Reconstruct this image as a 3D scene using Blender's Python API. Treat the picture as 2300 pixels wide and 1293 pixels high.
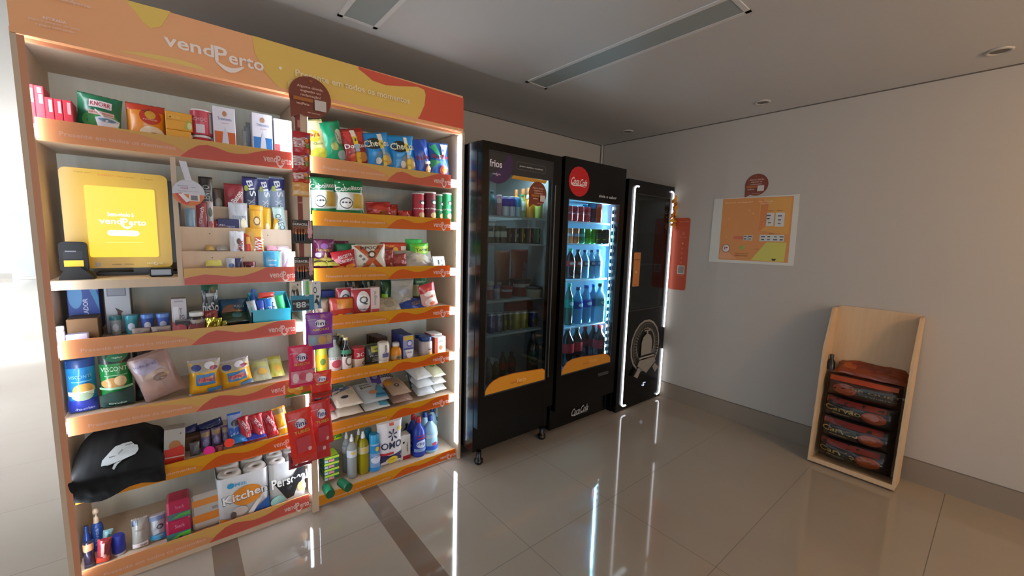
import bpy, math, random
from mathutils import Vector, Matrix, noise
from mathutils.geometry import tessellate_polygon

for _o in list(bpy.data.objects):
    bpy.data.objects.remove(_o)
SC = bpy.context.scene
COL = SC.collection
PI = math.pi

# ---------------------------------------------------------------- camera
cam_d = bpy.data.cameras.new('camera')
cam = bpy.data.objects.new('camera', cam_d)
COL.objects.link(cam)
SC.camera = cam
cam_d.sensor_width = 36.0
cam_d.lens = 915.77 / 2300 * 36.0
cam_d.clip_start = 0.05
_pt, _rl, _yw = -0.1191, 0.0281, 0.6908
_fw = Vector((math.sin(_yw) * math.cos(_pt), math.cos(_yw) * math.cos(_pt), math.sin(_pt)))
_rt = Vector((math.cos(_yw), -math.sin(_yw), 0))
_up = _rt.cross(_fw)
_r2 = _rt * math.cos(_rl) + _up * math.sin(_rl)
_u2 = _up * math.cos(_rl) - _rt * math.sin(_rl)
_M = Matrix((( _r2.x, _u2.x, -_fw.x, 0), (_r2.y, _u2.y, -_fw.y, 0), (_r2.z, _u2.z, -_fw.z, 1.5), (0, 0, 0, 1)))
cam.matrix_world = _M

# ---------------------------------------------------------------- world, view, big lights
W = bpy.data.worlds.new('world')
SC.world = W
W.use_nodes = True
_bg = W.node_tree.nodes['Background']
_bg.inputs[0].default_value = (0.80, 0.88, 1.0, 1)
_bg.inputs[1].default_value = 1.1
SC.view_settings.view_transform = 'Standard'
SC.view_settings.look = 'None'
SC.view_settings.gamma = 1.0
SC.view_settings.exposure = 0.25
SC.view_settings.use_curve_mapping = False


def area(name, loc, direction, sx, sy, power, color, spread=180):
    d = bpy.data.lights.new(name, 'AREA')
    d.shape = 'RECTANGLE'
    d.size, d.size_y = sx, sy
    d.energy = power
    d.color = color
    d.spread = math.radians(spread)
    o = bpy.data.objects.new(name, d)
    COL.objects.link(o)
    o.location = loc
    o.rotation_euler = Vector(direction).to_track_quat('-Z', 'Y').to_euler()
    return o


# daylight coming through the glazed left side of the lobby and of this room
area('window_daylight_lobby', (-5.4, 11.5, 1.5), (1, 0.15, -0.05), 10, 2.4, 1150, (0.95, 0.97, 1.0))
area('window_daylight_room', (-5.4, -0.6, 1.0), (1, 0.12, 0.30), 5.0, 1.6, 6, (0.94, 0.97, 1.0))
# added fill light behind the viewer, tilted up to lift header, back wall and ceiling
area('front_fill', (0.1, -4.42, 1.05), (-0.06, 1, 0.34), 3.4, 1.9, 50, (0.96, 0.97, 1.0))
_s = bpy.data.lights.new('sun', 'SUN')
_s.energy = 5.0
_s.angle = 0.02
_s.color = (1, 0.95, 0.86)
sun = bpy.data.objects.new('sun', _s)
COL.objects.link(sun)
sun.rotation_euler = Vector((0.62, 0.42, -0.62)).to_track_quat('-Z', 'Y').to_euler()
# warm bulb that is switched on behind the viewer, near the right wall
_l = bpy.data.lights.new('warm_lamp', 'POINT')
_l.energy = 46
_l.color = (1.0, 0.55, 0.16)
_l.shadow_soft_size = 0.10
wl = bpy.data.objects.new('warm_lamp', _l)
COL.objects.link(wl)
wl.location = (2.55, -1.55, 2.05)

# ---------------------------------------------------------------- materials
_mats = {}


def lin(c):
    c = c / 255.0
    return c / 12.92 if c <= 0.04045 else ((c + 0.055) / 1.055) ** 2.4


def hexc(h):
    if isinstance(h, str):
        h = h.lstrip('#')
        return tuple(lin(int(h[i:i + 2], 16)) for i in (0, 2, 4))
    return tuple(lin(v) for v in h)


def mat(color, kind='matte'):
    key = (str(color), kind)
    if key in _mats:
        return _mats[key]
    m = bpy.data.materials.new('%s_%s' % (kind, str(color).lstrip('#')))
    _mats[key] = m
    m.use_nodes = True
    nt = m.node_tree
    b = nt.nodes['Principled BSDF']
    out = nt.nodes['Material Output']
    c = (*hexc(color), 1)
    b.inputs['Base Color'].default_value = c
    m.diffuse_color = c

    def bump(scale, strength, dist=0.002, detail=2):
        n = nt.nodes.new('ShaderNodeTexNoise')
        n.inputs['Scale'].default_value = scale
        n.inputs['Detail'].default_value = detail
        tc = nt.nodes.new('ShaderNodeTexCoord')
        nt.links.new(tc.outputs['Object'], n.inputs['Vector'])
        bp = nt.nodes.new('ShaderNodeBump')
        bp.inputs['Strength'].default_value = strength
        bp.inputs['Distance'].default_value = dist
        nt.links.new(n.outputs['Fac'], bp.inputs['Height'])
        nt.links.new(bp.outputs['Normal'], b.inputs['Normal'])
        return n
    R = b.inputs['Roughness']
    if kind == 'matte':
        R.default_value = 0.75
    elif kind == 'card':
        R.default_value = 0.5
    elif kind == 'film':
        R.default_value = 0.34
        b.inputs['Coat Weight'].default_value = 0.35
        b.inputs['Coat Roughness'].default_value = 0.2
        bump(28, 0.5, 0.004, 3)
    elif kind == 'plastic':
        R.default_value = 0.3
    elif kind == 'gloss':
        R.default_value = 0.12
        b.inputs['Coat Weight'].default_value = 0.5
    elif kind == 'metal':
        R.default_value = 0.28
        b.inputs['Metallic'].default_value = 0.9
    elif kind == 'can':
        R.default_value = 0.25
        b.inputs['Metallic'].default_value = 0.35
    elif kind == 'liquid':
        R.default_value = 0.08
        b.inputs['Transmission Weight'].default_value = 0.35
        b.inputs['IOR'].default_value = 1.33
    elif kind == 'clear':
        nt.nodes.remove(b)
        tr = nt.nodes.new('ShaderNodeBsdfTransparent')
        tr.inputs[0].default_value = (*[min(1, v * 0.35 + 0.62) for v in c[:3]], 1)
        df = nt.nodes.new('ShaderNodeBsdfPrincipled')
        df.inputs['Base Color'].default_value = c
        df.inputs['Roughness'].default_value = 0.15
        mx = nt.nodes.new('ShaderNodeMixShader')
        mx.inputs[0].default_value = 0.35
        nt.links.new(tr.outputs[0], mx.inputs[1])
        nt.links.new(df.outputs[0], mx.inputs[2])
        nt.links.new(mx.outputs[0], out.inputs[0])
    elif kind == 'glass':
        nt.nodes.remove(b)
        tr = nt.nodes.new('ShaderNodeBsdfTransparent')
        tr.inputs[0].default_value = c
        gl = nt.nodes.new('ShaderNodeBsdfGlossy')
        gl.inputs['Roughness'].default_value = 0.02
        lw = nt.nodes.new('ShaderNodeLayerWeight')
        lw.inputs['Blend'].default_value = 0.5
        pw = nt.nodes.new('ShaderNodeMath'); pw.operation = 'POWER'; pw.inputs[1].default_value = 4.0
        fr = nt.nodes.new('ShaderNodeMath'); fr.operation = 'MULTIPLY_ADD'
        fr.inputs[1].default_value = 0.75; fr.inputs[2].default_value = 0.035
        nt.links.new(lw.outputs['Facing'], pw.inputs[0])
        nt.links.new(pw.outputs[0], fr.inputs[0])
        mx = nt.nodes.new('ShaderNodeMixShader')
        nt.links.new(fr.outputs[0], mx.inputs[0])
        nt.links.new(tr.outputs[0], mx.inputs[1])
        nt.links.new(gl.outputs[0], mx.inputs[2])
        nt.links.new(mx.outputs[0], out.inputs[0])
    elif kind == 'rail':                       # slightly translucent printed acrylic
        R.default_value = 0.35
        tl = nt.nodes.new('ShaderNodeBsdfTranslucent')
        tl.inputs[0].default_value = c
        mx = nt.nodes.new('ShaderNodeMixShader')
        mx.inputs[0].default_value = 0.42
        nt.links.new(b.outputs[0], mx.inputs[1])
        nt.links.new(tl.outputs[0], mx.inputs[2])
        nt.links.new(mx.outputs[0], out.inputs[0])
    elif kind == 'cloth':
        R.default_value = 0.95
        bump(90, 0.35, 0.002, 3)
    elif kind == 'wood':
        R.default_value = 0.5
        tc = nt.nodes.new('ShaderNodeTexCoord')
        mp = nt.nodes.new('ShaderNodeMapping')
        mp.inputs['Scale'].default_value = (14, 14, 1.3)
        n = nt.nodes.new('ShaderNodeTexNoise')
        n.inputs['Scale'].default_value = 3.0
        n.inputs['Detail'].default_value = 5
        cr = nt.nodes.new('ShaderNodeMix')
        cr.data_type = 'RGBA'
        cr.inputs[6].default_value = tuple(v * 0.86 for v in c[:3]) + (1,)
        cr.inputs[7].default_value = tuple(min(1, v * 1.08) for v in c[:3]) + (1,)
        nt.links.new(tc.outputs['Object'], mp.inputs[0])
        nt.links.new(mp.outputs[0], n.inputs['Vector'])
        nt.links.new(n.outputs['Fac'], cr.inputs[0])
        nt.links.new(cr.outputs[2], b.inputs['Base Color'])
    elif kind == 'wall':
        R.default_value = 0.7
        bump(60, 0.08, 0.002, 4)
    elif kind == 'black':                      # glossy lacquered steel
        R.default_value = 0.20
        b.inputs['Specular IOR Level'].default_value = 0.35
    elif kind.startswith('emit'):
        b.inputs['Emission Color'].default_value = c
        b.inputs['Emission Strength'].default_value = float(kind[4:])
        b.inputs['Base Color'].default_value = (0.04, 0.04, 0.04, 1)
    return m


# ---------------------------------------------------------------- text outlines
_txt = {}


def text_geo(s):
    if s in _txt:
        return _txt[s]
    cu = bpy.data.curves.new('tmp', 'FONT')
    cu.body = s
    cu.resolution_u = 2
    cu.offset = 0.018
    o = bpy.data.objects.new('tmp', cu)
    me = o.to_mesh()
    vs = [(v.co.x, v.co.y) for v in me.vertices]
    fs = [tuple(p.vertices) for p in me.polygons]
    o.to_mesh_clear()
    bpy.data.objects.remove(o)
    bpy.data.curves.remove(cu)
    if not vs:
        vs, fs = [(0, 0), (1, 0), (1, 1), (0, 1)], [(0, 1, 2, 3)]
    x0 = min(v[0] for v in vs); x1 = max(v[0] for v in vs)
    y0 = min(v[1] for v in vs); y1 = max(v[1] for v in vs)
    vs = [((v[0] - x0) / (x1 - x0) - .5, (v[1] - y0) / (y1 - y0) - .5) for v in vs]
    _txt[s] = (vs, fs, (x1 - x0) / (y1 - y0))
    return _txt[s]


# ---------------------------------------------------------------- mesh builder
class MB:
    def __init__(self, kind='matte', color='#808080'):
        self.v, self.f, self.m, self.s = [], [], [], []
        self.kind, self.color = kind, color

    def mk(self, col=None, kind=None):
        if isinstance(col, tuple) and len(col) == 2 and isinstance(col[1], str):
            col, kind = col
        return (col or self.color, kind or self.kind)

    def add(self, vs, fs, col=None, kind=None, smooth=False):
        o = len(self.v)
        self.v += [tuple(p) for p in vs]
        k = self.mk(col, kind)
        for f in fs:
            self.f.append(tuple(i + o for i in f)); self.m.append(k); self.s.append(smooth)

    def box(self, x0, x1, y0, y1, z0, z1, col=None, kind=None, bev=0.0):
        if bev <= 0:
            vs = [(x, y, z) for z in (z0, z1) for y in (y0, y1) for x in (x0, x1)]
            fs = [(0, 2, 3, 1), (4, 5, 7, 6), (0, 1, 5, 4), (2, 6, 7, 3), (0, 4, 6, 2), (1, 3, 7, 5)]
            self.add(vs, fs, col, kind)
            return
        b = min(bev, (x1 - x0) * .45, (y1 - y0) * .45, (z1 - z0) * .45)
        vs, idx = [], {}
        for sx in (0, 1):
            for sy in (0, 1):
                for sz in (0, 1):
                    cx, cy, cz = (x0, x1)[sx], (y0, y1)[sy], (z0, z1)[sz]
                    dx, dy, dz = (b, -b)[sx], (b, -b)[sy], (b, -b)[sz]
                    for ax, p in enumerate(((cx, cy + dy, cz + dz), (cx + dx, cy, cz + dz), (cx + dx, cy + dy, cz))):
                        idx[(sx, sy, sz, ax)] = len(vs); vs.append(p)
        g = lambda a, b_, c, d: idx[(a, b_, c, d)]
        fs = []
        for s in (0, 1):
            q = [g(s, 0, 0, 0), g(s, 1, 0, 0), g(s, 1, 1, 0), g(s, 0, 1, 0)]; fs.append(q if s else q[::-1])
            q = [g(0, s, 0, 1), g(1, s, 0, 1), g(1, s, 1, 1), g(0, s, 1, 1)]; fs.append(q[::-1] if s else q)
            q = [g(0, 0, s, 2), g(1, 0, s, 2), g(1, 1, s, 2), g(0, 1, s, 2)]; fs.append(q if s else q[::-1])
        for a in (0, 1):
            for c in (0, 1):
                fs.append([g(a, c, 0, 0), g(a, c, 1, 0), g(a, c, 1, 1), g(a, c, 0, 1)])
                fs.append([g(a, 0, c, 0), g(a, 1, c, 0), g(a, 1, c, 2), g(a, 0, c, 2)])
                fs.append([g(0, a, c, 1), g(1, a, c, 1), g(1, a, c, 2), g(0, a, c, 2)])
        for a in (0, 1):
            for c in (0, 1):
                for e in (0, 1):
                    fs.append([g(a, c, e, 0), g(a, c, e, 1), g(a, c, e, 2)])
        self.add(vs, fs, col, kind)

    def lathe(self, prof, col=None, kind=None, cx=0, cy=0, n=20, cap=True, smooth=True):
        """prof: list of (z, r)."""
        vs, fs = [], []
        for z, r in prof:
            for i in range(n):
                a = 2 * PI * i / n
                vs.append((cx + r * math.sin(a), cy - r * math.cos(a), z))
        for j in range(len(prof) - 1):
            for i in range(n):
                a, b = j * n + i, j * n + (i + 1) % n
                fs.append((a, b, b + n, a + n))
        self.add(vs, fs, col, kind, smooth)
        if cap:
            o = [vs[i] for i in range(n)]
            t = [vs[(len(prof) - 1) * n + i] for i in range(n)]
            self.add(o, [tuple(range(n))[::-1]], col, kind)
            self.add(t, [tuple(range(n))], col, kind)

    def tube(self, pts, r, col=None, kind=None, n=8):
        vs, fs = [], []
        P = [Vector(p) for p in pts]
        up = Vector((0.13, 0.27, 1)).normalized()
        for i, p in enumerate(P):
            d = (P[min(i + 1, len(P) - 1)] - P[max(i - 1, 0)]).normalized()
            a = d.cross(up)
            if a.length < 0.05:
                a = d.cross(Vector((1, 0.1, 0)))
            a.normalize(); b = d.cross(a).normalized()
            for k in range(n):
                t = 2 * PI * k / n
                vs.append(p + a * (r * math.cos(t)) + b * (r * math.sin(t)))
        for i in range(len(P) - 1):
            for k in range(n):
                a, b = i * n + k, i * n + (k + 1) % n
                fs.append((a, b, b + n, a + n))
        fs.append(tuple(range(n))[::-1]); fs.append(tuple(range((len(P) - 1) * n, len(P) * n)))
        self.add(vs, fs, col, kind, True)

    def grid(self, F, nu, nv, col=None, kind=None, smooth=True, u0=-1, u1=1, v0=0, v1=1, flip=False):
        vs = [F(u0 + (u1 - u0) * i / nu, v0 + (v1 - v0) * j / nv) for j in range(nv + 1) for i in range(nu + 1)]
        fs = []
        for j in range(nv):
            for i in range(nu):
                a = j * (nu + 1) + i
                q = (a, a + 1, a + nu + 2, a + nu + 1)
                fs.append(q[::-1] if flip else q)
        self.add(vs, fs, col, kind, smooth)

    def prism(self, pts, y0, y1, col=None, kind=None):
        """outline in x,z extruded from y0 (front) to y1 (back)."""
        n = len(pts)
        tri = tessellate_polygon([[Vector((p[0], p[1], 0)) for p in pts]])
        vs = [(p[0], y0, p[1]) for p in pts] + [(p[0], y1, p[1]) for p in pts]
        fs = [tuple(t) for t in tri] + [tuple(i + n for i in t[::-1]) for t in tri]
        for i in range(n):
            j = (i + 1) % n
            fs.append((i, j, j + n, i + n))
        self.add(vs, fs, col, kind)

    # ---- printed shapes on a surface F(u,v); u in -1..1, v in 0..1
    def gfx(self, F, shapes, w, h, off=0.0008, kind=None):
        def P(u, v, k):
            e = 0.01
            p = Vector(F(u, v))
            du = Vector(F(u + e, v)) - Vector(F(u - e, v))
            dv = Vector(F(u, v + e)) - Vector(F(u, v - e))
            n = du.cross(dv)
            if n.length < 1e-12:
                n = Vector((0, -1, 0))
            n.normalize()
            return p + n * (off * (1 + 0.55 * min(k, 16 if len(shapes) < 24 else 5)))
        for k, s in enumerate(shapes):
            t = s[0]
            if t == 'b':
                s = ('r', -0.97, s[1], 0.97, s[2], s[3]); t = 'r'
            if t == 'r':
                _, a, b, c, d, col = s
                nu, nv = max(1, int(8 * (c - a) / 2 + .99)), max(1, int(10 * (d - b) + .99))
                self.grid(lambda u, v: P(u, v, k), nu, nv, col, kind, True, a, c, b, d)
            elif t == 'd':
                _, u, v, ru, rv, col = s
                n = 18
                vs = [P(u, v, k)]
                for q in (0.5, 1.0):
                    vs += [P(u + ru * q * math.cos(2 * PI * i / n), v + rv * q * math.sin(2 * PI * i / n), k) for i in range(n)]
                fs = [(0, 1 + i, 1 + (i + 1) % n) for i in range(n)]
                fs += [(1 + i, 1 + n + i, 1 + n + (i + 1) % n, 1 + (i + 1) % n) for i in range(n)]
                self.add(vs, fs, col, kind, True)
            elif t == 'p':
                pts = s[1]
                # split long edges so the shape follows the surface
                q = []
                for i, p in enumerate(pts):
                    r = pts[(i + 1) % len(pts)]
                    m = max(1, int(max(abs(p[0] - r[0]) / .4, abs(p[1] - r[1]) / .2)))
                    q += [(p[0] + (r[0] - p[0]) * j / m, p[1] + (r[1] - p[1]) * j / m) for j in range(m)]
                tri = tessellate_polygon([[Vector((a, b, 0)) for a, b in q]])
                vs, fs = list(q), [tuple(x) for x in tri]
                for _ in range(1 if len(q) < 60 else 0):
                    nf, ed = [], {}
                    def mid(a, b):
                        kk = (min(a, b), max(a, b))
                        if kk not in ed:
                            ed[kk] = len(vs)
                            vs.append(((vs[a][0] + vs[b][0]) / 2, (vs[a][1] + vs[b][1]) / 2))
                        return ed[kk]
                    for a, b, c in fs:
                        x, y, z = mid(a, b), mid(b, c), mid(c, a)
                        nf += [(a, x, z), (x, b, y), (z, y, c), (x, y, z)]
                    fs = nf
                fix = []
                for f in fs:
                    ar = sum(vs[f[i]][0] * vs[f[(i + 1) % 3]][1] - vs[f[(i + 1) % 3]][0] * vs[f[i]][1] for i in range(3))
                    fix.append(f if ar > 0 else f[::-1])
                self.add([P(a, b, k) for a, b in vs], fix, s[2], kind, True)
            elif t == 't':
                # ('t', text, u, v, width fraction, height fraction, colour, rotation degrees, shear)
                txt, u, v, fw, fh, col = s[1:7]
                rot = math.radians(s[7]) if len(s) > 7 else 0
                sh = s[8] if len(s) > 8 else 0
                vs, fs, asp = text_geo(txt)
                ww, hh = (fw * w, fh * h) if abs(math.sin(rot)) < .7 else (fw * h, fh * w)
                lim = .022
                if off > .001 and (ww > .03 or hh > .03):
                    vs, work, fs2 = list(vs), [], []
                    for f in fs:
                        work += [(f[0], f[i], f[i + 1]) for i in range(1, len(f) - 1)]
                    while work:
                        f = work.pop()
                        ln = [math.hypot((vs[f[i]][0] - vs[f[(i + 1) % 3]][0]) * ww, (vs[f[i]][1] - vs[f[(i + 1) % 3]][1]) * hh) for i in range(3)]
                        i = ln.index(max(ln))
                        if ln[i] < lim:
                            fs2.append(f)
                            continue
                        p, q, r = f[i], f[(i + 1) % 3], f[(i + 2) % 3]
                        vs.append(((vs[p][0] + vs[q][0]) / 2, (vs[p][1] + vs[q][1]) / 2))
                        n_ = len(vs) - 1
                        work += [(p, n_, r), (n_, q, r)]
                    fs = fs2
                out = []
                for a, b in vs:
                    x, z = a * ww + b * sh * hh, b * hh
                    x, z = x * math.cos(rot) - z * math.sin(rot), x * math.sin(rot) + z * math.cos(rot)
                    out.append(P(u + x / (w / 2), v + z / h, k))
                self.add(out, fs, col, kind, True)

    def build(self, name, parent=None, loc=None):
        me = bpy.data.meshes.new(name)
        me.from_pydata(self.v, [], self.f)
        keys = []
        for k in self.m:
            if k not in keys:
                keys.append(k)
        for k in keys:
            me.materials.append(mat(k[0], k[1]))
        ix = {k: i for i, k in enumerate(keys)}
        me.polygons.foreach_set('material_index', [ix[k] for k in self.m])
        me.polygons.foreach_set('use_smooth', self.s)
        me.update()
        o = bpy.data.objects.new(name, me)
        COL.objects.link(o)
        if parent:
            o.parent = parent
        if loc:
            o.location = loc
        return o


def thing(name, label, cat, loc=(0, 0, 0), rot=(0, 0, 0), group=None):
    o = bpy.data.objects.new(name, None)
    o.empty_display_size = 0.05
    COL.objects.link(o)
    o.location = loc
    o.rotation_euler = rot
    o['label'] = label
    o['category'] = cat
    if group:
        o['group'] = group
    return o


def tag(o, label, cat, group=None):
    o['label'] = label
    o['category'] = cat
    if group:
        o['group'] = group
    return o


def struct(o):
    o['kind'] = 'structure'
    return o


def flat(y, x0=0, x1=1, z0=0, z1=1):
    """front-facing flat surface in x,z at depth y"""
    return lambda u, v: (x0 + (x1 - x0) * (u + 1) / 2, y, z0 + (z1 - z0) * v)


def FX(y):
    """surface where u,v are plain metres x,z"""
    return lambda u, v: (u, y, v)

# ---------------------------------------------------------------- the room
XW, YB, ZC = 3.646, 2.942, 2.536          # right wall, back wall, ceiling
m = MB('wall', '#b4aca2')
m.box(-0.42, XW + .15, YB, YB + .15, 0, ZC)
struct(m.build('wall_back'))
m = MB('wall', '#b4aca2')
m.box(XW, XW + .15, -4.5, YB, 0, ZC)
struct(m.build('wall_right'))
m = MB('wall', '#b4aca2')
m.box(1.95, XW + .15, -4.65, -4.5, 0, ZC)
m.box(-5.6, 1.95, -4.65, -4.5, 2.1, ZC); m.box(-5.6, -1.75, -4.65, -4.5, 0, 2.1)
struct(m.build('wall_front'))
m = MB('glass', '#f4fbff')
m.box(-1.75, 1.95, -4.60, -4.59, 0, 2.1)
struct(m.build('window_8'))  # unseen glazed opening, added to go with the front fill light
m = MB('wall', '#c3c0bc')
m.box(-5.6, XW + .15, -4.65, 18.2, ZC, ZC + .12)
struct(m.build('ceiling'))
m = MB('wall', '#eceae8')
m.box(-5.6, 4.0, 18.0, 18.2, 0, ZC)
struct(m.build('wall_far'))
m = MB('wall', '#eceae8')
m.box(-0.42, -0.30, YB + .15, 18.0, 0, ZC)
struct(m.build('wall_lobby'))
# glazed left side: piers and sill band with panes between
m = MB('wall', '#dddad6')
ys = [-4.5, -3.2, 0.9, 3.3, 7.0, 11.0, 15.0, 18.0]
for yy in ys:
    m.box(-5.6, -5.5, yy - .12, yy + .12, 0, ZC)
m.box(-5.6, -5.5, -4.5, 18, ZC - .16, ZC)
m.box(-5.6, -5.5, -4.5, 18, 0, .10)
struct(m.build('wall_left'))
for i in range(len(ys) - 1):
    m = MB('glass', '#f4fbff')
    m.box(-5.56, -5.55, ys[i] + .12, ys[i + 1] - .12, .10, ZC - .16)
    struct(m.build('window_%d' % (i + 1)))
# grey door leaf and baseboards of the far lobby wall
m = MB('matte', '#b9b7b4'); m.box(-3.62, -2.9, 17.9, 18.0, 0, 1.92)
m.box(-3.56, -2.96, 17.885, 17.9, .05, 1.86, '#a9a8a6')
struct(m.build('door_1'))
m = MB('matte', '#8d8680'); m.box(-5.5, -3.62, 17.97, 18.0, 0, .14)
struct(m.build('baseboard_far'))
m = MB('wall', '#e8e6e4'); m.box(-4.35, -3.98, 14.9, 15.3, 0, ZC)
struct(m.build('trim_1'))
m = MB('card', '#8a7c6c')
m.box(XW - .014, XW, -4.5, YB, 0, .150); m.box(XW - .012, XW, -4.5, YB, .150, .154, '#6f665d')
struct(m.build('baseboard_right'))
m = MB('card', '#8a7c6c'); m.box(1.42, XW - .014, YB - .014, YB, 0, .154)
struct(m.build('baseboard_back'))
m = MB('plastic', '#c6c2bc'); m.tube([(XW - .02, YB - .02, 2.0), (XW - .02, YB - .02, ZC)], .011)
struct(m.build('trim_2'))
# dark strip drawn in for the shadow gap where the plaster ceiling meets the right and back wall
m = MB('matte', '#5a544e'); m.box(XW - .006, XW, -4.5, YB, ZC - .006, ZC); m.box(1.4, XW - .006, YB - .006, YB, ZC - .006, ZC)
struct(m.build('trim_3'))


def floor_material():
    m = bpy.data.materials.new('polished_porcelain_tiles')
    m.use_nodes = True
    nt = m.node_tree
    b = nt.nodes['Principled BSDF']
    geo = nt.nodes.new('ShaderNodeNewGeometry')
    sep = nt.nodes.new('ShaderNodeSeparateXYZ')
    nt.links.new(geo.outputs['Position'], sep.inputs[0])

    def M(op, a, b_=None, c=None):
        n = nt.nodes.new('ShaderNodeMath')
        n.operation = op
        for i, v in enumerate((a, b_, c)):
            if v is None:
                continue
            if isinstance(v, (int, float)):
                n.inputs[i].default_value = v
            else:
                nt.links.new(v, n.inputs[i])
        return n.outputs[0]
    X, Y = sep.outputs[0], sep.outputs[1]

    def line(src, x0, p, w):
        f = M('FRACT', M('ADD', M('DIVIDE', M('SUBTRACT', src, x0), p), 100.5))
        return M('LESS_THAN', M('ABSOLUTE', M('SUBTRACT', f, 0.5)), w / p)
    gy = line(Y, 1.3365, 0.6221, 0.0016)
    gx = line(X, 1.2677, 0.6122, 0.0016)
    # brown bands in the tiling, running away from the viewer
    bands = None
    for x0, x1 in ((0.0557, 0.1599), (0.7597, 0.8664)):
        q = M('LESS_THAN', M('ABSOLUTE', M('SUBTRACT', X, (x0 + x1) / 2)), (x1 - x0) / 2)
        bands = q if bands is None else M('MAXIMUM', bands, q)
    gx = M('MULTIPLY', gx, M('MULTIPLY', M('GREATER_THAN', X, 0.9), M('LESS_THAN', X, 2.2)))
    g = M('MAXIMUM', gx, gy)
    n = nt.nodes.new('ShaderNodeTexNoise')
    n.inputs['Scale'].default_value = 2.2
    n.inputs['Detail'].default_value = 6
    nt.links.new(geo.outputs['Position'], n.inputs['Vector'])
    mx0 = nt.nodes.new('ShaderNodeMix'); mx0.data_type = 'RGBA'
    mx0.inputs[6].default_value = (*hexc('#9b9186'), 1)
    mx0.inputs[7].default_value = (*hexc('#a59b90'), 1)
    nt.links.new(n.outputs['Fac'], mx0.inputs[0])
    mx1 = nt.nodes.new('ShaderNodeMix'); mx1.data_type = 'RGBA'
    nt.links.new(bands, mx1.inputs[0])
    nt.links.new(mx0.outputs[2], mx1.inputs[6])
    mx1.inputs[7].default_value = (*hexc('#76675b'), 1)
    mx2 = nt.nodes.new('ShaderNodeMix'); mx2.data_type = 'RGBA'
    nt.links.new(g, mx2.inputs[0])
    nt.links.new(mx1.outputs[2], mx2.inputs[6])
    mx2.inputs[7].default_value = (*hexc('#6b6259'), 1)
    nt.links.new(mx2.outputs[2], b.inputs['Base Color'])
    rr = nt.nodes.new('ShaderNodeMix')
    nt.links.new(g, rr.inputs[0])
    rr.inputs[2].default_value = 0.055
    rr.inputs[3].default_value = 0.6
    nt.links.new(rr.outputs[0], b.inputs['Roughness'])
    b.inputs['IOR'].default_value = 1.55
    return m


me = bpy.data.meshes.new('floor')
me.from_pydata([(-5.6, -4.65, 0), (4.0, -4.65, 0), (4.0, 18.2, 0), (-5.6, 18.2, 0)], [], [(0, 1, 2, 3)])
me.materials.append(floor_material())
fl = bpy.data.objects.new('floor', me)
COL.objects.link(fl)
struct(fl)

# ---------------------------------------------------------------- ceiling fittings
for i, (x0, x1) in enumerate(((1.845, 2.035), (0.655, 0.845))):
    t = thing('ceiling_light', ('long unlit recessed ceiling fitting above the black fridges', 'unlit recessed ceiling fitting cut off by the top of the picture, above the orange header')[i],
              'light', ((x0 + x1) / 2, 1.50, ZC), group='unlit recessed ceiling fittings')
    w = (x1 - x0) / 2
    f = MB('card', '#d2d0cc')
    L = .655
    f.box(-w, -w + .022, -L, L, -.005, 0); f.box(w - .022, w, -L, L, -.005, 0)
    f.box(-w, w, -L, -L + .022, -.005, 0); f.box(-w, w, L - .022, L, -.005, 0)
    f.build('frame', t)
    d = MB('card', '#959c99')
    d.box(-w + .022, w - .022, -L + .022, L - .022, -.003, 0)
    d.build('diffuser', t)
for i, (yy, txt) in enumerate(((2.401, 'small round ceiling downlight nearest the back wall corner'), (1.254, 'small round ceiling downlight in the middle of the row along the right wall'),
                               (0.148, 'round ceiling downlight nearest the viewer, top right of the picture'))):
    t = thing('downlight', txt, 'light', (3.34, yy, ZC), group='round downlights along the right wall')
    a = MB('plastic', '#b8b2a8')
    a.lathe([(-.001, .052), (-.008, .050), (-.010, .043), (-.004, .036), (-.0005, .034)], n=28, cap=False)
    a.build('trim_ring', t)
    a = MB('metal', '#6f675e'); a.lathe([(-.0045, .034), (-.0035, .004)], n=24); a.build('lamp_insert', t)

# ---------------------------------------------------------------- shared printed marks
def T(txt, u, v, wm, hm, col, rot=0, sh=0):
    if abs(math.sin(math.radians(rot))) > .7:
        return ('t', txt, u, v, wm, hm / 2, col, rot, sh)
    return ('t', txt, u, v, wm / 2, hm, col, rot, sh)


def smile(u, v, w, h, col, n=10):
    a = [(u - w / 2 + w * i / n, v - h * math.sin(PI * i / n)) for i in range(n + 1)]
    b = [(u + w / 2 - w * i / n, v + h * .28 - h * .62 * math.sin(PI * i / n)) for i in range(n + 1)]
    return ('p', a + b, col)


def wordmark(u, v, w, h, col):
    """the 'vendPerto' mark with its smile, centred on u,v, in metres"""
    return [T('vend', u - w * .26, v + h * .02, w * .47, h * .66, col), T('P', u + w * .045, v - h * .04, w * .12, h * .80, col),
            T('erto', u + w * .31, v - h * .10, w * .38, h * .56, col), smile(u + w * .08, v - h * .42, w * .26, h * .36, col)]


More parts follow.
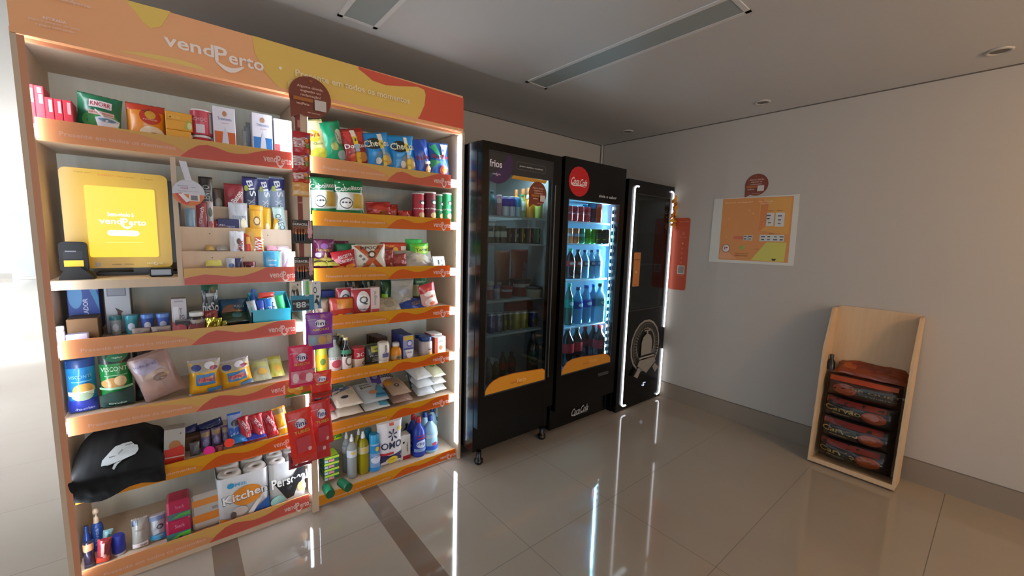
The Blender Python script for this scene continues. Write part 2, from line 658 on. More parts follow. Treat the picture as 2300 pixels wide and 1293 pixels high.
def bubble(name, label, F, s, group, parent_loc=None):
    """round brown talk-bubble sticker; F maps metres on the sign to space, s = radius"""
    m = MB('card', '#7c3a26')
    ring = [(s * math.cos(math.radians(a)), s * math.sin(math.radians(a))) for a in range(242, 566, 9)] + [(-s * .94, -s * 1.16)]
    m.gfx(F, [('p', ring, '#7c3a26')], 2, 1, off=.003)
    rim = [F(p[0], p[1]) for p in ring]
    base = [tuple(Vector(p)) for p in rim]
    nrm = (Vector(F(.01, 0)) - Vector(F(0, 0))).cross(Vector(F(0, .01)) - Vector(F(0, 0))).normalized()
    top = [tuple(Vector(p) + nrm * .003) for p in rim]
    n = len(rim)
    m.add(base + top, [(i, (i + 1) % n, (i + 1) % n + n, i + n) for i in range(n)])
    c = '#e2b7a4'
    m.gfx(F, [T('Alguma dúvida,', 0, s * .45, s * 1.25, s * .15, c), T('sugestão ou', 0, s * .24, s * .95, s * .15, c),
              T('reclamação?', 0, s * .03, s * .95, s * .15, c), ('r', -s * .82, -s * .27, s * .1, -s * .1, '#b0662a'),
              ('r', s * .16, -s * .62, s * .72, -s * .1, '#cfc4bd'), T('vendPerto', -s * .4, -s * .42, s * .6, s * .13, c),
              T('fale conosco', s * .1, -s * .8, s * .6, s * .07, c), T('“', 0, s * .74, s * .13, s * .12, '#b0662a')], 2, 1, off=.0045)
    return tag(m.build(name), label, 'sign', group)


# ---------------------------------------------------------------- the lit shelf unit
YS = 2.268
SH = {'S1': 1.866, 'S2': 1.292, 'S3': 1.044, 'S4': .736, 'S5': .447, 'S6': .078, 'R1': 1.864, 'R2': 1.598, 'R3': 1.303, 'R4': 1.044, 'R5': .738, 'R6': .447, 'R7': .052}
unit = thing('shelf_unit', 'tall light wood shelf unit with an orange header and lit shelves full of groceries', 'shelf unit', (.516, YS, 0))


def U(mb, name, **kw):
    o = mb.build(name)
    o.parent = unit
    o.matrix_parent_inverse = unit_inv
    for k, v in kw.items():
        o[k] = v
    return o


bpy.context.view_layer.update()
unit_inv = unit.matrix_world.inverted()
WD = '#cdb69c'
YBK = 2.70
m = MB('wood', WD); m.box(-.397, -.382, YS - .030, YBK, 0, 2.151); U(m, 'side_panel')
m = MB('card', '#c98a66'); m.box(-.3818, -.364, YS - .030, YS - .026, .03, 2.150); m.box(-.382, 1.415, YS - .001, YS + .014, 2.140, 2.155)
U(m, 'edge_profile', label='salmon profile along the left and top edge of the opening')
m = MB('wood', WD); m.box(1.415, 1.4327, YS - .030, YBK, 0, 2.152); U(m, 'side_panel')
m = MB('wood', WD); m.box(.497, .530, YS - .030, YBK, 0, 2.152); U(m, 'divider')
m = MB('wood', '#d3d4c8'); m.box(-.382, 1.415, YBK, YBK + .012, 0, 2.155); U(m, 'back_panel')
m = MB('wood', WD); m.box(-.400, 1.4327, YS, YBK + .012, 2.155, 2.173); U(m, 'top_panel')
m = MB('wood', WD); m.box(-.382, .497, YS + .002, YS + .016, 0, .034); m.box(.53, 1.415, YS + .012, YS + .03, 0, .02); U(m, 'kick_board')
for k, z in SH.items():
    a, b = (-.382, .497) if k[0] == 'S' else (.53, 1.415)
    m = MB('wood', WD)
    m.box(a, b, YS + .014, YBK, z - (.034 if k in ('S2', 'S6', 'R7') else .048), z)
    U(m, 'shelf_board')

OR, YE, RD = '#f0b47e', '#ecca72', '#dd6e5c'
OR2, YE2, RD2 = '#eda428', '#f0b91e', '#e8701c'


def rail(x0, x1, z0, z1, var, words=True, mark=True, half=False):
    o, y, r = (OR, YE, RD) if var == 0 else (OR2, YE2, RD2)
    yf = YS - .009
    m = MB('rail', o)
    m.box(x0, x1, yf, yf + .006, z0, z1)
    F = flat(yf, x0, x1, z0, z1)
    sx = lambda s: -1 + 2 * s
    if half:
        yel = [(-1, .35), (sx(.1), .35), (sx(.2), .55), (sx(.35), .5), (sx(.5), .45), (sx(.62), .7), (sx(.72), 1), (-1, 1)]
        red = [(-1, 0), (1, 0), (1, 1), (sx(.72), 1), (sx(.62), .72), (sx(.5), .47), (sx(.4), .42), (sx(.3), .52), (sx(.17), .62), (sx(.06), .5), (-1, .4)]
    else:
        yel = [(sx(.22), 1), (sx(.36), .80), (sx(.46), .55), (sx(.52), .2), (sx(.60), .62), (sx(.70), .5), (sx(.78), .6), (sx(.88), .9), (sx(.93), 1)]
        red = [(sx(.485), 0), (1, 0), (1, 1), (sx(.90), 1), (sx(.84), .82), (sx(.77), .56), (sx(.73), .50), (sx(.69), .53), (sx(.64), .70), (sx(.60), .78), (sx(.56), .68), (sx(.52), .38)]
    sh = [('p', yel, y), ('p', red, r)]
    m.gfx(F, sh, x1 - x0, z1 - z0, off=.0012)
    L, h = x1 - x0, z1 - z0
    mk = []
    if words and not half:
        mk.append(T('Presente em todos os momentos', x0 + L * .27, z0 + h * .40, L * .40, h * .20, '#f3d2bd'))
    if mark:
        mk += wordmark(x1 - (.055 if half else .062), z0 + h * .47, .118, h * .62, '#fbeee6')
    m.gfx(FX(yf), mk, 2, 1, off=.003)
    return U(m, 'price_rail')


rail(-.3635, .460, 1.806, 1.886, 0)
rail(.023, .458, 1.262, 1.334, 0, half=True)
rail(-.3635, .450, .992, 1.066, 0)
rail(-.3635, .450, .684, .757, 0)
rail(-.3635, .450, .397, .468, 1)
rail(-.3635, .486, .030, .104, 0)
for z0, z1, v in ((1.802, 1.884, 0), (1.541, 1.616, 1), (1.250, 1.323, 1), (.992, 1.066, 1), (.692, .760, 1), (.398, .468, 1)):
    rail(.545, 1.348, z0, z1, v)
rail(.531, 1.405, .014, .070, 1)

# vertical light strips on the inner faces of the panels
LEDP = 22
for x0, x1, ya, yb in ((-.3815, -.3715, -.0255, -.010), (.490, .4965, -.022, .012), (.5305, .5322, -.025, -.011), (1.408, 1.4145, -.022, .012)):
    m = MB('emit%d' % (LEDP if x0 in (.490, 1.408) else 30), '#e0efff')
    m.box(x0, x1, YS + ya, YS + yb, .110, 2.13)
    U(m, 'led_strip')

# header board
m = MB('card', '#f4b27e')
m.box(-.3965, 1.4215, YS - .020, YS, 2.152, 2.3665); m.box(-.3965, 1.4215, YS - .031, YS - .0202, 2.1525, 2.170)
F = FX(YS - .020)
HB = [
 ('p', [(-0.097, 2.3643), (-0.069, 2.3297), (-0.049, 2.2994), (-0.0263, 2.2856), (0.0041, 2.3038), (0.0364, 2.3697)], '#eecb66'),
 ('p', [(-0.1735, 2.1529), (-0.1123, 2.1773), (-0.0319, 2.1895), (0.0533, 2.1936), (0.1197, 2.186), (0.1853, 2.1531), (-0.0071, 2.1528)], '#eecb74'),
 ('p', [(0.315, 2.3672), (0.3224, 2.2983), (0.3576, 2.2263), (0.3953, 2.1875), (0.438, 2.1484), (0.7235, 2.1456), (1.1041, 2.1442), (1.132, 2.1941), (1.1601, 2.2568), (1.167, 2.315), (1.1571, 2.3409), (1.1165, 2.3468), (1.0157, 2.3244), (0.9287, 2.3088), (0.8579, 2.3138), (0.8181, 2.3358), (0.7827, 2.3637)], '#ecc462'),
 ('p', [(0.7826, 2.3527), (0.8181, 2.3358), (0.8579, 2.3138), (0.9287, 2.3088), (1.0157, 2.3244), (1.1165, 2.3468), (1.1571, 2.3409), (1.167, 2.315), (1.1601, 2.2568), (1.132, 2.1941), (1.1041, 2.1541), (1.4282, 2.1481), (1.4249, 2.3544), (0.7827, 2.3637)], '#dc5a42'),
]
m.gfx(F, HB, 2, 1, off=.0012)
_a, _b, _c, _d = [(0.0069, 2.2563), (0.3552, 2.2545), (0.4831, 2.2578), (1.0632, 2.25)]
mk = [T('vend', (_a[0] * .76 + _b[0] * .24), (_a[1] + _b[1]) / 2 + .002, (_b[0] - _a[0]) * .47, .050, '#fdeee6'),
      T('P', (_a[0] * .455 + _b[0] * .545), (_a[1] + _b[1]) / 2 - .003, (_b[0] - _a[0]) * .13, .060, '#fdeee6'),
      T('erto', (_a[0] * .19 + _b[0] * .81), (_a[1] + _b[1]) / 2 - .010, (_b[0] - _a[0]) * .38, .044, '#fdeee6'),
      smile((_a[0] * .37 + _b[0] * .63), (_a[1] + _b[1]) / 2 - .040, .10, .030, '#fdeee6')]
_e, _f, _g, _h = [(0.4215, 2.2571), (0.4677, 2.1937), (-0.2622, 2.2863), (-0.2853, 2.2041)]
mk += [('d', _e[0], _e[1], .0065, .0065, '#fdeee6'),
       T('Presente em todos os momentos', (_c[0] + _d[0]) / 2, (_c[1] + _d[1]) / 2, _d[0] - _c[0], .031, '#f6e3b8'),
       ('d', _f[0], _f[1], .019, .019, '#f3dc9c'), ('d', _f[0], _f[1], .0155, .0155, '#ecc462'), T('24h', _f[0], _f[1], .02, .009, '#f3dc9c'),
       T('@vendperto', _g[0] + .02, _g[1] + .012, .10, .016, '#f2cdb6'), T('RETIRADA', _h[0], _h[1] + .018, .055, .009, '#f6dcd2'),
       T('passe o produto no leitor', _h[0], _h[1] + .004, .125, .009, '#eec8b4'), T('e pague com cartão', _h[0], _h[1] - .010, .095, .009, '#eec8b4')]
m.gfx(F, mk, 2, 1, off=.003)
U(m, 'header_board', label='orange, yellow and red header with white lettering')

# stepped wooden riser for the sweets, right of the payment screen
ris = thing('stepped_riser', 'light wood stepped riser holding chocolate bars, right of the yellow screen', 'display riser', (.25, 2.34, SH['S2'] + .0005))
z0 = SH['S2']


def RI(m, n):
    o = m.build(n); o.parent = ris; o.location = (-.25, -2.34, -z0); return o


m = MB('wood', WD); m.box(.002, .020, YS + .003, YBK - .004, z0, 1.802); RI(m, 'side_panel')
STEP = [(2.345, 1.405), (2.425, 1.515), (2.505, 1.62)]      # front y and top z of the three riser fronts
for yy, zt in STEP:
    m = MB('wood', WD); m.box(.021, .478, yy, yy + .012, z0, zt)
    for xx in (.13, .25, .37):
        m.lathe([(0, .004), (.001, .004)], '#6d5b48', n=8) if False else None
        m.gfx(FX(yy), [('d', xx, zt - .03, .0028, .0028, '#5f4e3d')], 2, 1)
    RI(m, 'step_front')
m = MB('wood', WD)
for i, (yy, zt) in enumerate(STEP):
    y1 = STEP[i + 1][0] if i < 2 else 2.60
    m.box(.021, .478, yy + .012, y1, zt - .040, zt - .030)
RI(m, 'step_tray')

# round card hanging in front of the riser
_cx, _cz = [(0.0566, 1.6563)][0]
t = thing('hanging_card', 'round white and orange card hanging on a white strap beside the yellow screen', 'sign', (_cx, 2.235, _cz))
m = MB('card', '#ced0dc'); R_ = .0545
m.prism([(R_ * math.cos(a), R_ * math.sin(a)) for a in [2 * PI * i / 36 for i in range(36)]], -.001, .0)
low = [(R_ * math.cos(a), R_ * math.sin(a)) for a in [PI + .12 + (PI - .24) * i / 18 for i in range(19)]]
m.gfx(FX(-.001), [('p', low, '#dd7c48'), ('p', [(-.046, -.005), (-.024, -.001), (.004, -.034), (-.006, -.050), (-.026, -.043)], '#c9534a'),
                  ('p', [(-.036, -.006), (-.020, -.004), (.006, -.032), (-.010, -.040)], '#e9e4e6'), ('r', .000, -.034, .036, -.006, '#e4d7d6'),
                  ('r', .006, -.030, .029, -.010, '#77757e'), T('Escaneie', -.018, .028, .034, .004, '#6a6f86'), T('CLIQUE', -.014, .018, .026, .008, '#b46a86'),
                  T('aqui', .018, .024, .014, .006, '#9aa0b4'), T('pagamento pelo celular', 0, .006, .07, .005, '#b9a7a6')], 2, 1)
m.build('disc', t)
m = MB('card', '#d4d6e2'); _s0, _s1 = [(0.0386, 1.7852), (0.0537, 1.7103)]
m.prism([(_s0[0] - .008 - _cx, _s0[1] - _cz), (_s0[0] + .016 - _cx, _s0[1] - _cz), (_s1[0] + .016 - _cx, _s1[1] - _cz - .004), (_s1[0] - .006 - _cx, _s1[1] - _cz - .004)], -.004, -.002)
m.build('strap', t)

# ---------------------------------------------------------------- self-service payment screen, reader, scanner
zc = SH['S2']
t = thing('payment_screen', 'self-service screen with a wide yellow frame standing in the left cubby', 'screen', (-.12, 2.50, zc))
_p = [(-0.3234, 1.7367), (-0.0192, 1.7464), (-0.0128, 1.3215), (-0.3489, 1.3331)]
x0_, x1_ = -.312, -.002
zb_, zt_ = 1.325, 1.722
_q = [(-0.2782, 1.6721), (-0.0565, 1.6773), (-0.0617, 1.3738), (-0.2825, 1.3752)]


def rrect(x0, x1, z0, z1, r, n=5):
    o = []
    for cx, cz, a0 in ((x1 - r, z0 + r, -90), (x1 - r, z1 - r, 0), (x0 + r, z1 - r, 90), (x0 + r, z0 + r, 180)):
        o += [(cx + r * math.cos(math.radians(a0 + 90 * i / n)), cz + r * math.sin(math.radians(a0 + 90 * i / n))) for i in range(n + 1)]
    return o


PX0, PX1 = min(_p[0][0], _p[3][0]), max(_p[1][0], _p[2][0])
PZ1, PZ0 = (_p[0][1] + _p[1][1]) / 2, (_p[2][1] + _p[3][1]) / 2
m = MB('plastic', '#d9b03c')
m.prism([(a + .12, b - zc) for a, b in rrect(PX0, PX1, PZ0, PZ1, .022)], -.030, -.008)
G = lambda u, v: (u + .12, -.030, v - zc)
cxm = (PX0 + PX1) / 2
m.gfx(G, [T('Pague aqui', cxm - .10, PZ1 - .016, .05, .006, '#b98a2a'), T('Leitor', cxm - .03, PZ1 - .020, .05, .008, '#d98a3a'), T('1 Passe o produto', cxm + .03, PZ1 - .022, .06, .007, '#c98324'),
          T('2 Pague', cxm + .10, PZ1 - .024, .04, .008, '#b98a2a'), ('r', cxm - .085, PZ0 + .008, cxm - .07, PZ0 + .024, '#a9a08e'),
          T('crédito', cxm - .02, PZ0 + .016, .03, .006, '#7a6a3a'), T('débito', cxm + .02, PZ0 + .016, .03, .006, '#a08a40')] + wordmark(cxm + .105, PZ0 + .020, .055, .014, '#f4e3b0'), 2, 1)
m.build('frame', t)
QX0, QX1, QZ0, QZ1 = (_q[0][0] + _q[3][0]) / 2, (_q[1][0] + _q[2][0]) / 2, (_q[2][1] + _q[3][1]) / 2, (_q[0][1] + _q[1][1]) / 2
m = MB('emit0.95', '#ffd93a')
m.prism([(a + .12, b - zc) for a, b in rrect(QX0, QX1, QZ0, QZ1, .008)], -.034, -.029)
G = lambda u, v: (u + .12, -.034, v - zc)
qc, qz = (QX0 + QX1) / 2, (QZ0 + QZ1) / 2
WH = ('#ffffff', 'emit1.3')
m.gfx(G, [T('bem-vindo à', qc - .005, qz + .034, .082, .018, WH)] + [(s[0], s[1], s[2], s[3], s[4], s[5], WH) + tuple(s[7:]) if s[0] == 't' else ('p', s[1], WH) for s in wordmark(qc, qz + .004, .150, .040, '#ffffff')]
      + [('p', rrect(qc - .052, qc + .050, qz - .058, qz - .034, .0118), WH), ('r', qc - .06, qz - .088, qc + .06, qz - .0845, ('#fff07a', 'emit1.0'))], 2, 1)
m.build('display', t)
m = MB('plastic', '#23221f')
m.box(-.15, .13, .0, .10, .0, .014); m.box(-.03, .03, -.008, .03, .014, .30); m.box(-.155, .15, -.008, .008, PZ0 - zc + .02, PZ1 - zc - .02)
m.build('stand', t)

_r = [(-0.3579, 1.4313), (-0.2696, 1.2955)]
rx = (_r[0][0] + _r[1][0]) / 2; rw = (_r[1][0] - _r[0][0])
t = thing('card_reader', 'black handheld card reader with a yellow label, left of the yellow screen', 'card reader', (rx, 2.37, zc))
m = MB('matte', '#0c0c0e')
m.prism(rrect(-rw * .44, rw * .44, .030, _r[0][1] - zc + .01, .016), -.022, .012)
m.gfx(FX(-.022), [('p', rrect(-rw * .30, rw * .30, .082, .113, .004), '#1c1c21'), ('r', -rw * .24, .110, rw * .10, .114, '#6b6b72'), ('r', -rw * .30, .052, rw * .31, .076, '#d9a92e')], 2, 1)
m.build('body', t)
m = MB('matte', '#0a0a0b'); m.prism([(-rw * .5, 0), (rw * .62, 0), (rw * .5, .022), (rw * .2, .05), (-rw * .2, .05), (-rw * .42, .02)], -.035, .04)
m.build('cradle', t)
_r = [(-0.093, 1.3468), (-0.0133, 1.2816)]
t = thing('scanner_base', 'small black barcode scanner block, right of the yellow screen base', 'scanner', ((_r[0][0] + _r[1][0]) / 2, 2.39, zc))
w = (_r[1][0] - _r[0][0]) / 2
m = MB('plastic', '#131315'); m.box(-w, w, -.03, .03, 0, .040, bev=.006); m.build('body', t)
m = MB('gloss', '#2c3238'); m.box(-w * .85, w * .8, -.0318, -.0303, .010, .032); m.build('window', t)

# ---------------------------------------------------------------- fridges


def fridge(name, label, x0, x1, yf, yb, z0, z1, g, liner, zs, wire, door_z0, handle=None):
    cx = (x0 + x1) / 2
    t = thing(name, label, 'fridge', (cx, yf, 0), group='black drinks fridges')
    gx0, gx1, gz0, gz1 = [g[0] - cx, g[1] - cx, g[2], g[3]]
    a, b, D = x0 - cx, x1 - cx, yb - yf
    K = '#060607'
    m = MB('black', K)
    m.box(a, a + .04, .05, D, z0, z1, bev=.004); m.box(b - .04, b, .05, D, z0, z1, bev=.004)
    m.box(a + .04, b - .04, D - .03, D, z0, z1); m.box(a + .04, b - .04, .052, D, gz1 + .012, z1 - .002)
    m.box(a + .04, b - .04, .055, D, z0, gz0 - .012)
    m.build('cabinet', t)
    m = MB('card', liner)
    m.box(a + .041, a + .052, .056, D - .031, gz0 - .01, gz1 + .01); m.box(b - .052, b - .041, .056, D - .031, gz0 - .01, gz1 + .01)
    m.box(a + .052, b - .052, D - .044, D - .031, gz0 - .01, gz1 + .01); m.box(a + .052, b - .052, .056, D - .044, gz0 - .011, gz0 - .001)
    m.box(a + .052, b - .052, .056, D - .044, gz1 + .001, gz1 + .010)
    m.build('liner', t)
    dr = MB('black', K)
    for q in ((a + .001, gx0, door_z0, z1 - .004), (gx1, b - .001, door_z0, z1 - .004), (gx0, gx1, door_z0, gz0), (gx0, gx1, gz1, z1 - .004)):
        dr.box(q[0], q[1], 0, .046, q[2], q[3])
    door = dr.build('door', t)
    m = MB('glass', '#c9d0d2'); m.box(gx0, gx1, .005, .010, gz0, gz1); m.build('glass_pane', door)
    m = MB('matte', '#2b2c2f')
    for q in ((gx0, gx0 + .008, gz0, gz1), (gx1 - .008, gx1, gz0, gz1), (gx0 + .008, gx1 - .008, gz0, gz0 + .008), (gx0 + .008, gx1 - .008, gz1 - .008, gz1)):
        m.box(q[0], q[1], .0005, .0045, q[2], q[3])
    m.build('glass_trim', door)
    if z0 > .05:
        for sx in (a + .05, b - .05):
            for sy in (.05, D - .06):
                m = MB('plastic', '#0d0e10'); m.lathe([(0, .022), (.012, .030), (.030, .030), (.034, .018), (z0, .018)], n=18, cx=sx, cy=sy)
                m.build('foot', t)
    for z in zs:
        m = MB('plastic', wire)
        m.box(a + .053, b - .056, .085, .093, z - .012, z - .001); m.box(a + .053, b - .056, D - .06, D - .052, z - .010, z - .001)
        n = 24
        for i in range(n + 1):
            xx = a + .056 + (b - a - .114) * i / n
            m.box(xx - .0014, xx + .0014, .093, D - .06, z - .004, z - .001)
        m.build('wire_shelf', t)
    return t, door


# fridge with the purple corner
F1 = (1.445, 2.128, 2.060)
t, door = fridge('display_fridge', 'black glass door fridge with a purple corner sign, nearest to the shelf unit', 1.445, 2.128, 2.060, 2.80, .088, 2.085,
                 (1.494, 2.046, .480, 2.034), '#949c9e', [1.652, 1.470, 1.085, .853], '#b9c4c6', .27)
cx = (1.445 + 2.128) / 2
m = MB('card', '#232427')
m.gfx(lambda u, v: (u - cx, .0042, v), [('r', 1.494, 1.905, 2.046, 2.034, '#26272b')], 2, 1, off=.0006)
circ = [(1.562 + .122 * math.cos(q), 1.962 + .122 * math.sin(q)) for q in [2 * PI * i / 72 for i in range(72)]]
circ = [p for p in circ if p[0] > 1.4945 and p[1] < 2.034]
circ.sort(key=lambda p: math.atan2(p[1] - 1.95, p[0] - 1.57))
L = [('p', [(1.690, 1.904), (1.992, 1.904), (1.975, 1.882), (1.672, 1.882)], '#c8912c'), ('p', circ, '#38204f'),
     T('frios', 1.548, 1.958, .098, .044, '#e4dde8'), T('vendPerto', 1.556, 1.897, .062, .012, '#cbb8d6'), smile(1.56, 1.890, .016, .006, '#cbb8d6'),
     ('p', rrect(1.712, 1.972, 1.945, 1.994, .016), '#5b5c60'), ('p', rrect(1.7145, 1.9695, 1.9475, 1.9915, .014), '#26272b'),
     T('pratos rápidos e saudáveis', 1.842, 1.968, .205, .011, '#d6d6d8')]
m.gfx(lambda u, v: (u - cx, .0032, v), L, 2, 1, off=.0006)
m.build('top_sign', door)
m = MB('card', '#d98e1e')
st = [(1.497, .486), (2.044, .486), (2.044, .538), (2.036, .560), (2.012, .575), (1.90, .583), (1.732, .593), (1.62, .588), (1.57, .575), (1.535, .555), (1.512, .53), (1.50, .505)]
m.gfx(lambda u, v: (u - cx, .0032, v), [('p', st, '#b05a1c'), ('p', [(x_, z_ - .005) for x_, z_ in st[2:]] + [(1.497, .486), (2.044, .486)], '#dd9220'),
                                        T('vend', 1.74, .528, .06, .020, '#b9601e'), T('Perto', 1.815, .533, .08, .026, '#ecc08a'), T('momentos', 1.80, .512, .05, .008, '#b9701e')], 2, 1, off=.0006)
m.build('bottom_sticker', door)
m = MB('metal', '#8d9296'); m.box(2.062 - cx, 2.070 - cx, -.006, 0, .50, 1.88); m.build('handle_trim', door)
d_ = bpy.data.lights.new('fridge_lamp_or_fill', 'AREA'); d_.shape = 'RECTANGLE'; d_.size, d_.size_y = .45, .05; d_.energy = 8.0; d_.color = (.72, .93, 1)
o_ = bpy.data.objects.new('fridge_lamp_or_fill', d_); COL.objects.link(o_); o_.location = (cx, 2.18, 2.02)
bubble('talk_bubble_sign', 'brown talk-bubble sticker on the glass of the fridge with the purple corner', lambda u, v: (1.900 + u, 2.057, 1.806 + v), .080, 'brown talk-bubble signs')

# red-disc fridge
cx = (2.165 + 2.893) / 2
t, door = fridge('display_fridge', 'black glass door fridge with a red disc logo, brightly lit blue inside', 2.165, 2.893, 2.066, 2.80, .030, 2.098,
                 (2.214, 2.828, .475, 1.806), '#b4d2e4', [1.652, 1.479, 1.196, .818], '#d8f2ff', .20)
m = MB('card', '#c8141c')
D = lambda u, v: (u - cx, -.0005, v)
m.gfx(D, [('d', 2.321, 1.933, .114, .108, '#c4151c'), T('Coca', 2.277, 1.934, .088, .052, '#f2e9e7', 0, .35), T('Cola', 2.368, 1.930, .082, .050, '#f2e9e7', 0, .35),
          ('p', [(2.235, 1.912), (2.26, 1.905), (2.33, 1.908), (2.40, 1.896), (2.33, 1.901), (2.255, 1.898), (2.232, 1.906)], '#f2e9e7'),
          ], 2, 1)
m.build('logo_sticker', door)
m = MB('card', '#b9b9bb'); m.gfx(D, [T('sinta o sabor', 2.666, 1.852, .222, .022, '#b9b9bb')], 2, 1); m.build('slogan', door)
m = MB('card', '#d88c1c')
st = [(2.220, .477), (2.826, .477), (2.826, .516), (2.80, .545), (2.74, .570), (2.60, .577), (2.44, .590), (2.34, .590), (2.28, .575), (2.245, .545), (2.226, .51)]
m.gfx(lambda u, v: (u - cx, .0032, v), [('p', st, '#a85a18'), ('p', [(x_, z_ - .005) for x_, z_ in st[2:]] + [(2.220, .477), (2.826, .477)], '#c98422'),
                                        T('vend', 2.50, .528, .07, .022, '#a8661e'), T('Perto', 2.595, .535, .09, .028, '#d8a45c')], 2, 1, off=.0006)
m.build('bottom_sticker', door)
m = MB('card', '#9a9a9e')
m.gfx(lambda u, v: (u - cx, .0525, v), [T('Coca', 2.468, .112, .105, .060, '#a5a5a8', 0, .35), T('Cola', 2.575, .116, .100, .060, '#a5a5a8', 0, .35),
                                     ('p', [(2.425, .088), (2.45, .078), (2.55, .084), (2.62, .074), (2.55, .088), (2.45, .086)], '#a5a5a8')], 2, 1, off=.001)
m.build('kick_logo', t)
m = MB('card', '#37383b'); m.box(2.665 - cx, 2.800 - cx, -.002, 0, .384, .410); m.build('badge', door)
m = MB('plastic', '#7fa7b8'); m.box(2.836 - 2.529 - .034, 2.836 - 2.529 - .004, .056, .064, .53, 1.79); m.build('led_channel', t)
m = MB('emit40', '#c9f2ff')
for i in range(22):
    z = .555 + i * (1.775 - .555) / 21
    m.box(2.529 - 2.529 + .2770, .2950, .0545, .0558, z - .010, z + .010)
m.build('led_dots', t)
d_ = bpy.data.lights.new('fridge_lamp_or_fill', 'AREA'); d_.shape = 'RECTANGLE'; d_.size, d_.size_y = 1.22, .03; d_.energy = 75; d_.color = (.45, .80, 1)
o_ = bpy.data.objects.new('fridge_lamp_or_fill', d_); COL.objects.link(o_); o_.location = (2.812, 2.135, 1.16)
o_.rotation_euler = Vector((-1, .55, 0)).to_track_quat('-Z', 'X').to_euler()

# slim fridge with the light outline
cx = (2.912 + 3.630) / 2
t, door = fridge('display_fridge', 'black slim fridge in the corner outlined by white light tubes, with a round crest', 2.912, 3.630, 2.050, 2.76, .004, 2.026,
                 (3.030, 3.570, .90, 1.915), '#3a3835', [1.60, 1.30], '#4c4a46', .010)
for zz0, zz1, xx, s in ((.048, 1.970, 2.990, 1),):
    m = MB('emit3.2', '#f4f8ff')
    r = .03
    pts = [(xx + .055, -.008, zz1)] + [(xx + r - r * math.sin(a), -.008, zz1 - r + r * math.cos(a)) for a in [PI / 2 * i / 5 for i in range(6)]]
    pts += [(xx, -.008, zz1 - .3), (xx, -.008, 1.2), (xx, -.008, .6)] + [(xx + r - r * math.cos(a), -.008, zz0 + r - r * math.sin(a)) for a in [PI / 2 * i / 5 for i in range(6)]] + [(xx + .06, -.008, zz0)]
    m.tube([(p[0] - cx, p[1], p[2]) for p in pts], .0068); m.build('light_tube', door)
xx = 3.606
for za, zb2, ca, cb in ((1.975, .700, 1, 0), (.485, .036, 0, 1)):
    m = MB('emit3.2', '#f4f8ff')
    r = .03
    pts = []
    if ca:
        pts += [(xx - .045, -.008, za)] + [(xx - r + r * math.sin(a), -.008, za - r + r * math.cos(a)) for a in [PI / 2 * i / 5 for i in range(6)]]
    else:
        pts.append((xx, -.008, za))
    if cb:
        pts += [(xx - r + r * math.cos(a), -.008, zb2 + r - r * math.sin(a)) for a in [PI / 2 * i / 5 for i in range(6)]] + [(xx - .05, -.008, zb2)]
    else:
        pts.append((xx, -.008, zb2))
    m.tube([(p[0] - cx, p[1], p[2]) for p in pts], .0068); m.build('light_tube', door)
# crest
E0, E1 = 3.315, .548
m = MB('card', '#8b857c')
def ell(rx, rz, n=48, cx0=E0, cz0=E1):
    return [(cx0 + rx * math.cos(2 * PI * i / n), cz0 + rz * math.sin(2 * PI * i / n)) for i in range(n)]
Cc, Dk = '#8f897f', '#15140f'
L = [('d', E0, E1 + .01, .235, .245, Cc), ('d', E0, E1 + .01, .215, .226, Dk), ('d', E0, E1 + .01, .205, .216, '#5d5850'), ('d', E0, E1 + .02, .150, .160, Cc), ('d', E0, E1 + .02, .140, .150, Dk)]
m.gfx(lambda u, v: (u - cx, -.0005, v), L, 2, 1)
sp = []
for i in range(44):
    a = 2 * PI * i / 44
    c_, s_ = math.cos(a), math.sin(a)
    if not (PI * 1.25 < a < PI * 1.75):
        p = lambda r_, d_: (E0 + r_ * math.cos(a + d_), E1 + .01 + r_ * 1.04 * math.sin(a + d_))
        sp.append(('p', [p(.162, -.03), p(.200, -.03), p(.200, .03), p(.162, .03)], Dk))
sp += [('p', [(E0 - .085, E1 - .10), (E0 + .085, E1 - .10), (E0 + .085, E1 + .05), (E0 + .06, E1 + .10), (E0 + .02, E1 + .12), (E0 - .02, E1 + .12), (E0 - .06, E1 + .10), (E0 - .085, E1 + .05)], Cc)]
m.gfx(lambda u, v: (u - cx, -.0005, v), sp, 2, 1, off=.0040)
sp = [('d', E0, E1 + .02, .055, .075, '#4a4039'), ('d', E0, E1 + .02, .042, .060, Cc), ('d', E0, E1 + .02, .028, .042, '#4a4039'), ('r', E0 - .012, E1 + .11, E0 + .012, E1 + .15, Cc), ('r', E0 - .055, E1 + .150, E0 + .055, E1 + .162, Cc),
      ('r', E0 - .12, E1 - .085, E0 + .12, E1 - .070, Dk), ('r', E0 - .12, E1 - .098, E0 + .12, E1 - .085, '#a8a296'),
      ('p', [(E0 - .15, E1 - .155), (E0 - .12, E1 - .11), (E0 + .12, E1 - .11), (E0 + .15, E1 - .155), (E0, E1 - .245)], Cc),
      ('p', [(E0 - .20, E1 - .24), (E0 - .13, E1 - .17), (E0 - .09, E1 - .20), (E0 - .14, E1 - .27)], Cc), ('p', [(E0 + .09, E1 - .20), (E0 + .13, E1 - .17), (E0 + .20, E1 - .22), (E0 + .14, E1 - .26)], Cc)]
m.gfx(lambda u, v: (u - cx, -.0005, v), sp, 2, 1, off=.0055)
m.build('crest', door)
m = MB('emit1.6', '#b9c4ff'); m.gfx(lambda u, v: (u - cx, -.001, v), [T('-5°', 3.328, .186, .060, .036, '#c6cfff')], 2, 1); m.box(0, .0001, .01, .0101, .2, .2001); m.build('temperature_display', door)
m = MB('card', '#b97a3c')
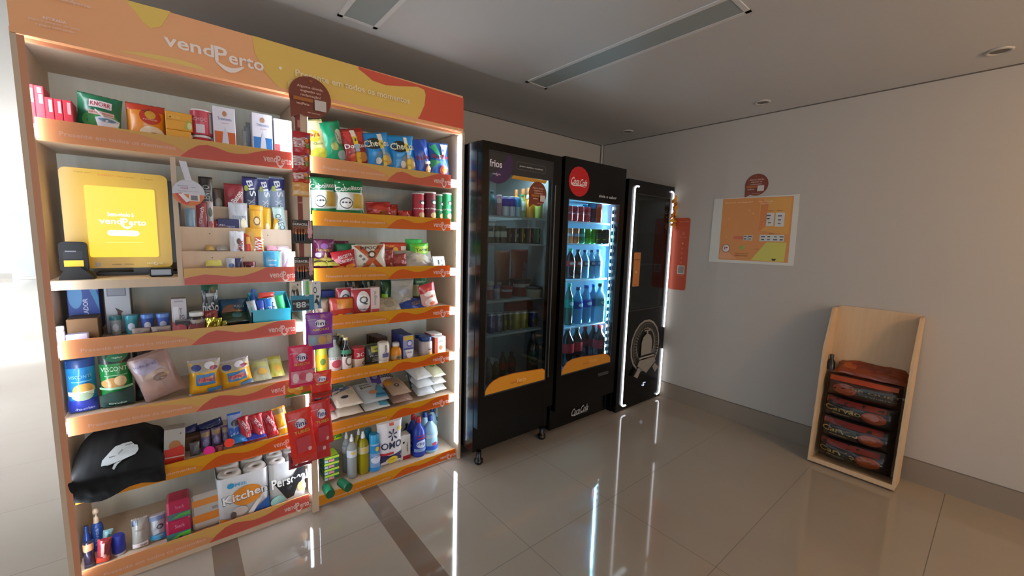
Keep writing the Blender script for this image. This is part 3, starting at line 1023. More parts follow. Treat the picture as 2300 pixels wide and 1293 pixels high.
m.gfx(lambda u, v: (u - cx, .0035, v), [('p', rrect(3.052, 3.152, 1.118, 1.416, .01), '#b8763a'), ('r', 3.06, 1.348, 3.145, 1.356, '#6b3c18'), T('puxe', 3.10, 1.245, .02, .03, '#e8d2b8', 90), T('24h', 3.085, 1.135, .03, .010, '#5b3514')], 2, 1)
m.build('door_sticker', door)
m = MB('card', '#77716a')
m.gfx(lambda u, v: (u - cx, .6, v), [('r', 3.05, 1.66, 3.50, 1.80, '#5d5a55'), T('CERVEJA', 3.27, 1.73, .40, .10, '#b5b0a6')], 2, 1)
m.build('inside_sign', t)
d_ = bpy.data.lights.new('fridge_lamp_or_fill', 'AREA'); d_.shape = 'RECTANGLE'; d_.size, d_.size_y = .4, .05; d_.energy = .5; d_.color = (.9, .95, 1)  # weak fill added to lift the dark interior, not a lamp of this fridge
o_ = bpy.data.objects.new('fridge_lamp_or_fill', d_); COL.objects.link(o_); o_.location = (cx, 2.20, 1.90)

# ---------------------------------------------------------------- things on the right wall
FWR = lambda x, y0, z0: (lambda u, v: (x, y0 - u, z0 + v))
t = thing('notice_poster', 'square orange notice in a clear sleeve on the right wall', 'poster', (XW, 1.363, 1.625))
m = MB('card', '#cfcdc2')
F = lambda u, v: (-.004, -u, v)
pl = [(1.6805, 1.8945), (1.0479, 1.8951), (1.0402, 1.3568), (1.6846, 1.3523)]
pl = [(1.363 - p[0], p[1] - 1.625) for p in pl]
po = [(1.6051, 1.8903), (1.0842, 1.8842), (1.0777, 1.3783), (1.6018, 1.3766)]
po = [(1.363 - p[0], p[1] - 1.625) for p in po]
m.add([(0, -u, v) for u, v in pl] + [(-.004, -u, v) for u, v in pl], [(4, 5, 6, 7), (0, 1, 5, 4), (1, 2, 6, 5), (2, 3, 7, 6), (3, 0, 4, 7)])
m.build('sleeve', t)
m = MB('card', '#d28c4a')
xa, xb, za, zb2 = po[0][0], po[1][0], po[2][1], po[0][1]
ww, hh = xb - xa, zb2 - za
P2 = lambda a, b: (xa + ww * a, za + hh * b)
L = [('p', po[::-1], '#d28a48'), ('p', [P2(.56, .98), P2(.98, .98), P2(.98, .42), P2(.60, .48), P2(.57, .6)], '#d79a48'), ('p', [P2(.57, .45), P2(.58, .97), P2(.68, .9), P2(.67, .55)], '#cf7c40'),
     ('p', [P2(.50, .01), P2(.70, .30), P2(.97, .30), P2(.96, .01)], '#c9bf55'), ('p', [P2(.01, .01), P2(.03, .16), P2(.12, .14), P2(.3, .02)], '#dc9a6a'),
     ('r', P2(.67, .55)[0], P2(.67, .55)[1], P2(.77, .75)[0], P2(.77, .75)[1], '#cfcbc4'), ('r', P2(.79, .54)[0], P2(.79, .54)[1], P2(.91, .75)[0], P2(.91, .75)[1], '#cfcbc4'),
     ('r', P2(.60, .315)[0], P2(.60, .315)[1], P2(.93, .415)[0], P2(.93, .415)[1], '#cfcbc4'), ('r', P2(.37, .325)[0], P2(.37, .325)[1], P2(.43, .405)[0], P2(.43, .405)[1], '#cfcbc4'),
     ('r', P2(.44, .325)[0], P2(.44, .325)[1], P2(.50, .405)[0], P2(.50, .405)[1], '#cfcbc4'), ('r', P2(.22, .34)[0], P2(.22, .34)[1], P2(.36, .39)[0], P2(.36, .39)[1], '#cf6a50'),
     ('d', *P2(.115, .185), .032, .035, '#5b3a40'), ('d', *P2(.115, .185), .028, .031, '#d8d2cc'), ('d', *P2(.36, .21), .016, .016, '#7fae5a'),
     ('p', [P2(.79, .05), P2(.86, .05), P2(.84, .02), P2(.81, .02)], '#2a2420')]
m.gfx(F, L, 2, 1, off=.0006)
L = [T('Como comprar', *P2(.25, .93), .22, .013, '#efc79c'), T('Formas de', *P2(.64, .93), .10, .012, '#efc79c'), T('pagamento', *P2(.64, .895), .07, .012, '#efc79c'), T('Crédito', *P2(.72, .78), .04, .008, '#4a3a30'),
     T('Débito', *P2(.84, .78), .04, .008, '#4a3a30'), T('Voucher', *P2(.76, .435), .035, .007, '#4a3a30'), T('proibido fumar', *P2(.115, .135), .03, .005, '#6a4a40'), T('ESTE LOCAL ESTÁ SENDO', *P2(.37, .11), .10, .009, '#5b3c24'),
     T('FILMADO 24 HORAS', *P2(.36, .075), .10, .009, '#5b3c24'), T('ATENÇÃO', *P2(.585, .19), .032, .008, '#5b3c24'), ('d', *P2(.10, .19), .004, .014, '#b03030'), ('d', *P2(.13, .20), .010, .004, '#b03030')]
for i, (a, b) in enumerate(((.70, .71), .72 and (.70, .66), (.72, .60), (.85, .70), (.85, .64), (.85, .585), (.65, .385), (.73, .385), (.82, .385), (.90, .385), (.65, .34), (.73, .34), (.82, .34), (.90, .34), (.40, .385), (.47, .385), (.40, .345), (.47, .345))):
    q = P2(a, b); s = .010 if i % 3 else .014
    L.append(('r', q[0] - s, q[1] - .004, q[0] + s, q[1] + .005, ('#4a5068', '#3a3f3a', '#6a6660')[i % 3]))
for a, b in ((.42, .80), (.13, .67), (.11, .37), (.48, .75)):
    q = P2(a, b); L.append(('d', q[0], q[1], .004, .004, '#eec07a'))
m.gfx(F, L, 2, 1, off=.0024)
m.build('notice', t)
bubble('talk_bubble_sign', 'brown talk-bubble sign on the right wall above the square orange notice', lambda u, v: (XW - .0005, 1.355 - u, 1.990 + v), .086, 'brown talk-bubble signs')
m = MB('card', '#b5492a')
sg = [(a, b) for a, b in rrect(-.085, .085, -.335, .335, .022)]
y_ = 1.965
m.add([(XW - .005, y_ - u, 1.405 + v) for u, v in sg] + [(XW - .0005, y_ - u, 1.405 + v) for u, v in sg],
      [tuple(range(len(sg)))] + [(i, (i + 1) % len(sg), (i + 1) % len(sg) + len(sg), i + len(sg)) for i in range(len(sg))])
m.gfx(lambda u, v: (XW - .005, y_ - u, 1.405 + v), [('r', -.005, -.185, .065, -.105, '#cfc7bc'), ('r', .002, -.178, .058, -.112, '#8f8880'), T('PASSO A PASSO', .03, .30, .09, .010, '#d88a6a'), ('d', .03, .19, .018, .018, '#c2603e'),
      T('como comprar', .03, .155, .07, .008, '#d88a6a'), T('24 HORAS', .03, -.200, .06, .007, '#d88a6a')] + [T('%d' % (i + 1), .03, .10 - i * .045, .012, .012, '#e0a07a') for i in range(5)], 2, 1)
tag(m.build('instruction_board'), 'tall narrow red-orange board on the wall beside the slim corner fridge', 'sign')

# orange ribbon bow hanging over the top right of the slim fridge
random.seed(5)
t = thing('ribbon_bow', 'crumpled orange gift ribbon taped on the right edge of the slim fridge', 'ribbon', (3.606, 2.030, 1.79))
m = MB('film', '#c98a24')
for i in range(26):
    z = -.125 + .25 * i / 25 + random.uniform(-.01, .01)
    x = random.uniform(-.018, .014)
    a = random.uniform(0, PI * 2)
    w, h = random.uniform(.024, .042), random.uniform(.018, .032)
    ux, uy, uz = math.cos(a), -.35, math.sin(a)
    c0 = Vector((x, random.uniform(-.012, .006), z))
    U1 = Vector((ux, uy, uz)).normalized() * w; V1 = Vector((-uz, .4, ux)).normalized() * h
    vs = []
    for j in range(5):
        for k in range(2):
            q = (j / 4 - .5) * 2
            vs.append(c0 + U1 * q + V1 * (k - .5) + Vector((0, -.012 * (1 - q * q), 0)))
    m.add(vs, [(j * 2, j * 2 + 1, j * 2 + 3, j * 2 + 2) for j in range(4)], ('#cf8f28', '#d99f38', '#b8661e')[i % 3], None, True)
m.build('loops', t)

# ---------------------------------------------------------------- leaning wooden stand with charcoal sacks
hw = .2275
t = thing('wooden_stand', 'light wooden open stand leaning on the right wall, filled with charcoal sacks', 'stand', (3.372, .522, .0136), (-.067, 0, -PI / 2))
prof = [(0, 0), (.20, 0), (.20, 1.085), (.115, 1.085), (.100, 1.075), (.022, .865), (0, .80)]
for s in (-1, 1):
    m = MB('wood', '#cfae86')
    xa = s * hw - (.015 if s > 0 else 0)
    n = len(prof)
    vs = [(xa, y, z) for y, z in prof] + [(xa + .015, y, z) for y, z in prof]
    m.add(vs, [tuple(range(n)), tuple(range(n, 2 * n))[::-1]] + [(i, i + n, (i + 1) % n + n, (i + 1) % n) for i in range(n)])
    m.build('side_panel', t)
m = MB('wood', '#cfae86'); m.prism([(-hw + .015, 0.015), (hw - .015, .015), (hw - .015, 1.085), (hw - .03, 1.10), (-hw + .03, 1.10), (-hw + .015, 1.085)], .188, .20); m.build('back_panel', t)
m = MB('wood', '#cfae86'); m.box(-hw + .015, hw - .015, 0, .19, 0, .016); m.box(-hw + .015, hw - .015, 0, .012, .016, .03); m.build('base_board', t)

# ---------------------------------------------------------------- packaged goods
def bagF(w, h, d, s=-1, seed=0, wr=.004, round_=.8, neck=.07):
    def F(u, v):
        e = .05
        sv = max(0.0, math.sin(PI * (e + (1 - 2 * e) * min(1, max(0, v)))))
        q = max(0.0, 1 - u * u) ** round_
        th = d / 2 * q * sv ** .55
        x = u * w / 2 * (1 - neck * sv)
        n = noise.noise(Vector((u * 1.7 + seed * 3.1, v * 3.3 + s, seed * 1.7)))
        n2 = noise.noise(Vector((u * 5 + seed, v * 9 + s, seed * 2.3)))
        return (x, s * th + (n * wr + n2 * wr * .5) * (1 if abs(u) < .98 else .3), h * (.045 + .91 * v))
    return F


_seed = [0]


def mk_bag(t, w, h, d, o):
    _seed[0] += 1
    sd = _seed[0] * .37
    kind = o.get('kind', 'film')
    col = o['col']
    F = bagF(w, h, d, -1, sd, o.get('wr', .004), o.get('rd', .8), o.get('neck', .07))
    m = MB(kind, col)
    nu, nv = (16, 20) if w > .05 else (8, 10)
    m.grid(F, nu, nv)
    B = bagF(w, h, d, 1, sd, o.get('wr', .004), o.get('rd', .8), o.get('neck', .07))
    m.grid(B, nu, nv, flip=True)
    # close the side seams
    for u in (-1, 1):
        vs = [F(u, j / nv) for j in range(nv + 1)] + [B(u, j / nv) for j in range(nv + 1)]
        m.add(vs, [(j, j + 1, j + nv + 2, j + nv + 1) for j in range(nv)])
    m.gfx(F, o.get('g', []), w, h * .91, off=.0016, kind=kind)
    m.build('pouch', t)
    sc = o.get('seal', col)
    for nm, v0, z0, z1 in (('top_seal', 1, h * .952, h * 1.0), ('bottom_seal', 0, 0, h * .048)):
        a = MB(kind, sc)
        n = 12
        vs = []
        for i in range(n + 1):
            u = -1 + 2 * i / n
            zz = (i % 2) * h * .008
            pf, pb = F(u, v0), B(u, v0)
            if nm == 'top_seal':
                vs += [pf, pb, (pf[0], (pf[1] + pb[1]) / 2 + .002, z1 - zz)]
            else:
                vs += [pf, pb, (pf[0], (pf[1] + pb[1]) / 2, z0)]
        fs = []
        for i in range(n):
            b = i * 3
            fs += [(b, b + 3, b + 5, b + 2), (b + 1, b + 2, b + 5, b + 4)]
        a.add(vs, fs)
        if not o.get('noseal'):
            a.build(nm, t)
    if 'strap' in o:
        a = MB('card', '#e9e3c4')
        u0, u1 = o['strap']
        a.gfx(F, [('r', u0, .52, u1, .97, '#f0ecd6'), ('r', u0, .56, u1, .78, '#e8cf3c'), ('r', u0 + .03, .36, u1 - .03, .55, '#9fb6c2'), ('r', u0, .05, u1, .34, '#e3c23a'),
                  ('t', '1', (u0 + u1) / 2, .68, .05, .08, '#5a4a20'), ('t', 'L 1', (u0 + u1) / 2, .18, .04, .16, '#5a4a20', 90)], w, h, off=.003)
        a.build('price_strap', t)


def mk_box(t_name, loc, rot, w, h, d, o):
    m = MB(o.get('kind', 'card'), o['col'])
    b = o.get('bev', .002)
    m.box(-w / 2, w / 2, -d / 2, d / 2, 0, h, bev=b)
    if 'side' in o:
        m.box(-w / 2 - .0006, -w / 2 - .0004, -d / 2 + b, d / 2 - b, b, h - b, o['side'])
        m.box(w / 2 + .0004, w / 2 + .0006, -d / 2 + b, d / 2 - b, b, h - b, o['side'])
    if 'top' in o:
        m.box(-w / 2 + b, w / 2 - b, -d / 2 + b, d / 2 - b, h + .0003, h + .0006, o['top'])
    m.gfx(lambda u, v: (u * w / 2, -d / 2, v * h), o.get('g', []), w, h, off=.0009)
    if 'gt' in o:
        m.gfx(lambda u, v: (u * w / 2, -d / 2 + v * d, h), o['gt'], w, d, off=.0012)
    if 'gl' in o:
        m.gfx(lambda u, v: (-w / 2, d / 2 * -u, v * h), o['gl'], d, h, off=.0012)
    ob = m.build(t_name)
    ob.location = loc
    ob.rotation_euler = rot
    return ob


PROF = {
    'can': dict(b=[(0, .80), (.03, .97), (.06, 1), (.90, 1), (.95, .90)], cap=[(.95, .90), (.965, .92), (.975, .92), (.968, .84)], cc='#c9ced2', ck='metal', cn='lid'),
    'tube': dict(b=[(0, .98), (.01, 1), (.95, 1)], cap=[(.95, 1.05), (.99, 1.05), (1, 1.0)], cc='#e9e6e2', ck='plastic', cn='lid'),
    'jar': dict(b=[(0, .92), (.03, 1), (.68, 1), (.75, .88), (.78, .80)], cap=[(.78, .88), (.80, .92), (.98, .92), (1, .88)], cc='#e9e6e2', ck='plastic', cn='lid'),
    'pet': dict(b=[(0, .86), (.03, 1), (.30, .96), (.36, 1), (.60, 1), (.70, .86), (.82, .44), (.90, .34), (.92, .34)], cap=[(.915, .42), (.925, .44), (.985, .44), (1, .40)], cc='#2a6fd0', ck='plastic', cn='cap'),
    'wine': dict(b=[(0, .95), (.02, 1), (.52, 1), (.62, .88), (.72, .52), (.80, .38), (.92, .36)], cap=[(.915, .42), (.985, .42), (1, .38)], cc='#d9d2a0', ck='plastic', cn='cap'),
    'round': dict(b=[(0, .9), (.03, 1), (.50, 1), (.66, .90), (.78, .56), (.82, .50)], cap=[(.815, .62), (.83, .64), (.98, .60), (1, .54)], cc='#eceae6', ck='plastic', cn='cap'),
    'squeeze': dict(b=[(0, .86), (.12, .90), (.14, .96), (.40, 1), (.85, .98), (.97, .86), (1, .7)], cap=[(0, .88), (.125, .90), (.13, .86)], cc='#efece6', ck='plastic', cn='cap'),
    'clean': dict(b=[(0, .92), (.03, 1), (.30, .98), (.40, .92), (.52, .98), (.66, .86), (.76, .50), (.82, .30), (.86, .28)], cap=[(.855, .34), (.87, .36), (.97, .33), (1, .25)], cc='#b01c2c', ck='plastic', cn='cap'),
    'drop': dict(b=[(0, .9), (.02, 1), (.62, 1), (.74, .88), (.82, .5), (.85, .32)], cap=[(.845, .38), (.86, .40), (.91, .36), (.94, .22), (1, .20)], cc='#dfe3e4', ck='plastic', cn='cap'),
    'pump': dict(b=[(0, .92), (.03, 1), (.52, 1), (.62, .8), (.66, .42)], cap=[(.655, .48), (.78, .44), (.80, .16), (.88, .16), (.885, .5), (.95, .52), (1, .2)], cc='#c9b297', ck='plastic', cn='pump'),
    'tub': dict(b=[(0, .82), (.78, .96), (.80, .97)], cap=[(.79, 1.03), (.97, 1.03), (1, .98)], cc='#e2e4ea', ck='plastic', cn='lid'),
    'aero': dict(b=[(0, .97), (.01, 1), (.72, 1), (.76, .86)], cap=[(.75, .88), (.78, .9), (.97, .84), (1, .74)], cc='#2a9fd6', ck='plastic', cn='cap'),
    'roll': dict(b=[(0, .98), (.02, 1), (.98, 1), (1, .98)], cap=None),
}


def prof_r(P, v):
    for (a, ra), (b, rb) in zip(P, P[1:]):
        if a <= v <= b:
            return ra + (rb - ra) * (v - a) / max(1e-6, b - a)
    return P[-1][1] if v > P[-1][0] else P[0][1]


def mk_cyl(t, w, h, o):
    p = PROF[o['prof']]
    r = w / 2
    n = 20 if w > .04 else 14
    m = MB(o.get('kind', 'plastic'), o['col'])
    m.lathe([(z * h, q * r) for z, q in p['b']], n=n)
    F = lambda u, v: (prof_r(p['b'], v) * r * math.sin(u * PI / 2), -prof_r(p['b'], v) * r * math.cos(u * PI / 2), v * h)
    if 'lab' not in o:
        m.gfx(F, o.get('g', []), w, h, off=.0009, kind=o.get('gk'))
    m.build('body', t)
    if p.get('cap'):
        m = MB(o.get('ck', p['ck']), o.get('cap', p['cc']))
        m.lathe([(z * h, q * r) for z, q in p['cap']], n=n)
        m.build(p['cn'], t)
    if 'lab' in o:
        v0, v1, c = o['lab']
        m = MB('card', c)
        m.lathe([(z * h, prof_r(p['b'], z) * r + .0007) for z in [v0 + (v1 - v0) * i / 4 for i in range(5)]], n=n, cap=False)
        m.gfx(F, o.get('g', []), w, h, off=.0018)
        m.build('label', t)


def put(kind, name, cat, label, group, x, y, z, w, h, d, o):
    rx, ry, rz = [math.radians(o.get(k, 0)) for k in ('rx', 'ry', 'rz')]
    loc = (x, y, z)
    if kind == 'box':
        ob = mk_box(name, loc, (rx, ry, rz), w, h, d, o)
        tag(ob, label, cat, group)
        return ob
    t = thing(name, label, cat, loc, (rx, ry, rz), group)
    if kind == 'bag':
        mk_bag(t, w, h, d, o)
    elif kind == 'cyl':
        mk_cyl(t, w, h, o)
    return t

# ---------------------------------------------------------------- printed designs shared by several packages
PRINT0 = [('r',-.97,.7,.97,1,'#232a6e'),('t','BIS',.15,.72,.44,.4,'#e6edf4',-78),('d',-.5,.72,.25,.08,'#a9b94a'),('t','Xtra',.2,.25,.35,.45,'#c9d3de',-78)]
PRINT1 = [('r',-.97,.7,.97,1,'#a9a290'),('d',-.5,.84,.3,.1,'#343a80'),('d',.3,.88,.3,.1,'#dfe2ea'),('d',.55,.8,.25,.07,'#8a3a50'),('p',[(-.55,.3),(.6,.3),(.6,.64),(-.55,.64)],'#3f7fb8'),('p',[(-.4,.38),(.5,.42),(.45,.58),(-.35,.52)],'#c98a7a'),('t','Pullman',.05,.48,.5,.12,'#b8324a'),('r',.1,.06,.9,.18,'#3a79b0')]
PRINT2 = [('r',-.8,.55,.8,.8,'#b9bd7a'),('d',.2,.3,.5,.15,'#c9a24a')]
PRINT3 = [('t','Bauducco',.2,.5,.5,.16,'#8f9cc9')]
PRINT4 = [('r',-.8,.72,.8,.95,'#8f7a5a'),('d',0,.4,.6,.2,'#7b77a0')]
PRINT5 = [('p',[(-.5,.75),(-.1,.9),(.6,.5),(.3,.38)],'#d9cdd0'),('t','KitKat',0,.65,.5,.26,'#a82030',-62),('d',.3,.25,.3,.08,'#d08a8f')]
PRINT6 = [('d',-.3,.7,.6,.17,'#2a2a28'),('t','Cheetos',0,.71,.92,.2,'#f0ecd0'),('p',[(-.5,.05),(-.2,.4),(.2,.5),(.8,.35),(.9,.05)],'#8c8a86'),('d',.4,.2,.4,.14,'#c9a25a'),('d',-.2,.2,.2,.1,'#ddd9d0')]
PRINT7 = [('r',-.97,.66,.97,1,'#0f7a48'),('t','Cebolitos',0,.78,.92,.14,'#eef2ec',6),('d',-.3,.34,.52,.22,'#e9ece6'),('d',-.3,.34,.42,.17,'#3c4046'),('d',-.3,.34,.37,.14,'#eceeea'),('t','•••',-.3,.36,.3,.06,'#3c4046'),('p',[(.1,.2),(.2,.62),(.9,.6),(.9,.2)],'#c9a844'),('r',-.97,0,.97,.14,'#0f7a48')]
PRINT8 = [('d',-.1,.5,.5,.3,'#c23a24'),('d',.2,.25,.3,.15,'#8c4a1e')]
PRINT9 = [('d',.25,.66,.38,.085,'#2a2a28'),('d',.25,.64,.25,.05,'#e9e4dc'),('t','crisps',0,.42,.8,.07,'#e9e4dc'),('d',.2,.2,.4,.1,'#c9a86a')]
PRINT10 = [('d',0,.52,.62,.42,'#dfe0e4'),('t','Q',0,.56,.4,.34,'#34484e'),('r',-.97,0,.97,.12,'#a32430'),('t','Quaker',0,.2,.55,.09,'#4a4448'),('d',.5,.86,.14,.06,'#b0303a')]
PRINT11 = [('d',.2,.28,.45,.16,'#6b6458'),('d',.2,.28,.3,.1,'#e6e0d8'),('r',-.95,.5,.95,.62,'#2f7a5a')]
PRINT12 = [('r',.1,.02,.95,.18,'#d99a24'),('t','Maionese',.5,.36,.5,.09,'#3a2f3a')]
PRINT13 = [('r',-.97,0,-.5,1,'#c4502c'),('t','SUFRESH',.2,.74,.55,.12,'#7a8a8c'),('d',.1,.35,.3,.14,'#c97a4a')]
PRINT14 = [('r',-.95,.6,.95,.98,'#a3c43a'),('r',-.4,.1,.3,.5,'#c9848a'),('r',-.95,.1,-.5,.5,'#9fb5c2')]
PRINT15 = [('r',-.4,.46,.7,.56,'#a82a4a'),('d',.1,.33,.6,.1,'#c3cdea'),('t','VEJA',.1,.33,.7,.07,'#23408c'),('r',-.7,.14,.7,.22,'#7fa0d0')]
PRINT16 = [('r',-.97,.08,.97,.2,'#2a62d0'),('d',.1,.25,.25,.05,'#b04a6a'),('r',-.9,.42,.9,.52,'#c3e2f2')]
PRINT17 = [('d',0,.4,.4,.15,'#8f93b0'),('r',-.9,.85,.9,.92,'#c9ccce')]
PRINT18 = [('d',0,.4,.4,.15,'#8a8a3c'),('r',-.9,.85,.9,.92,'#c9ccce')]
PRINT19 = [('p',[(-.9,.55),(-.2,.62),(.6,.5),(.95,.66),(.95,.52),(.4,.4),(-.4,.5),(-.9,.42)],'#e9dfe2'),('r',.72,.1,.85,.9,'#f0d0d4')]
PRINT20 = [('r',-.99,.68,.99,.9,'#1f86b8'),('r',.6,.1,.75,.9,'#b9d3e0')]
PRINT21 = [('p',[(-.9,.35),(.9,.6),(.9,.45),(-.9,.25)],'#b9c93a')]
PRINT22 = [('p',[(-.8,.44),(-.1,.53),(.8,.5),(.8,.45),(-.1,.46)],'#d9c3c6')]

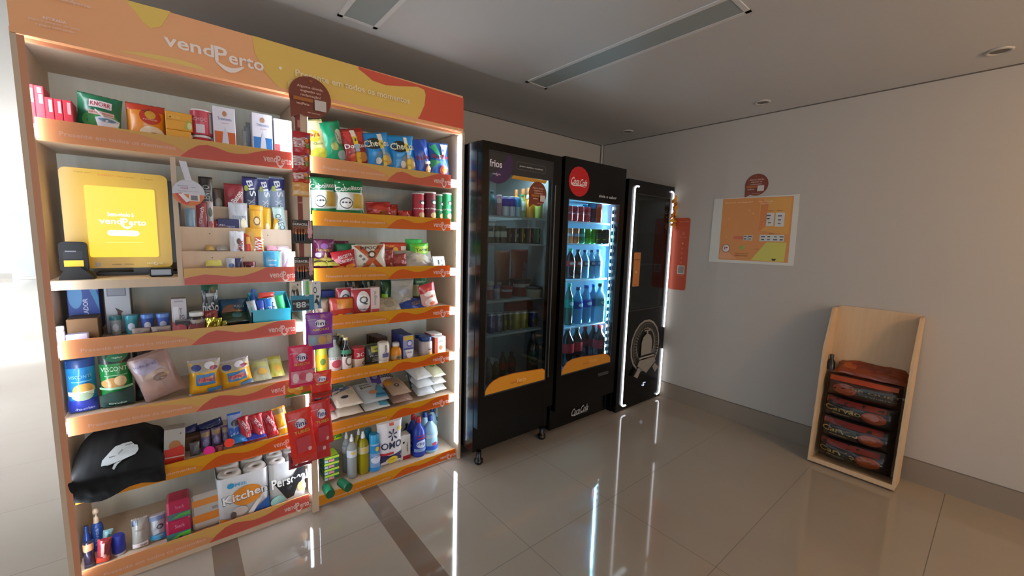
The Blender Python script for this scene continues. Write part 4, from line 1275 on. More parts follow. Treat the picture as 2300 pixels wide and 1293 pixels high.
# every item standing on a shelf: kind, name, category, label, group, x, y, z, width, height, depth, details
ITEMS = [
 ('box','carton','box','tall red box at the very left end of the top shelf','red boxes at the left end of the top shelf',-.3729,2.35,1.8668,.0172,.139,.1,{'col':'#c9323f','g':[('r',-.2,.55,.7,.9,'#e9c9c9')]}),
 ('box','carton','box','tall red box with white printing, second from the left end of the top shelf','red boxes at the left end of the top shelf',-.3526,2.35,1.8668,.0241,.1379,.1,{'col':'#c42f3e','g':[('r',-.3,.82,.5,.95,'#eed5d5'),('r',-.1,.55,.7,.78,'#e8c5c6'),('r',-.6,0,.6,.05,'#eeeeee')]}),
 ('box','carton','box','short red box beside the two tall red boxes','red boxes at the left end of the top shelf',-.3299,2.35,1.8668,.0224,.1027,.1,{'col':'#bf2c3c','g':[('r',-.1,.5,.65,.92,'#dfa2a6')]}),
 ('box','carton','box','short red box, middle one of the three short red boxes','red boxes at the left end of the top shelf',-.3072,2.35,1.8668,.0216,.1016,.1,{'col':'#bf2c3c','g':[('r',-.1,.5,.65,.92,'#dfa2a6')]}),
 ('box','carton','box','short red box next to the green soup bag','red boxes at the left end of the top shelf',-.2834,2.35,1.8668,.0244,.1023,.1,{'col':'#bf2c3c','g':[('r',-.1,.5,.65,.92,'#dfa2a6')]}),
 ('bag','snack_bag','bag','large green bag with a white bowl picture on the top left shelf',None,-.2105,2.36,1.871,.1285,.1489,.06,{'ry':5,'col':'#14714f','neck':.04,'g':[('d',.1,.3,.85,.28,'#3f9a52'),('r',-.45,.66,.55,.86,'#e6dfe2'),('t','KNORR',.05,.76,.44,.12,'#b3354a'),('r',-.45,.45,.68,.56,'#d9b9b4'),('t','Carne e legumes',.1,.505,.5,.06,'#b04a3c'),('p',[(-.15,.38),(.9,.38),(.8,.15),(.6,.03),(.15,.03),(-.02,.18)],'#dfe3f0'),('d',.38,.36,.5,.07,'#c9d3e6'),('d',.38,.35,.38,.04,'#5b86a8'),('p',[(-.2,.58),(-.1,.58),(.4,.34),(.3,.32)],'#eeeef4')]}),
 ('bag','coffee_pack','bag','orange ground coffee pack with a red folded top on the top left shelf',None,-.0652,2.37,1.8668,.1241,.1506,.08,{'col':'#e08c22','seal':'#c23a22','rd':.5,'neck':.02,'g':[('r',-.95,.82,.95,.99,'#c8402a'),('d',.22,.66,.55,.24,'#c2382c'),('d',.22,.7,.28,.12,'#d9a93c'),('t','3 CORAÇÕES',.2,.56,.34,.06,'#f0c9b0'),('d',.25,.16,.62,.22,'#e9dcc4'),('d',.35,.12,.36,.1,'#3a2a20'),('t','✓',0,.8,.2,.1,'#5b3a1c')]}),
 ('box','carton','box','yellow box with a leaf, lower one of the stacked pair','yellow tea boxes stacked on the top shelf',.0381,2.35,1.8668,.0836,.055,.08,{'col':'#e0a026','g':[('t','CHÁ',-.2,.4,.5,.35,'#f3dc9a')]}),
 ('box','carton','box','yellow box with a leaf, upper one of the stacked pair','yellow tea boxes stacked on the top shelf',.0414,2.35,1.9228,.0894,.073,.08,{'col':'#e2a12c','g':[('r',-.9,.52,.9,.55,'#c9862a'),('p',[(.35,.15),(.6,.65),(.95,.5),(.8,.05)],'#a8a845'),('d',.78,.3,.18,.2,'#d8d49a'),('t','Matte',-.35,.72,.4,.2,'#f0c766')]}),
 ('cyl','can','can','red powder can with white lid, lower one of the stacked pair on the top shelf','red round cans stacked on the top shelf',.1192,2.345,1.8668,.0736,.05,.0736,{'prof':'jar','col':'#b3242c','cap':'#e6e1e4','g':[('t','CHOC',0,.45,.55,.2,'#6d5a9a'),('d',0,.25,.2,.15,'#d98a4c')]}),
 ('cyl','can','can','red powder can with white lid, upper one of the stacked pair on the top shelf','red round cans stacked on the top shelf',.1193,2.345,1.9188,.078,.105,.078,{'prof':'tube','col':'#c24656','cap':'#eee9ec','g':[('r',.45,.1,.9,.9,'#c8b9bd'),('r',-.35,.05,.15,.4,'#d9ccd4'),('t','ACHOC',-.2,.6,.5,.14,'#d9a0aa')]}),
 ('box','carton','carton','white carton with orange lower half on the top left shelf','white cartons with round badges on the top shelf',.2007,2.34,1.8668,.0831,.1853,.06,{'col':'#dcdbe6','g':[('r',-.9,0,.95,.42,'#c75a1c'),('p',[(-.35,0),(.4,0),(.25,.4),(.05,.55),(-.15,.4)],'#c9ccd9'),('d',.05,.84,.2,.065,'#b5825a'),('t','Tratamento',.05,.72,.62,.07,'#8088ad'),('t','capilar',.1,.62,.35,.04,'#c9989a')]}),
 ('bag','foil_pack','bag','grey foil sachet in the loose bunch behind the blue and white carton','grey foil sachets on the top shelf',.2779,2.35,1.8675,.0267,.1068,.02,{'col':'#8d9698','ry':4,'wr':.006}),
 ('bag','foil_pack','bag','grey foil sachet in the loose bunch behind the blue and white carton','grey foil sachets on the top shelf',.2967,2.37,1.8668,.0272,.1311,.02,{'col':'#8d9698','ry':0,'wr':.006}),
 ('bag','foil_pack','bag','grey foil sachet in the loose bunch behind the blue and white carton','grey foil sachets on the top shelf',.316,2.39,1.8675,.0277,.1542,.02,{'col':'#8d9698','ry':-4,'wr':.006}),
 ('box','carton','carton','white carton with blue lower half on the top left shelf','white cartons with round badges on the top shelf',.3488,2.34,1.8668,.0825,.187,.06,{'col':'#dcdbe6','g':[('r',-.9,0,.95,.42,'#2a70b4'),('p',[(-.35,0),(.4,0),(.25,.4),(.05,.55),(-.15,.4)],'#c9ccd9'),('d',.05,.84,.2,.065,'#b5825a'),('t','Tratamento',.05,.72,.62,.07,'#8088ad'),('t','capilar',.1,.62,.35,.04,'#c9989a')]}),
 ('box','carton','carton','white carton with a red foot next to the divider on the top left shelf','white cartons with round badges on the top shelf',.4357,2.34,1.8668,.0775,.1779,.06,{'col':'#f1eef0','g':[('r',-.95,0,-.4,.33,'#d0555c'),('r',.75,0,.95,.3,'#cf8a94'),('t','RADIX',.1,.2,.5,.04,'#b9a3aa')]}),
 ('bag','chocolate_pack','chocolate','black pack with silver lettering, left end of the top riser step',None,.1306,2.528,1.5818,.0561,.1787,.016,{'col':'#1a1817','wr':.002,'neck':.02,'g':[('t','TALENTO',0,.45,.7,.5,'#8f9aa2',90)]}),
 ('bag','chocolate_pack','chocolate','brown-grey pack behind the dark red one on the top riser step',None,.1811,2.558,1.5818,.0476,.1305,.016,{'col':'#5f5148','wr':.002,'neck':.02,'g':[('d',0,.4,.6,.25,'#8a8377')]}),
 ('bag','chocolate_pack','chocolate','dark red pack with white writing on the top riser step',None,.2454,2.528,1.5818,.0848,.1566,.016,{'col':'#8a2430','wr':.002,'neck':.02,'g':[('t','Baton',.25,.6,.45,.3,'#d9cfd0',60),('r',-.4,0,.9,.25,'#8f8b80')]}),
 ('bag','wafer_pack','wafers','dark navy upright wafer pack, left one of the three with large white letters','upright wafer packs with large white letters on the riser',.3141,2.528,1.5818,.0667,.1998,.016,{'col':'#1c2148','wr':.002,'neck':.02,'g':[('r',-.97,.7,.97,1,'#232a6e'),('t','BIS',.15,.72,.44,.4,'#e6edf4',-78),('d',-.5,.72,.25,.08,'#a9b94a'),('t','Xtra',.2,.25,.35,.45,'#8f96a8',-78)]}),
 ('bag','wafer_pack','wafers','pale upright wafer pack, middle one of the three with large white letters','upright wafer packs with large white letters on the riser',.3785,2.526,1.5818,.059,.2002,.016,{'col':'#8fa2b8','wr':.002,'neck':.02,'g':PRINT0}),
 ('bag','wafer_pack','wafers','pale blue upright wafer pack, right one of the three with large white letters','upright wafer packs with large white letters on the riser',.4373,2.524,1.5818,.0716,.2113,.016,{'col':'#8ea3bc','wr':.002,'neck':.02,'g':PRINT0}),
 ('bag','chocolate_pack','chocolate','blue-grey pack at the left end of the second riser step',None,.0601,2.448,1.4768,.0393,.124,.016,{'col':'#7390a8','wr':.002,'neck':.02,'g':[('d',0,.2,.5,.12,'#4a6a8a')]}),
 ('bag','chocolate_pack','chocolate','maroon upright bar with white lettering on the second riser step',None,.1058,2.448,1.4768,.0439,.1602,.016,{'col':'#7b2634','wr':.002,'neck':.02,'g':[('t','crunch',-.2,.6,.55,.35,'#c9a3a8',80)]}),
 ('bag','chocolate_pack','chocolate','slim pack with white patches beside the maroon bar',None,.1381,2.448,1.4768,.0241,.1628,.016,{'col':'#a9a3a6','wr':.002,'neck':.02,'g':[('d',0,.7,.6,.15,'#4a5a52'),('d',0,.3,.5,.12,'#a33038')]}),
 ('box','chocolate_box','chocolate box','flat navy box lying under the red box on the second riser step',None,.2071,2.465,1.4768,.088,.0822,.05,{'col':'#262a58','g':[('t','Negresco',0,.5,.6,.4,'#8f93b8')]}),
 ('bag','chocolate_pack','chocolate','red box-like pack with white lettering standing on the navy box',None,.1859,2.448,1.4988,.0746,.05,.016,{'col':'#a3202c','wr':.002,'neck':.02,'g':[('t','NESCAU',.1,.62,.8,.12,'#e6d4d6'),('d',-.1,.38,.6,.12,'#5b3a34')]}),
 ('bag','candy_pouch','sweets','silver-white pouch with grey lettering on the second riser step',None,.2509,2.458,1.4768,.0798,.1656,.016,{'col':'#b3b9c2','wr':.002,'neck':.02,'g':[('t','TRENTO',.1,.55,.7,.14,'#7a8590'),('d',.5,.35,.3,.2,'#d9d6b9')]}),
 ('bag','chocolate_bar','chocolate','yellow bar with a round chocolate picture, left of the yellow bars','yellow chocolate bars on the second riser step',.327,2.448,1.4768,.0601,.1577,.016,{'col':'#dfa51c','wr':.002,'neck':.02,'g':[('d',0,.5,.5,.16,'#6b4a2a'),('d',0,.5,.38,.11,'#d9c08a'),('r',-.95,.85,.95,.9,'#c98c14')]}),
 ('bag','chocolate_bar','chocolate','yellow bar with a pale peanut picture, middle of the yellow bars','yellow chocolate bars on the second riser step',.3728,2.448,1.4768,.0359,.1498,.016,{'col':'#e0a81e','wr':.002,'neck':.02,'g':[('d',0,.3,.5,.16,'#e9dcae')]}),
 ('bag','chocolate_bar','chocolate','short yellow bar leaning beside the mint pack','yellow chocolate bars on the second riser step',.4047,2.448,1.4789,.0325,.1335,.016,{'col':'#e3ad24','wr':.002,'neck':.02,'ry':10,'g':[('d',0,.35,.5,.2,'#efe2b4')]}),
 ('bag','chocolate_bar','chocolate','mint-green bar with dark lettering at the right end of the second riser step',None,.44,2.448,1.4789,.054,.1542,.016,{'col':'#b4cfc8','wr':.002,'neck':.02,'ry':-6,'g':[('t','OREO',0,.5,.6,.5,'#4a5f6a',-80)]}),
 ('bag','candy_pouch','sweets','white pouch with small brown pictures on the third riser step',None,.2308,2.368,1.3668,.0591,.1351,.016,{'col':'#d9dde4','wr':.002,'neck':.02,'g':[('d',.25,.65,.3,.12,'#4a3d38'),('d',.5,.3,.2,.08,'#6a4a3c'),('d',-.3,.25,.3,.1,'#b9c6dc'),('t','M&M',.4,.5,.35,.3,'#8f3a44',80)]}),
 ('bag','chocolate_bar','chocolate','red and gold bar between the white pouch and the gold bar',None,.2758,2.368,1.3668,.0313,.1259,.016,{'col':'#c2391f','wr':.002,'neck':.02,'g':[('r',-.5,.6,.5,.9,'#d89a3c')]}),
 ('bag','chocolate_bar','chocolate','gold bar with red and white lettering on the third riser step',None,.3092,2.368,1.3682,.0714,.1534,.016,{'col':'#cf9a34','wr':.002,'neck':.02,'ry':-3,'g':[('r',0,.05,.75,.72,'#b9482c'),('t','TWIX',.38,.4,.55,.5,'#ece2da',78)]}),
 ('bag','chocolate_bar','chocolate','flat beige bar showing at the left of the third riser step','flat bars low on the third riser step',.1257,2.373,1.4088,.0335,.05,.016,{'col':'#c9a662','wr':.002,'neck':.02,'rx':-62,'g':[]}),
 ('bag','chocolate_bar','chocolate','flat silver bar showing at the left of the third riser step','flat bars low on the third riser step',.1725,2.373,1.4088,.0432,.05,.016,{'col':'#b9b9b4','wr':.002,'neck':.02,'rx':-62,'g':[]}),
 ('bag','chocolate_bar','chocolate','flat pink bar showing at the right of the third riser step','flat bars low on the third riser step',.3801,2.373,1.4088,.0473,.05,.016,{'col':'#e0a3b4','wr':.002,'neck':.02,'rx':-62,'g':[]}),
 ('bag','chocolate_bar','chocolate','flat pale pink bar at the right end of the third riser step','flat bars low on the third riser step',.4322,2.373,1.4088,.0569,.05,.016,{'col':'#ecd9de','wr':.002,'neck':.02,'rx':-62,'g':[]}),
 ('bag','chocolate_bar','chocolate','flat yellow and white bar at the left of the lowest riser step',None,.1334,2.3,1.3408,.0625,.06,.016,{'col':'#d9cf6a','wr':.002,'neck':.02,'rx':-66,'g':[]}),
 ('bag','chocolate_pack','chocolate','white and blue pack on the lowest riser step',None,.1964,2.303,1.2928,.0344,.0826,.016,{'col':'#c3cad6','wr':.002,'neck':.02,'g':[('d',.1,.6,.6,.14,'#4a6aa8')]}),
 ('bag','chocolate_pack','chocolate','navy and red pack on the lowest riser step',None,.2261,2.305,1.2928,.0246,.0823,.016,{'col':'#2d3466','wr':.002,'neck':.02,'g':[('r',-.7,.1,.8,.5,'#b8384a')]}),
 ('cyl','tin','tin','small dark red tin on the lowest riser step',None,.2713,2.3095,1.2928,.0508,.0645,.0508,{'prof':'tub','col':'#5a1a26','cap':'#6b202c','g':[('t','halls',0,.5,.6,.4,'#d9c9cc')]}),
 ('bag','gum_pack','gum','light blue pack standing on the right of the lowest riser step',None,.3641,2.301,1.2928,.0727,.1163,.016,{'col':'#3fa3d6','wr':.002,'neck':.02,'g':[('t','plenitud',0,.62,.5,.1,'#e6f2fa'),('t','unissex',0,.42,.45,.08,'#d0e8f6'),('r',-.6,.22,.6,.3,'#a9c94a')]}),
 ('bag','gum_pack','gum','white pack with a violet stripe at the right end of the lowest riser step',None,.4285,2.301,1.2928,.0438,.1254,.016,{'col':'#e9e0ee','wr':.002,'neck':.02,'g':[('p',[(-.8,.1),(-.5,.1),(.9,.8),(.7,.85)],'#c08ad0')]}),
 ('box','carton','carton','large blue carton with rotated white lettering behind the brown box',None,-.3113,2.52,1.0648,.0953,.2,.12,{'col':'#1c3f8f','g':[('d',-.5,.75,.45,.28,'#4f8fc9'),('p',[(.3,.95),(.95,.4),(.95,.7),(.7,.98)],'#3a7fb0'),('t','ASPIRADOR',.1,.38,.6,.16,'#b9c6e0',90),('r',.6,.85,.95,.98,'#8a93c9'),('t','luz',-.5,.25,.12,.12,'#8fb0e0',90)]}),
 ('box','carton','carton','tall white carton with a brown hair dryer picture',None,-.2061,2.485,1.0448,.081,.225,.09,{'col':'#a9b0bb','side':'#3b3c3a','g':[('r',-.8,.72,.7,.9,'#6b7280'),('r',-.72,.74,.6,.88,'#878d98'),('p',[(-.25,.5),(.35,.42),(.2,.38),(.15,.15),(-.05,.15),(-.1,.42)],'#4a352b'),('t','secador',.1,.94,.5,.04,'#6a7080')]}),
 ('box','cardboard_tray','cardboard box','open brown cardboard box in front of the blue carton',None,-.3043,2.385,1.0448,.0889,.0905,.11,{'col':'#6b4d2f','kind':'matte','side':'#4a3524','gt':[('r',-.9,.05,.9,.95,'#2f2318')]}),
 ('cyl','cream_jar','jar','small white jar at the left end of the shelf below the yellow screen',None,-.3645,2.32,1.0448,.0246,.0684,.0246,{'prof':'jar','col':'#b9b5bd','cap':'#e6eef0'}),
 ('box','soap_box','box','small pale lilac box lying at the front left below the yellow screen',None,-.3174,2.3055,1.0448,.0599,.0369,.035,{'col':'#c9c2d6','top':'#8a8090'}),
 ('cyl','tub','tub','grey tub with a dark teal lid, left end of the tub row','row of teal and blue tubs',-.2146,2.4,1.0448,.0397,.0828,.0397,{'prof':'tub','col':'#8f9aa0','cap':'#2a6a72','g':[('d',0,.4,.35,.2,'#b9c3d9')]}),
 ('cyl','tub','tub','teal tub, second in the tub row','row of teal and blue tubs',-.1655,2.4,1.0448,.0468,.0819,.0468,{'prof':'tub','col':'#3a7f8c','cap':'#2d8aa0','g':[('d',0,.4,.35,.2,'#b9c3d9')]}),
 ('cyl','tub','tub','blue tub, third in the tub row','row of teal and blue tubs',-.1132,2.4,1.0448,.0456,.0808,.0456,{'prof':'tub','col':'#3c56a0','cap':'#4f7cc4','g':[('d',0,.4,.35,.2,'#b9c3d9')]}),
 ('cyl','tub','tub','bright blue tub, right end of the tub row','row of teal and blue tubs',-.0604,2.4,1.0448,.0473,.0799,.0473,{'prof':'tub','col':'#4660b4','cap':'#5f8ad4','g':[('d',0,.4,.35,.2,'#b9c3d9')]}),
 ('bag','tissue_roll','roll','grey paper roll lying in front of the tubs, left one','grey rolls lying in front of the tubs',-.1311,2.305,1.0448,.0584,.04,.03,{'col':'#8f8078','kind':'card','noseal':1,'rd':.3,'neck':0,'g':[('t','Kiss',0,.5,.4,.5,'#6a6480')]}),
 ('bag','tissue_roll','roll','grey paper roll lying in front of the tubs, right one','grey rolls lying in front of the tubs',-.0674,2.305,1.0448,.0656,.04,.03,{'col':'#8f8078','kind':'card','noseal':1,'rd':.3,'neck':0,'g':[('t','Kiss',0,.5,.4,.5,'#6a6480')]}),
 ('box','carton','carton','white carton with a bottle picture in the middle of the shelf below the screen',None,-.0017,2.4,1.0448,.0533,.1446,.06,{'col':'#c3c2ca','side':'#a9a8b2','g':[('r',-.8,.1,-.1,.75,'#dfe0e8'),('t','T',.2,.6,.2,.2,'#7a7488'),('r',0,.12,.8,.3,'#b0666e'),('t','PO',.35,.42,.3,.14,'#6b4a5a'),('r',-.6,.9,.6,.94,'#9a98a4')]}),
 ('box','soap_box','box','low dark grey box in front of the white bottle carton',None,.0068,2.335,1.0448,.0509,.0496,.05,{'col':'#2b2329','top':'#8f9093'}),
 ('cyl','spread_jar','jar','dark jar with a wide white lid below the screen shelf',None,.0583,2.335,1.0448,.058,.0852,.058,{'prof':'jar','col':'#2b1d20','cap':'#cfd2d0','lab':(.08,.62,'#a39a96'),'g':[('t','nutella',0,.42,.7,.14,'#5a4448')]}),
 ('bag','sachet','sachet','small red-brown sachet lying in front of the low grey box','red-brown sachets lying at the front',-.0044,2.292,1.0588,.0515,.05,.012,{'col':'#a8525a','rx':-50,'wr':.004}),
 ('bag','sachet','sachet','small red-brown sachet lying in front of the white-lidded jar','red-brown sachets lying at the front',.0524,2.292,1.0588,.0584,.05,.012,{'col':'#7d3a40','rx':-50,'wr':.004}),
 ('bag','snack_pouch','pouch','tall dark pouch with a green top and bold white lettering',None,.1142,2.375,1.0648,.0643,.2,.03,{'col':'#1b1f20','neck':.02,'g':[('r',-.97,.82,.97,1,'#14533d'),('r',-.5,.66,.7,.74,'#8f9a94'),('t','nisSo',0,.38,.9,.26,'#b4b6bc'),('r',-.9,0,.9,.1,'#8f3a34')]}),
 ('bag','snack_pouch','pouch','crumpled red pouch under the dark and green one',None,.1098,2.325,1.0548,.0598,.085,.03,{'col':'#8c3a36','rx':-30,'wr':.008}),
 ('bag','foil_chocolate','chocolate','crumpled gold foil chocolate, left one of the gold heap','crumpled gold foil chocolates',.1075,2.303,1.0448,.0411,.0615,.03,{'kind':'metal','col':'#c9bf5a','wr':.014,'noseal':1,'neck':.2}),
 ('bag','foil_chocolate','chocolate','crumpled gold foil chocolate, middle of the gold heap','crumpled gold foil chocolates',.1366,2.303,1.0448,.0302,.0565,.03,{'kind':'metal','col':'#b3ab4a','wr':.014,'noseal':1,'neck':.2}),
 ('bag','foil_chocolate','chocolate','crumpled olive-gold foil chocolate, right end of the gold heap','crumpled gold foil chocolates',.1583,2.303,1.0448,.0272,.0416,.03,{'kind':'metal','col':'#8f8c42','wr':.014,'noseal':1,'neck':.2}),
 ('bag','snack_bag','bag','dark blue and brown bag beside the turquoise basket',None,.2035,2.37,1.0448,.1237,.13,.06,{'col':'#1d4460','rx':-12,'g':[('d',-.1,.4,.75,.4,'#7a4a32'),('d',.35,.7,.4,.16,'#39424e'),('t','SUÇO',.35,.7,.36,.12,'#8fa3b0')]}),
 ('bag','snack_bag','bag','low dark green bag in front of the blue and brown one',None,.2069,2.305,1.0718,.109,.07,.03,{'col':'#24381f','rx':-55,'g':[('d',.1,.5,.4,.3,'#3b6a70')]}),
 ('bag','cookie_bag','bag','tall blue cookie bag at the left end of the shelf',None,-.3292,2.375,.7368,.0876,.235,.09,{'col':'#1d7bbd','seal':'#123f7a','rd':.6,'neck':.03,'g':[('r',-.97,.86,.97,1,'#123c78'),('r',-.97,0,.97,.24,'#2338a0'),('t','VISCONTI',0,.7,.7,.06,'#6fb2dc'),('r',-.5,.6,.7,.62,'#5aa8d6'),('d',.2,.44,.65,.13,'#c2944e'),('r',-.75,.34,.75,.42,'#d6dcc6'),('d',.1,.32,.6,.08,'#8fa58a'),('t','chocolate',.15,.07,.6,.05,'#9fb0e6')]}),
 ('bag','cookie_bag','bag','tall green cookie bag, second from the left end of the shelf',None,-.2255,2.375,.7368,.1015,.26,.09,{'col':'#1a7a38','seal':'#123b34','rd':.6,'neck':.03,'g':[('r',-.97,.78,.97,1,'#1c2420'),('d',.1,.93,.75,.12,'#17694a'),('t','light',.2,.88,.3,.03,'#b9d9c0'),('t','VISCONTI',0,.69,.8,.08,'#a9d0a9'),('r',-.6,.57,.7,.585,'#7fb98a'),('d',-.1,.44,.7,.1,'#b98a4e'),('d',.3,.48,.32,.09,'#d9bd8e'),('r',-.9,.33,.9,.37,'#8fbf9a'),('p',[(-.95,.2),(-.4,.28),(.9,.32),(.95,0),(-.95,0)],'#1a4240'),('t','torradas',0,.07,.5,.04,'#a9c9c0')]}),
 ('bag','cookie_bag','bag','tall black bag behind the pinkish loaf bag',None,-.135,2.4,.7368,.0761,.25,.08,{'col':'#14191a','rd':.6,'g':[('t','integral',.2,.25,.5,.04,'#5d6f70'),('r',-.8,.05,.8,.2,'#1e2a2b')]}),
 ('bag','bread_bag','bread','clear pinkish bread bag leaning against the black bag',None,-.0641,2.355,.7532,.15,.2153,.11,{'ry':-17,'col':'#a08681','wr':.01,'rd':.5,'g':[('d',-.2,.8,.6,.16,'#9b90a6'),('d',.1,.55,.6,.12,'#b59a8c'),('d',.2,.5,.35,.08,'#7d625a'),('d',-.3,.3,.5,.2,'#a8877d'),('t','Integral',-.2,.83,.5,.08,'#77708f')]}),
 ('bag','bread_bag','bread','yellow bread bag with a blue panel, left one of the two','yellow bread bags with a blue and white top',.0746,2.345,.7368,.1241,.1643,.09,{'ry':0,'col':'#e0a616','seal':'#c9cbd6','wr':.007,'rd':.5,'g':PRINT1}),
 ('bag','bread_bag','bread','yellow bread bag with a blue panel, right one of the two','yellow bread bags with a blue and white top',.205,2.345,.7435,.1281,.1387,.09,{'ry':-8,'col':'#e0a616','seal':'#c9cbd6','wr':.007,'rd':.5,'g':PRINT1}),
 ('bag','flat_pack','pack','pale green flat pack lying right of the yellow bread bags','pale green flat packs at the right of the shelf',.3059,2.345,.7518,.089,.15,.03,{'rx':-58,'col':'#a8ab8c','g':PRINT2}),
 ('bag','flat_pack','pack','yellow-green flat pack lying at the right end of the shelf','pale green flat packs at the right of the shelf',.3778,2.365,.7518,.0713,.15,.03,{'rx':-58,'col':'#b0ad4a','g':PRINT2}),
 ('box','carton','carton','white and red sandwich carton beside the black cloth',None,-.0569,2.335,.4497,.0731,.1579,.06,{'ry':4,'col':'#a9a7a0','side':'#8f8d88','g':[('r',-.97,0,.97,.42,'#bf2a1c'),('d',.05,.5,.6,.16,'#a8713f'),('p',[(-.9,.4),(.8,.5),(.95,.3),(-.9,.2)],'#c4301f'),('r',-.9,.16,.95,.19,'#d9b9b0'),('t','F',.6,.85,.1,.05,'#4a4a48')]}),
 ('bag','wafer_pack','wafers','blue wafer pack lying on its side, left one in the back row','blue wafer tubes lying across the shelf',.0001,2.495,.4851,.0938,.0462,.05,{'col':'#20306e','ry':-12,'rd':.4,'neck':0,'g':PRINT3}),
 ('bag','wafer_pack','wafers','blue wafer pack lying on its side, right one in the back row','blue wafer tubes lying across the shelf',.0925,2.475,.5008,.1023,.0454,.05,{'col':'#20306e','ry':-12,'rd':.4,'neck':0,'g':PRINT3}),
 ('box','cookie_box','box','brown open box behind the lilac packs',None,.0572,2.425,.4478,.1474,.066,.05,{'col':'#5a4030','kind':'matte'}),
 ('bag','wafer_pack','wafers','lilac and tan wafer pack, left one','lilac upright wafer packs',.0633,2.35,.4478,.0388,.099,.03,{'col':'#5e5478','rx':-10,'g':PRINT4}),
 ('bag','wafer_pack','wafers','lilac and tan wafer pack, middle one','lilac upright wafer packs',.105,2.35,.4478,.0398,.1027,.03,{'col':'#5e5478','rx':-10,'g':PRINT4}),
 ('bag','wafer_pack','wafers','lilac and tan wafer pack, right one behind the blue pack','lilac upright wafer packs',.1395,2.35,.4478,.0248,.102,.03,{'col':'#5e5478','rx':-10,'g':PRINT4}),
 ('bag','wafer_pack','wafers','grey crumpled wafer pack left of the lilac packs',None,.0196,2.33,.4478,.0374,.0622,.02,{'col':'#5f6066','rx':-15,'wr':.008}),
 ('cyl','lollipop','sweets','magenta round lollipop tub lying at the front of the shelf',None,.0707,2.303,.4598,.042,.03,.042,{'prof':'tub','col':'#b51d6a','cap':'#d6237f','rx':55}),
 ('cyl','lollipop','sweets','red-orange round lollipop tub lying at the front of the shelf',None,.1496,2.303,.4778,.04,.03,.04,{'prof':'tub','col':'#c42a1c','cap':'#e03a24','rx':60}),
 ('bag','wafer_pack','wafers','small wine-red pack between the magenta and the red-orange tubs',None,.1115,2.3,.4478,.0342,.0353,.02,{'col':'#7b2f3a','wr':.006,'g':[('d',0,.5,.5,.3,'#a8686a')]}),
 ('bag','wafer_pack','wafers','upright light blue pack with dark top left of the red bars',None,.1814,2.345,.4478,.0599,.1566,.03,{'col':'#2a62c4','rx':-10,'neck':.02,'g':[('r',-.9,.55,.9,.98,'#8096c0'),('d',0,.7,.5,.12,'#39414e'),('t','club',0,.3,.6,.16,'#cfe0f4')]}),
 ('bag','wafer_pack','wafers','flat sky blue pack at the front below the upright blue pack',None,.1943,2.298,.4718,.0613,.06,.02,{'col':'#2b82c9','rx':-60}),
 ('bag','wafer_pack','wafers','flat dark blue pack under the red bars',None,.2575,2.3,.4678,.1034,.06,.02,{'col':'#20309a','rx':-60}),
 ('bag','wafer_bar','wafers','red wafer bar with white lettering, left one of the three','red wafer bars with white lettering',.2327,2.3175,.4503,.0483,.1366,.035,{'col':'#b3202c','rx':-14,'ry':-8,'wr':.006,'g':PRINT5}),
 ('bag','wafer_bar','wafers','red wafer bar with white lettering, middle one of the three','red wafer bars with white lettering',.2863,2.3175,.4508,.0576,.136,.035,{'col':'#b3202c','rx':-14,'ry':-8,'wr':.006,'g':PRINT5}),
 ('bag','wafer_bar','wafers','red wafer bar with white lettering, right one of the three','red wafer bars with white lettering',.3416,2.3175,.4507,.0557,.136,.035,{'col':'#b3202c','rx':-14,'ry':-8,'wr':.006,'g':PRINT5}),
 ('bag','wafer_bar','wafers','yellow wafer bar beside the red bars, behind the hanging sweets',None,.3949,2.3175,.4518,.0616,.1453,.035,{'col':'#e0a418','rx':-12,'ry':-10,'g':[('r',-.9,.8,.9,1,'#8a7448'),('r',-.8,.2,.8,.28,'#efe0b0')]}),
 ('cyl','pump_bottle','bottle','blue bottle with a beige pump in the bottom left corner',None,-.3352,2.435,.0788,.0406,.1934,.0406,{'prof':'pump','col':'#2a4f9a','g':[('t','Nivea',0,.35,.4,.2,'#8fa6d6',90)]}),
 ('cyl','bottle','bottle','blue bottle left of the pump bottle in the bottom left corner',None,-.3634,2.4,.0788,.0261,.1428,.0261,{'prof':'round','col':'#223f86','cap':'#233b78'}),
 ('bag','snack_bag','bag','dark bag with an orange top in the bottom left corner',None,-.3492,2.315,.0788,.0341,.119,.04,{'col':'#1d1a30','g':[('r',-.9,.7,.9,.95,'#b57a55'),('r',-.8,.1,.8,.14,'#4a4a6a')]}),
 ('bag','snack_bag','bag','red bag with a pale stripe in the bottom left corner',None,-.3108,2.32,.0805,.0443,.1045,.05,{'ry':6,'col':'#8a2632','g':[('r',-.3,.35,.1,.9,'#c9a39a'),('r',-.9,0,.8,.28,'#d33a24'),('d',.2,.35,.2,.1,'#d9a090')]}),
 ('bag','wipes_pack','pack','small teal pack behind the red bag in the bottom left corner',None,-.3083,2.365,.0805,.0321,.1148,.03,{'col':'#7fa6a8','ry':8,'g':[('d',.2,.6,.5,.3,'#3f7a70')]}),
 ('cyl','deodorant','jar','white tub with a domed royal blue lid on the bottom shelf',None,-.2632,2.345,.0788,.0467,.0887,.0467,{'prof':'squeeze','col':'#27359a','cap':'#c9cde0','g':[]}),
 ('bag','wipes_pack','pack','grey-white wipes pack with a white box foot, left one on the bottom shelf','white and blue wipes packs on the bottom shelf',-.1922,2.335,.0788,.0558,.1301,.05,{'rx':-14,'col':'#a3a49f','g':[('r',-.9,.8,-.2,1,'#23405e'),('r',-.9,0,.9,.16,'#e6e3ea'),('t','basic',.4,.08,.4,.06,'#3a3a44'),('r',-.4,.62,.6,.66,'#8f908c')]}),
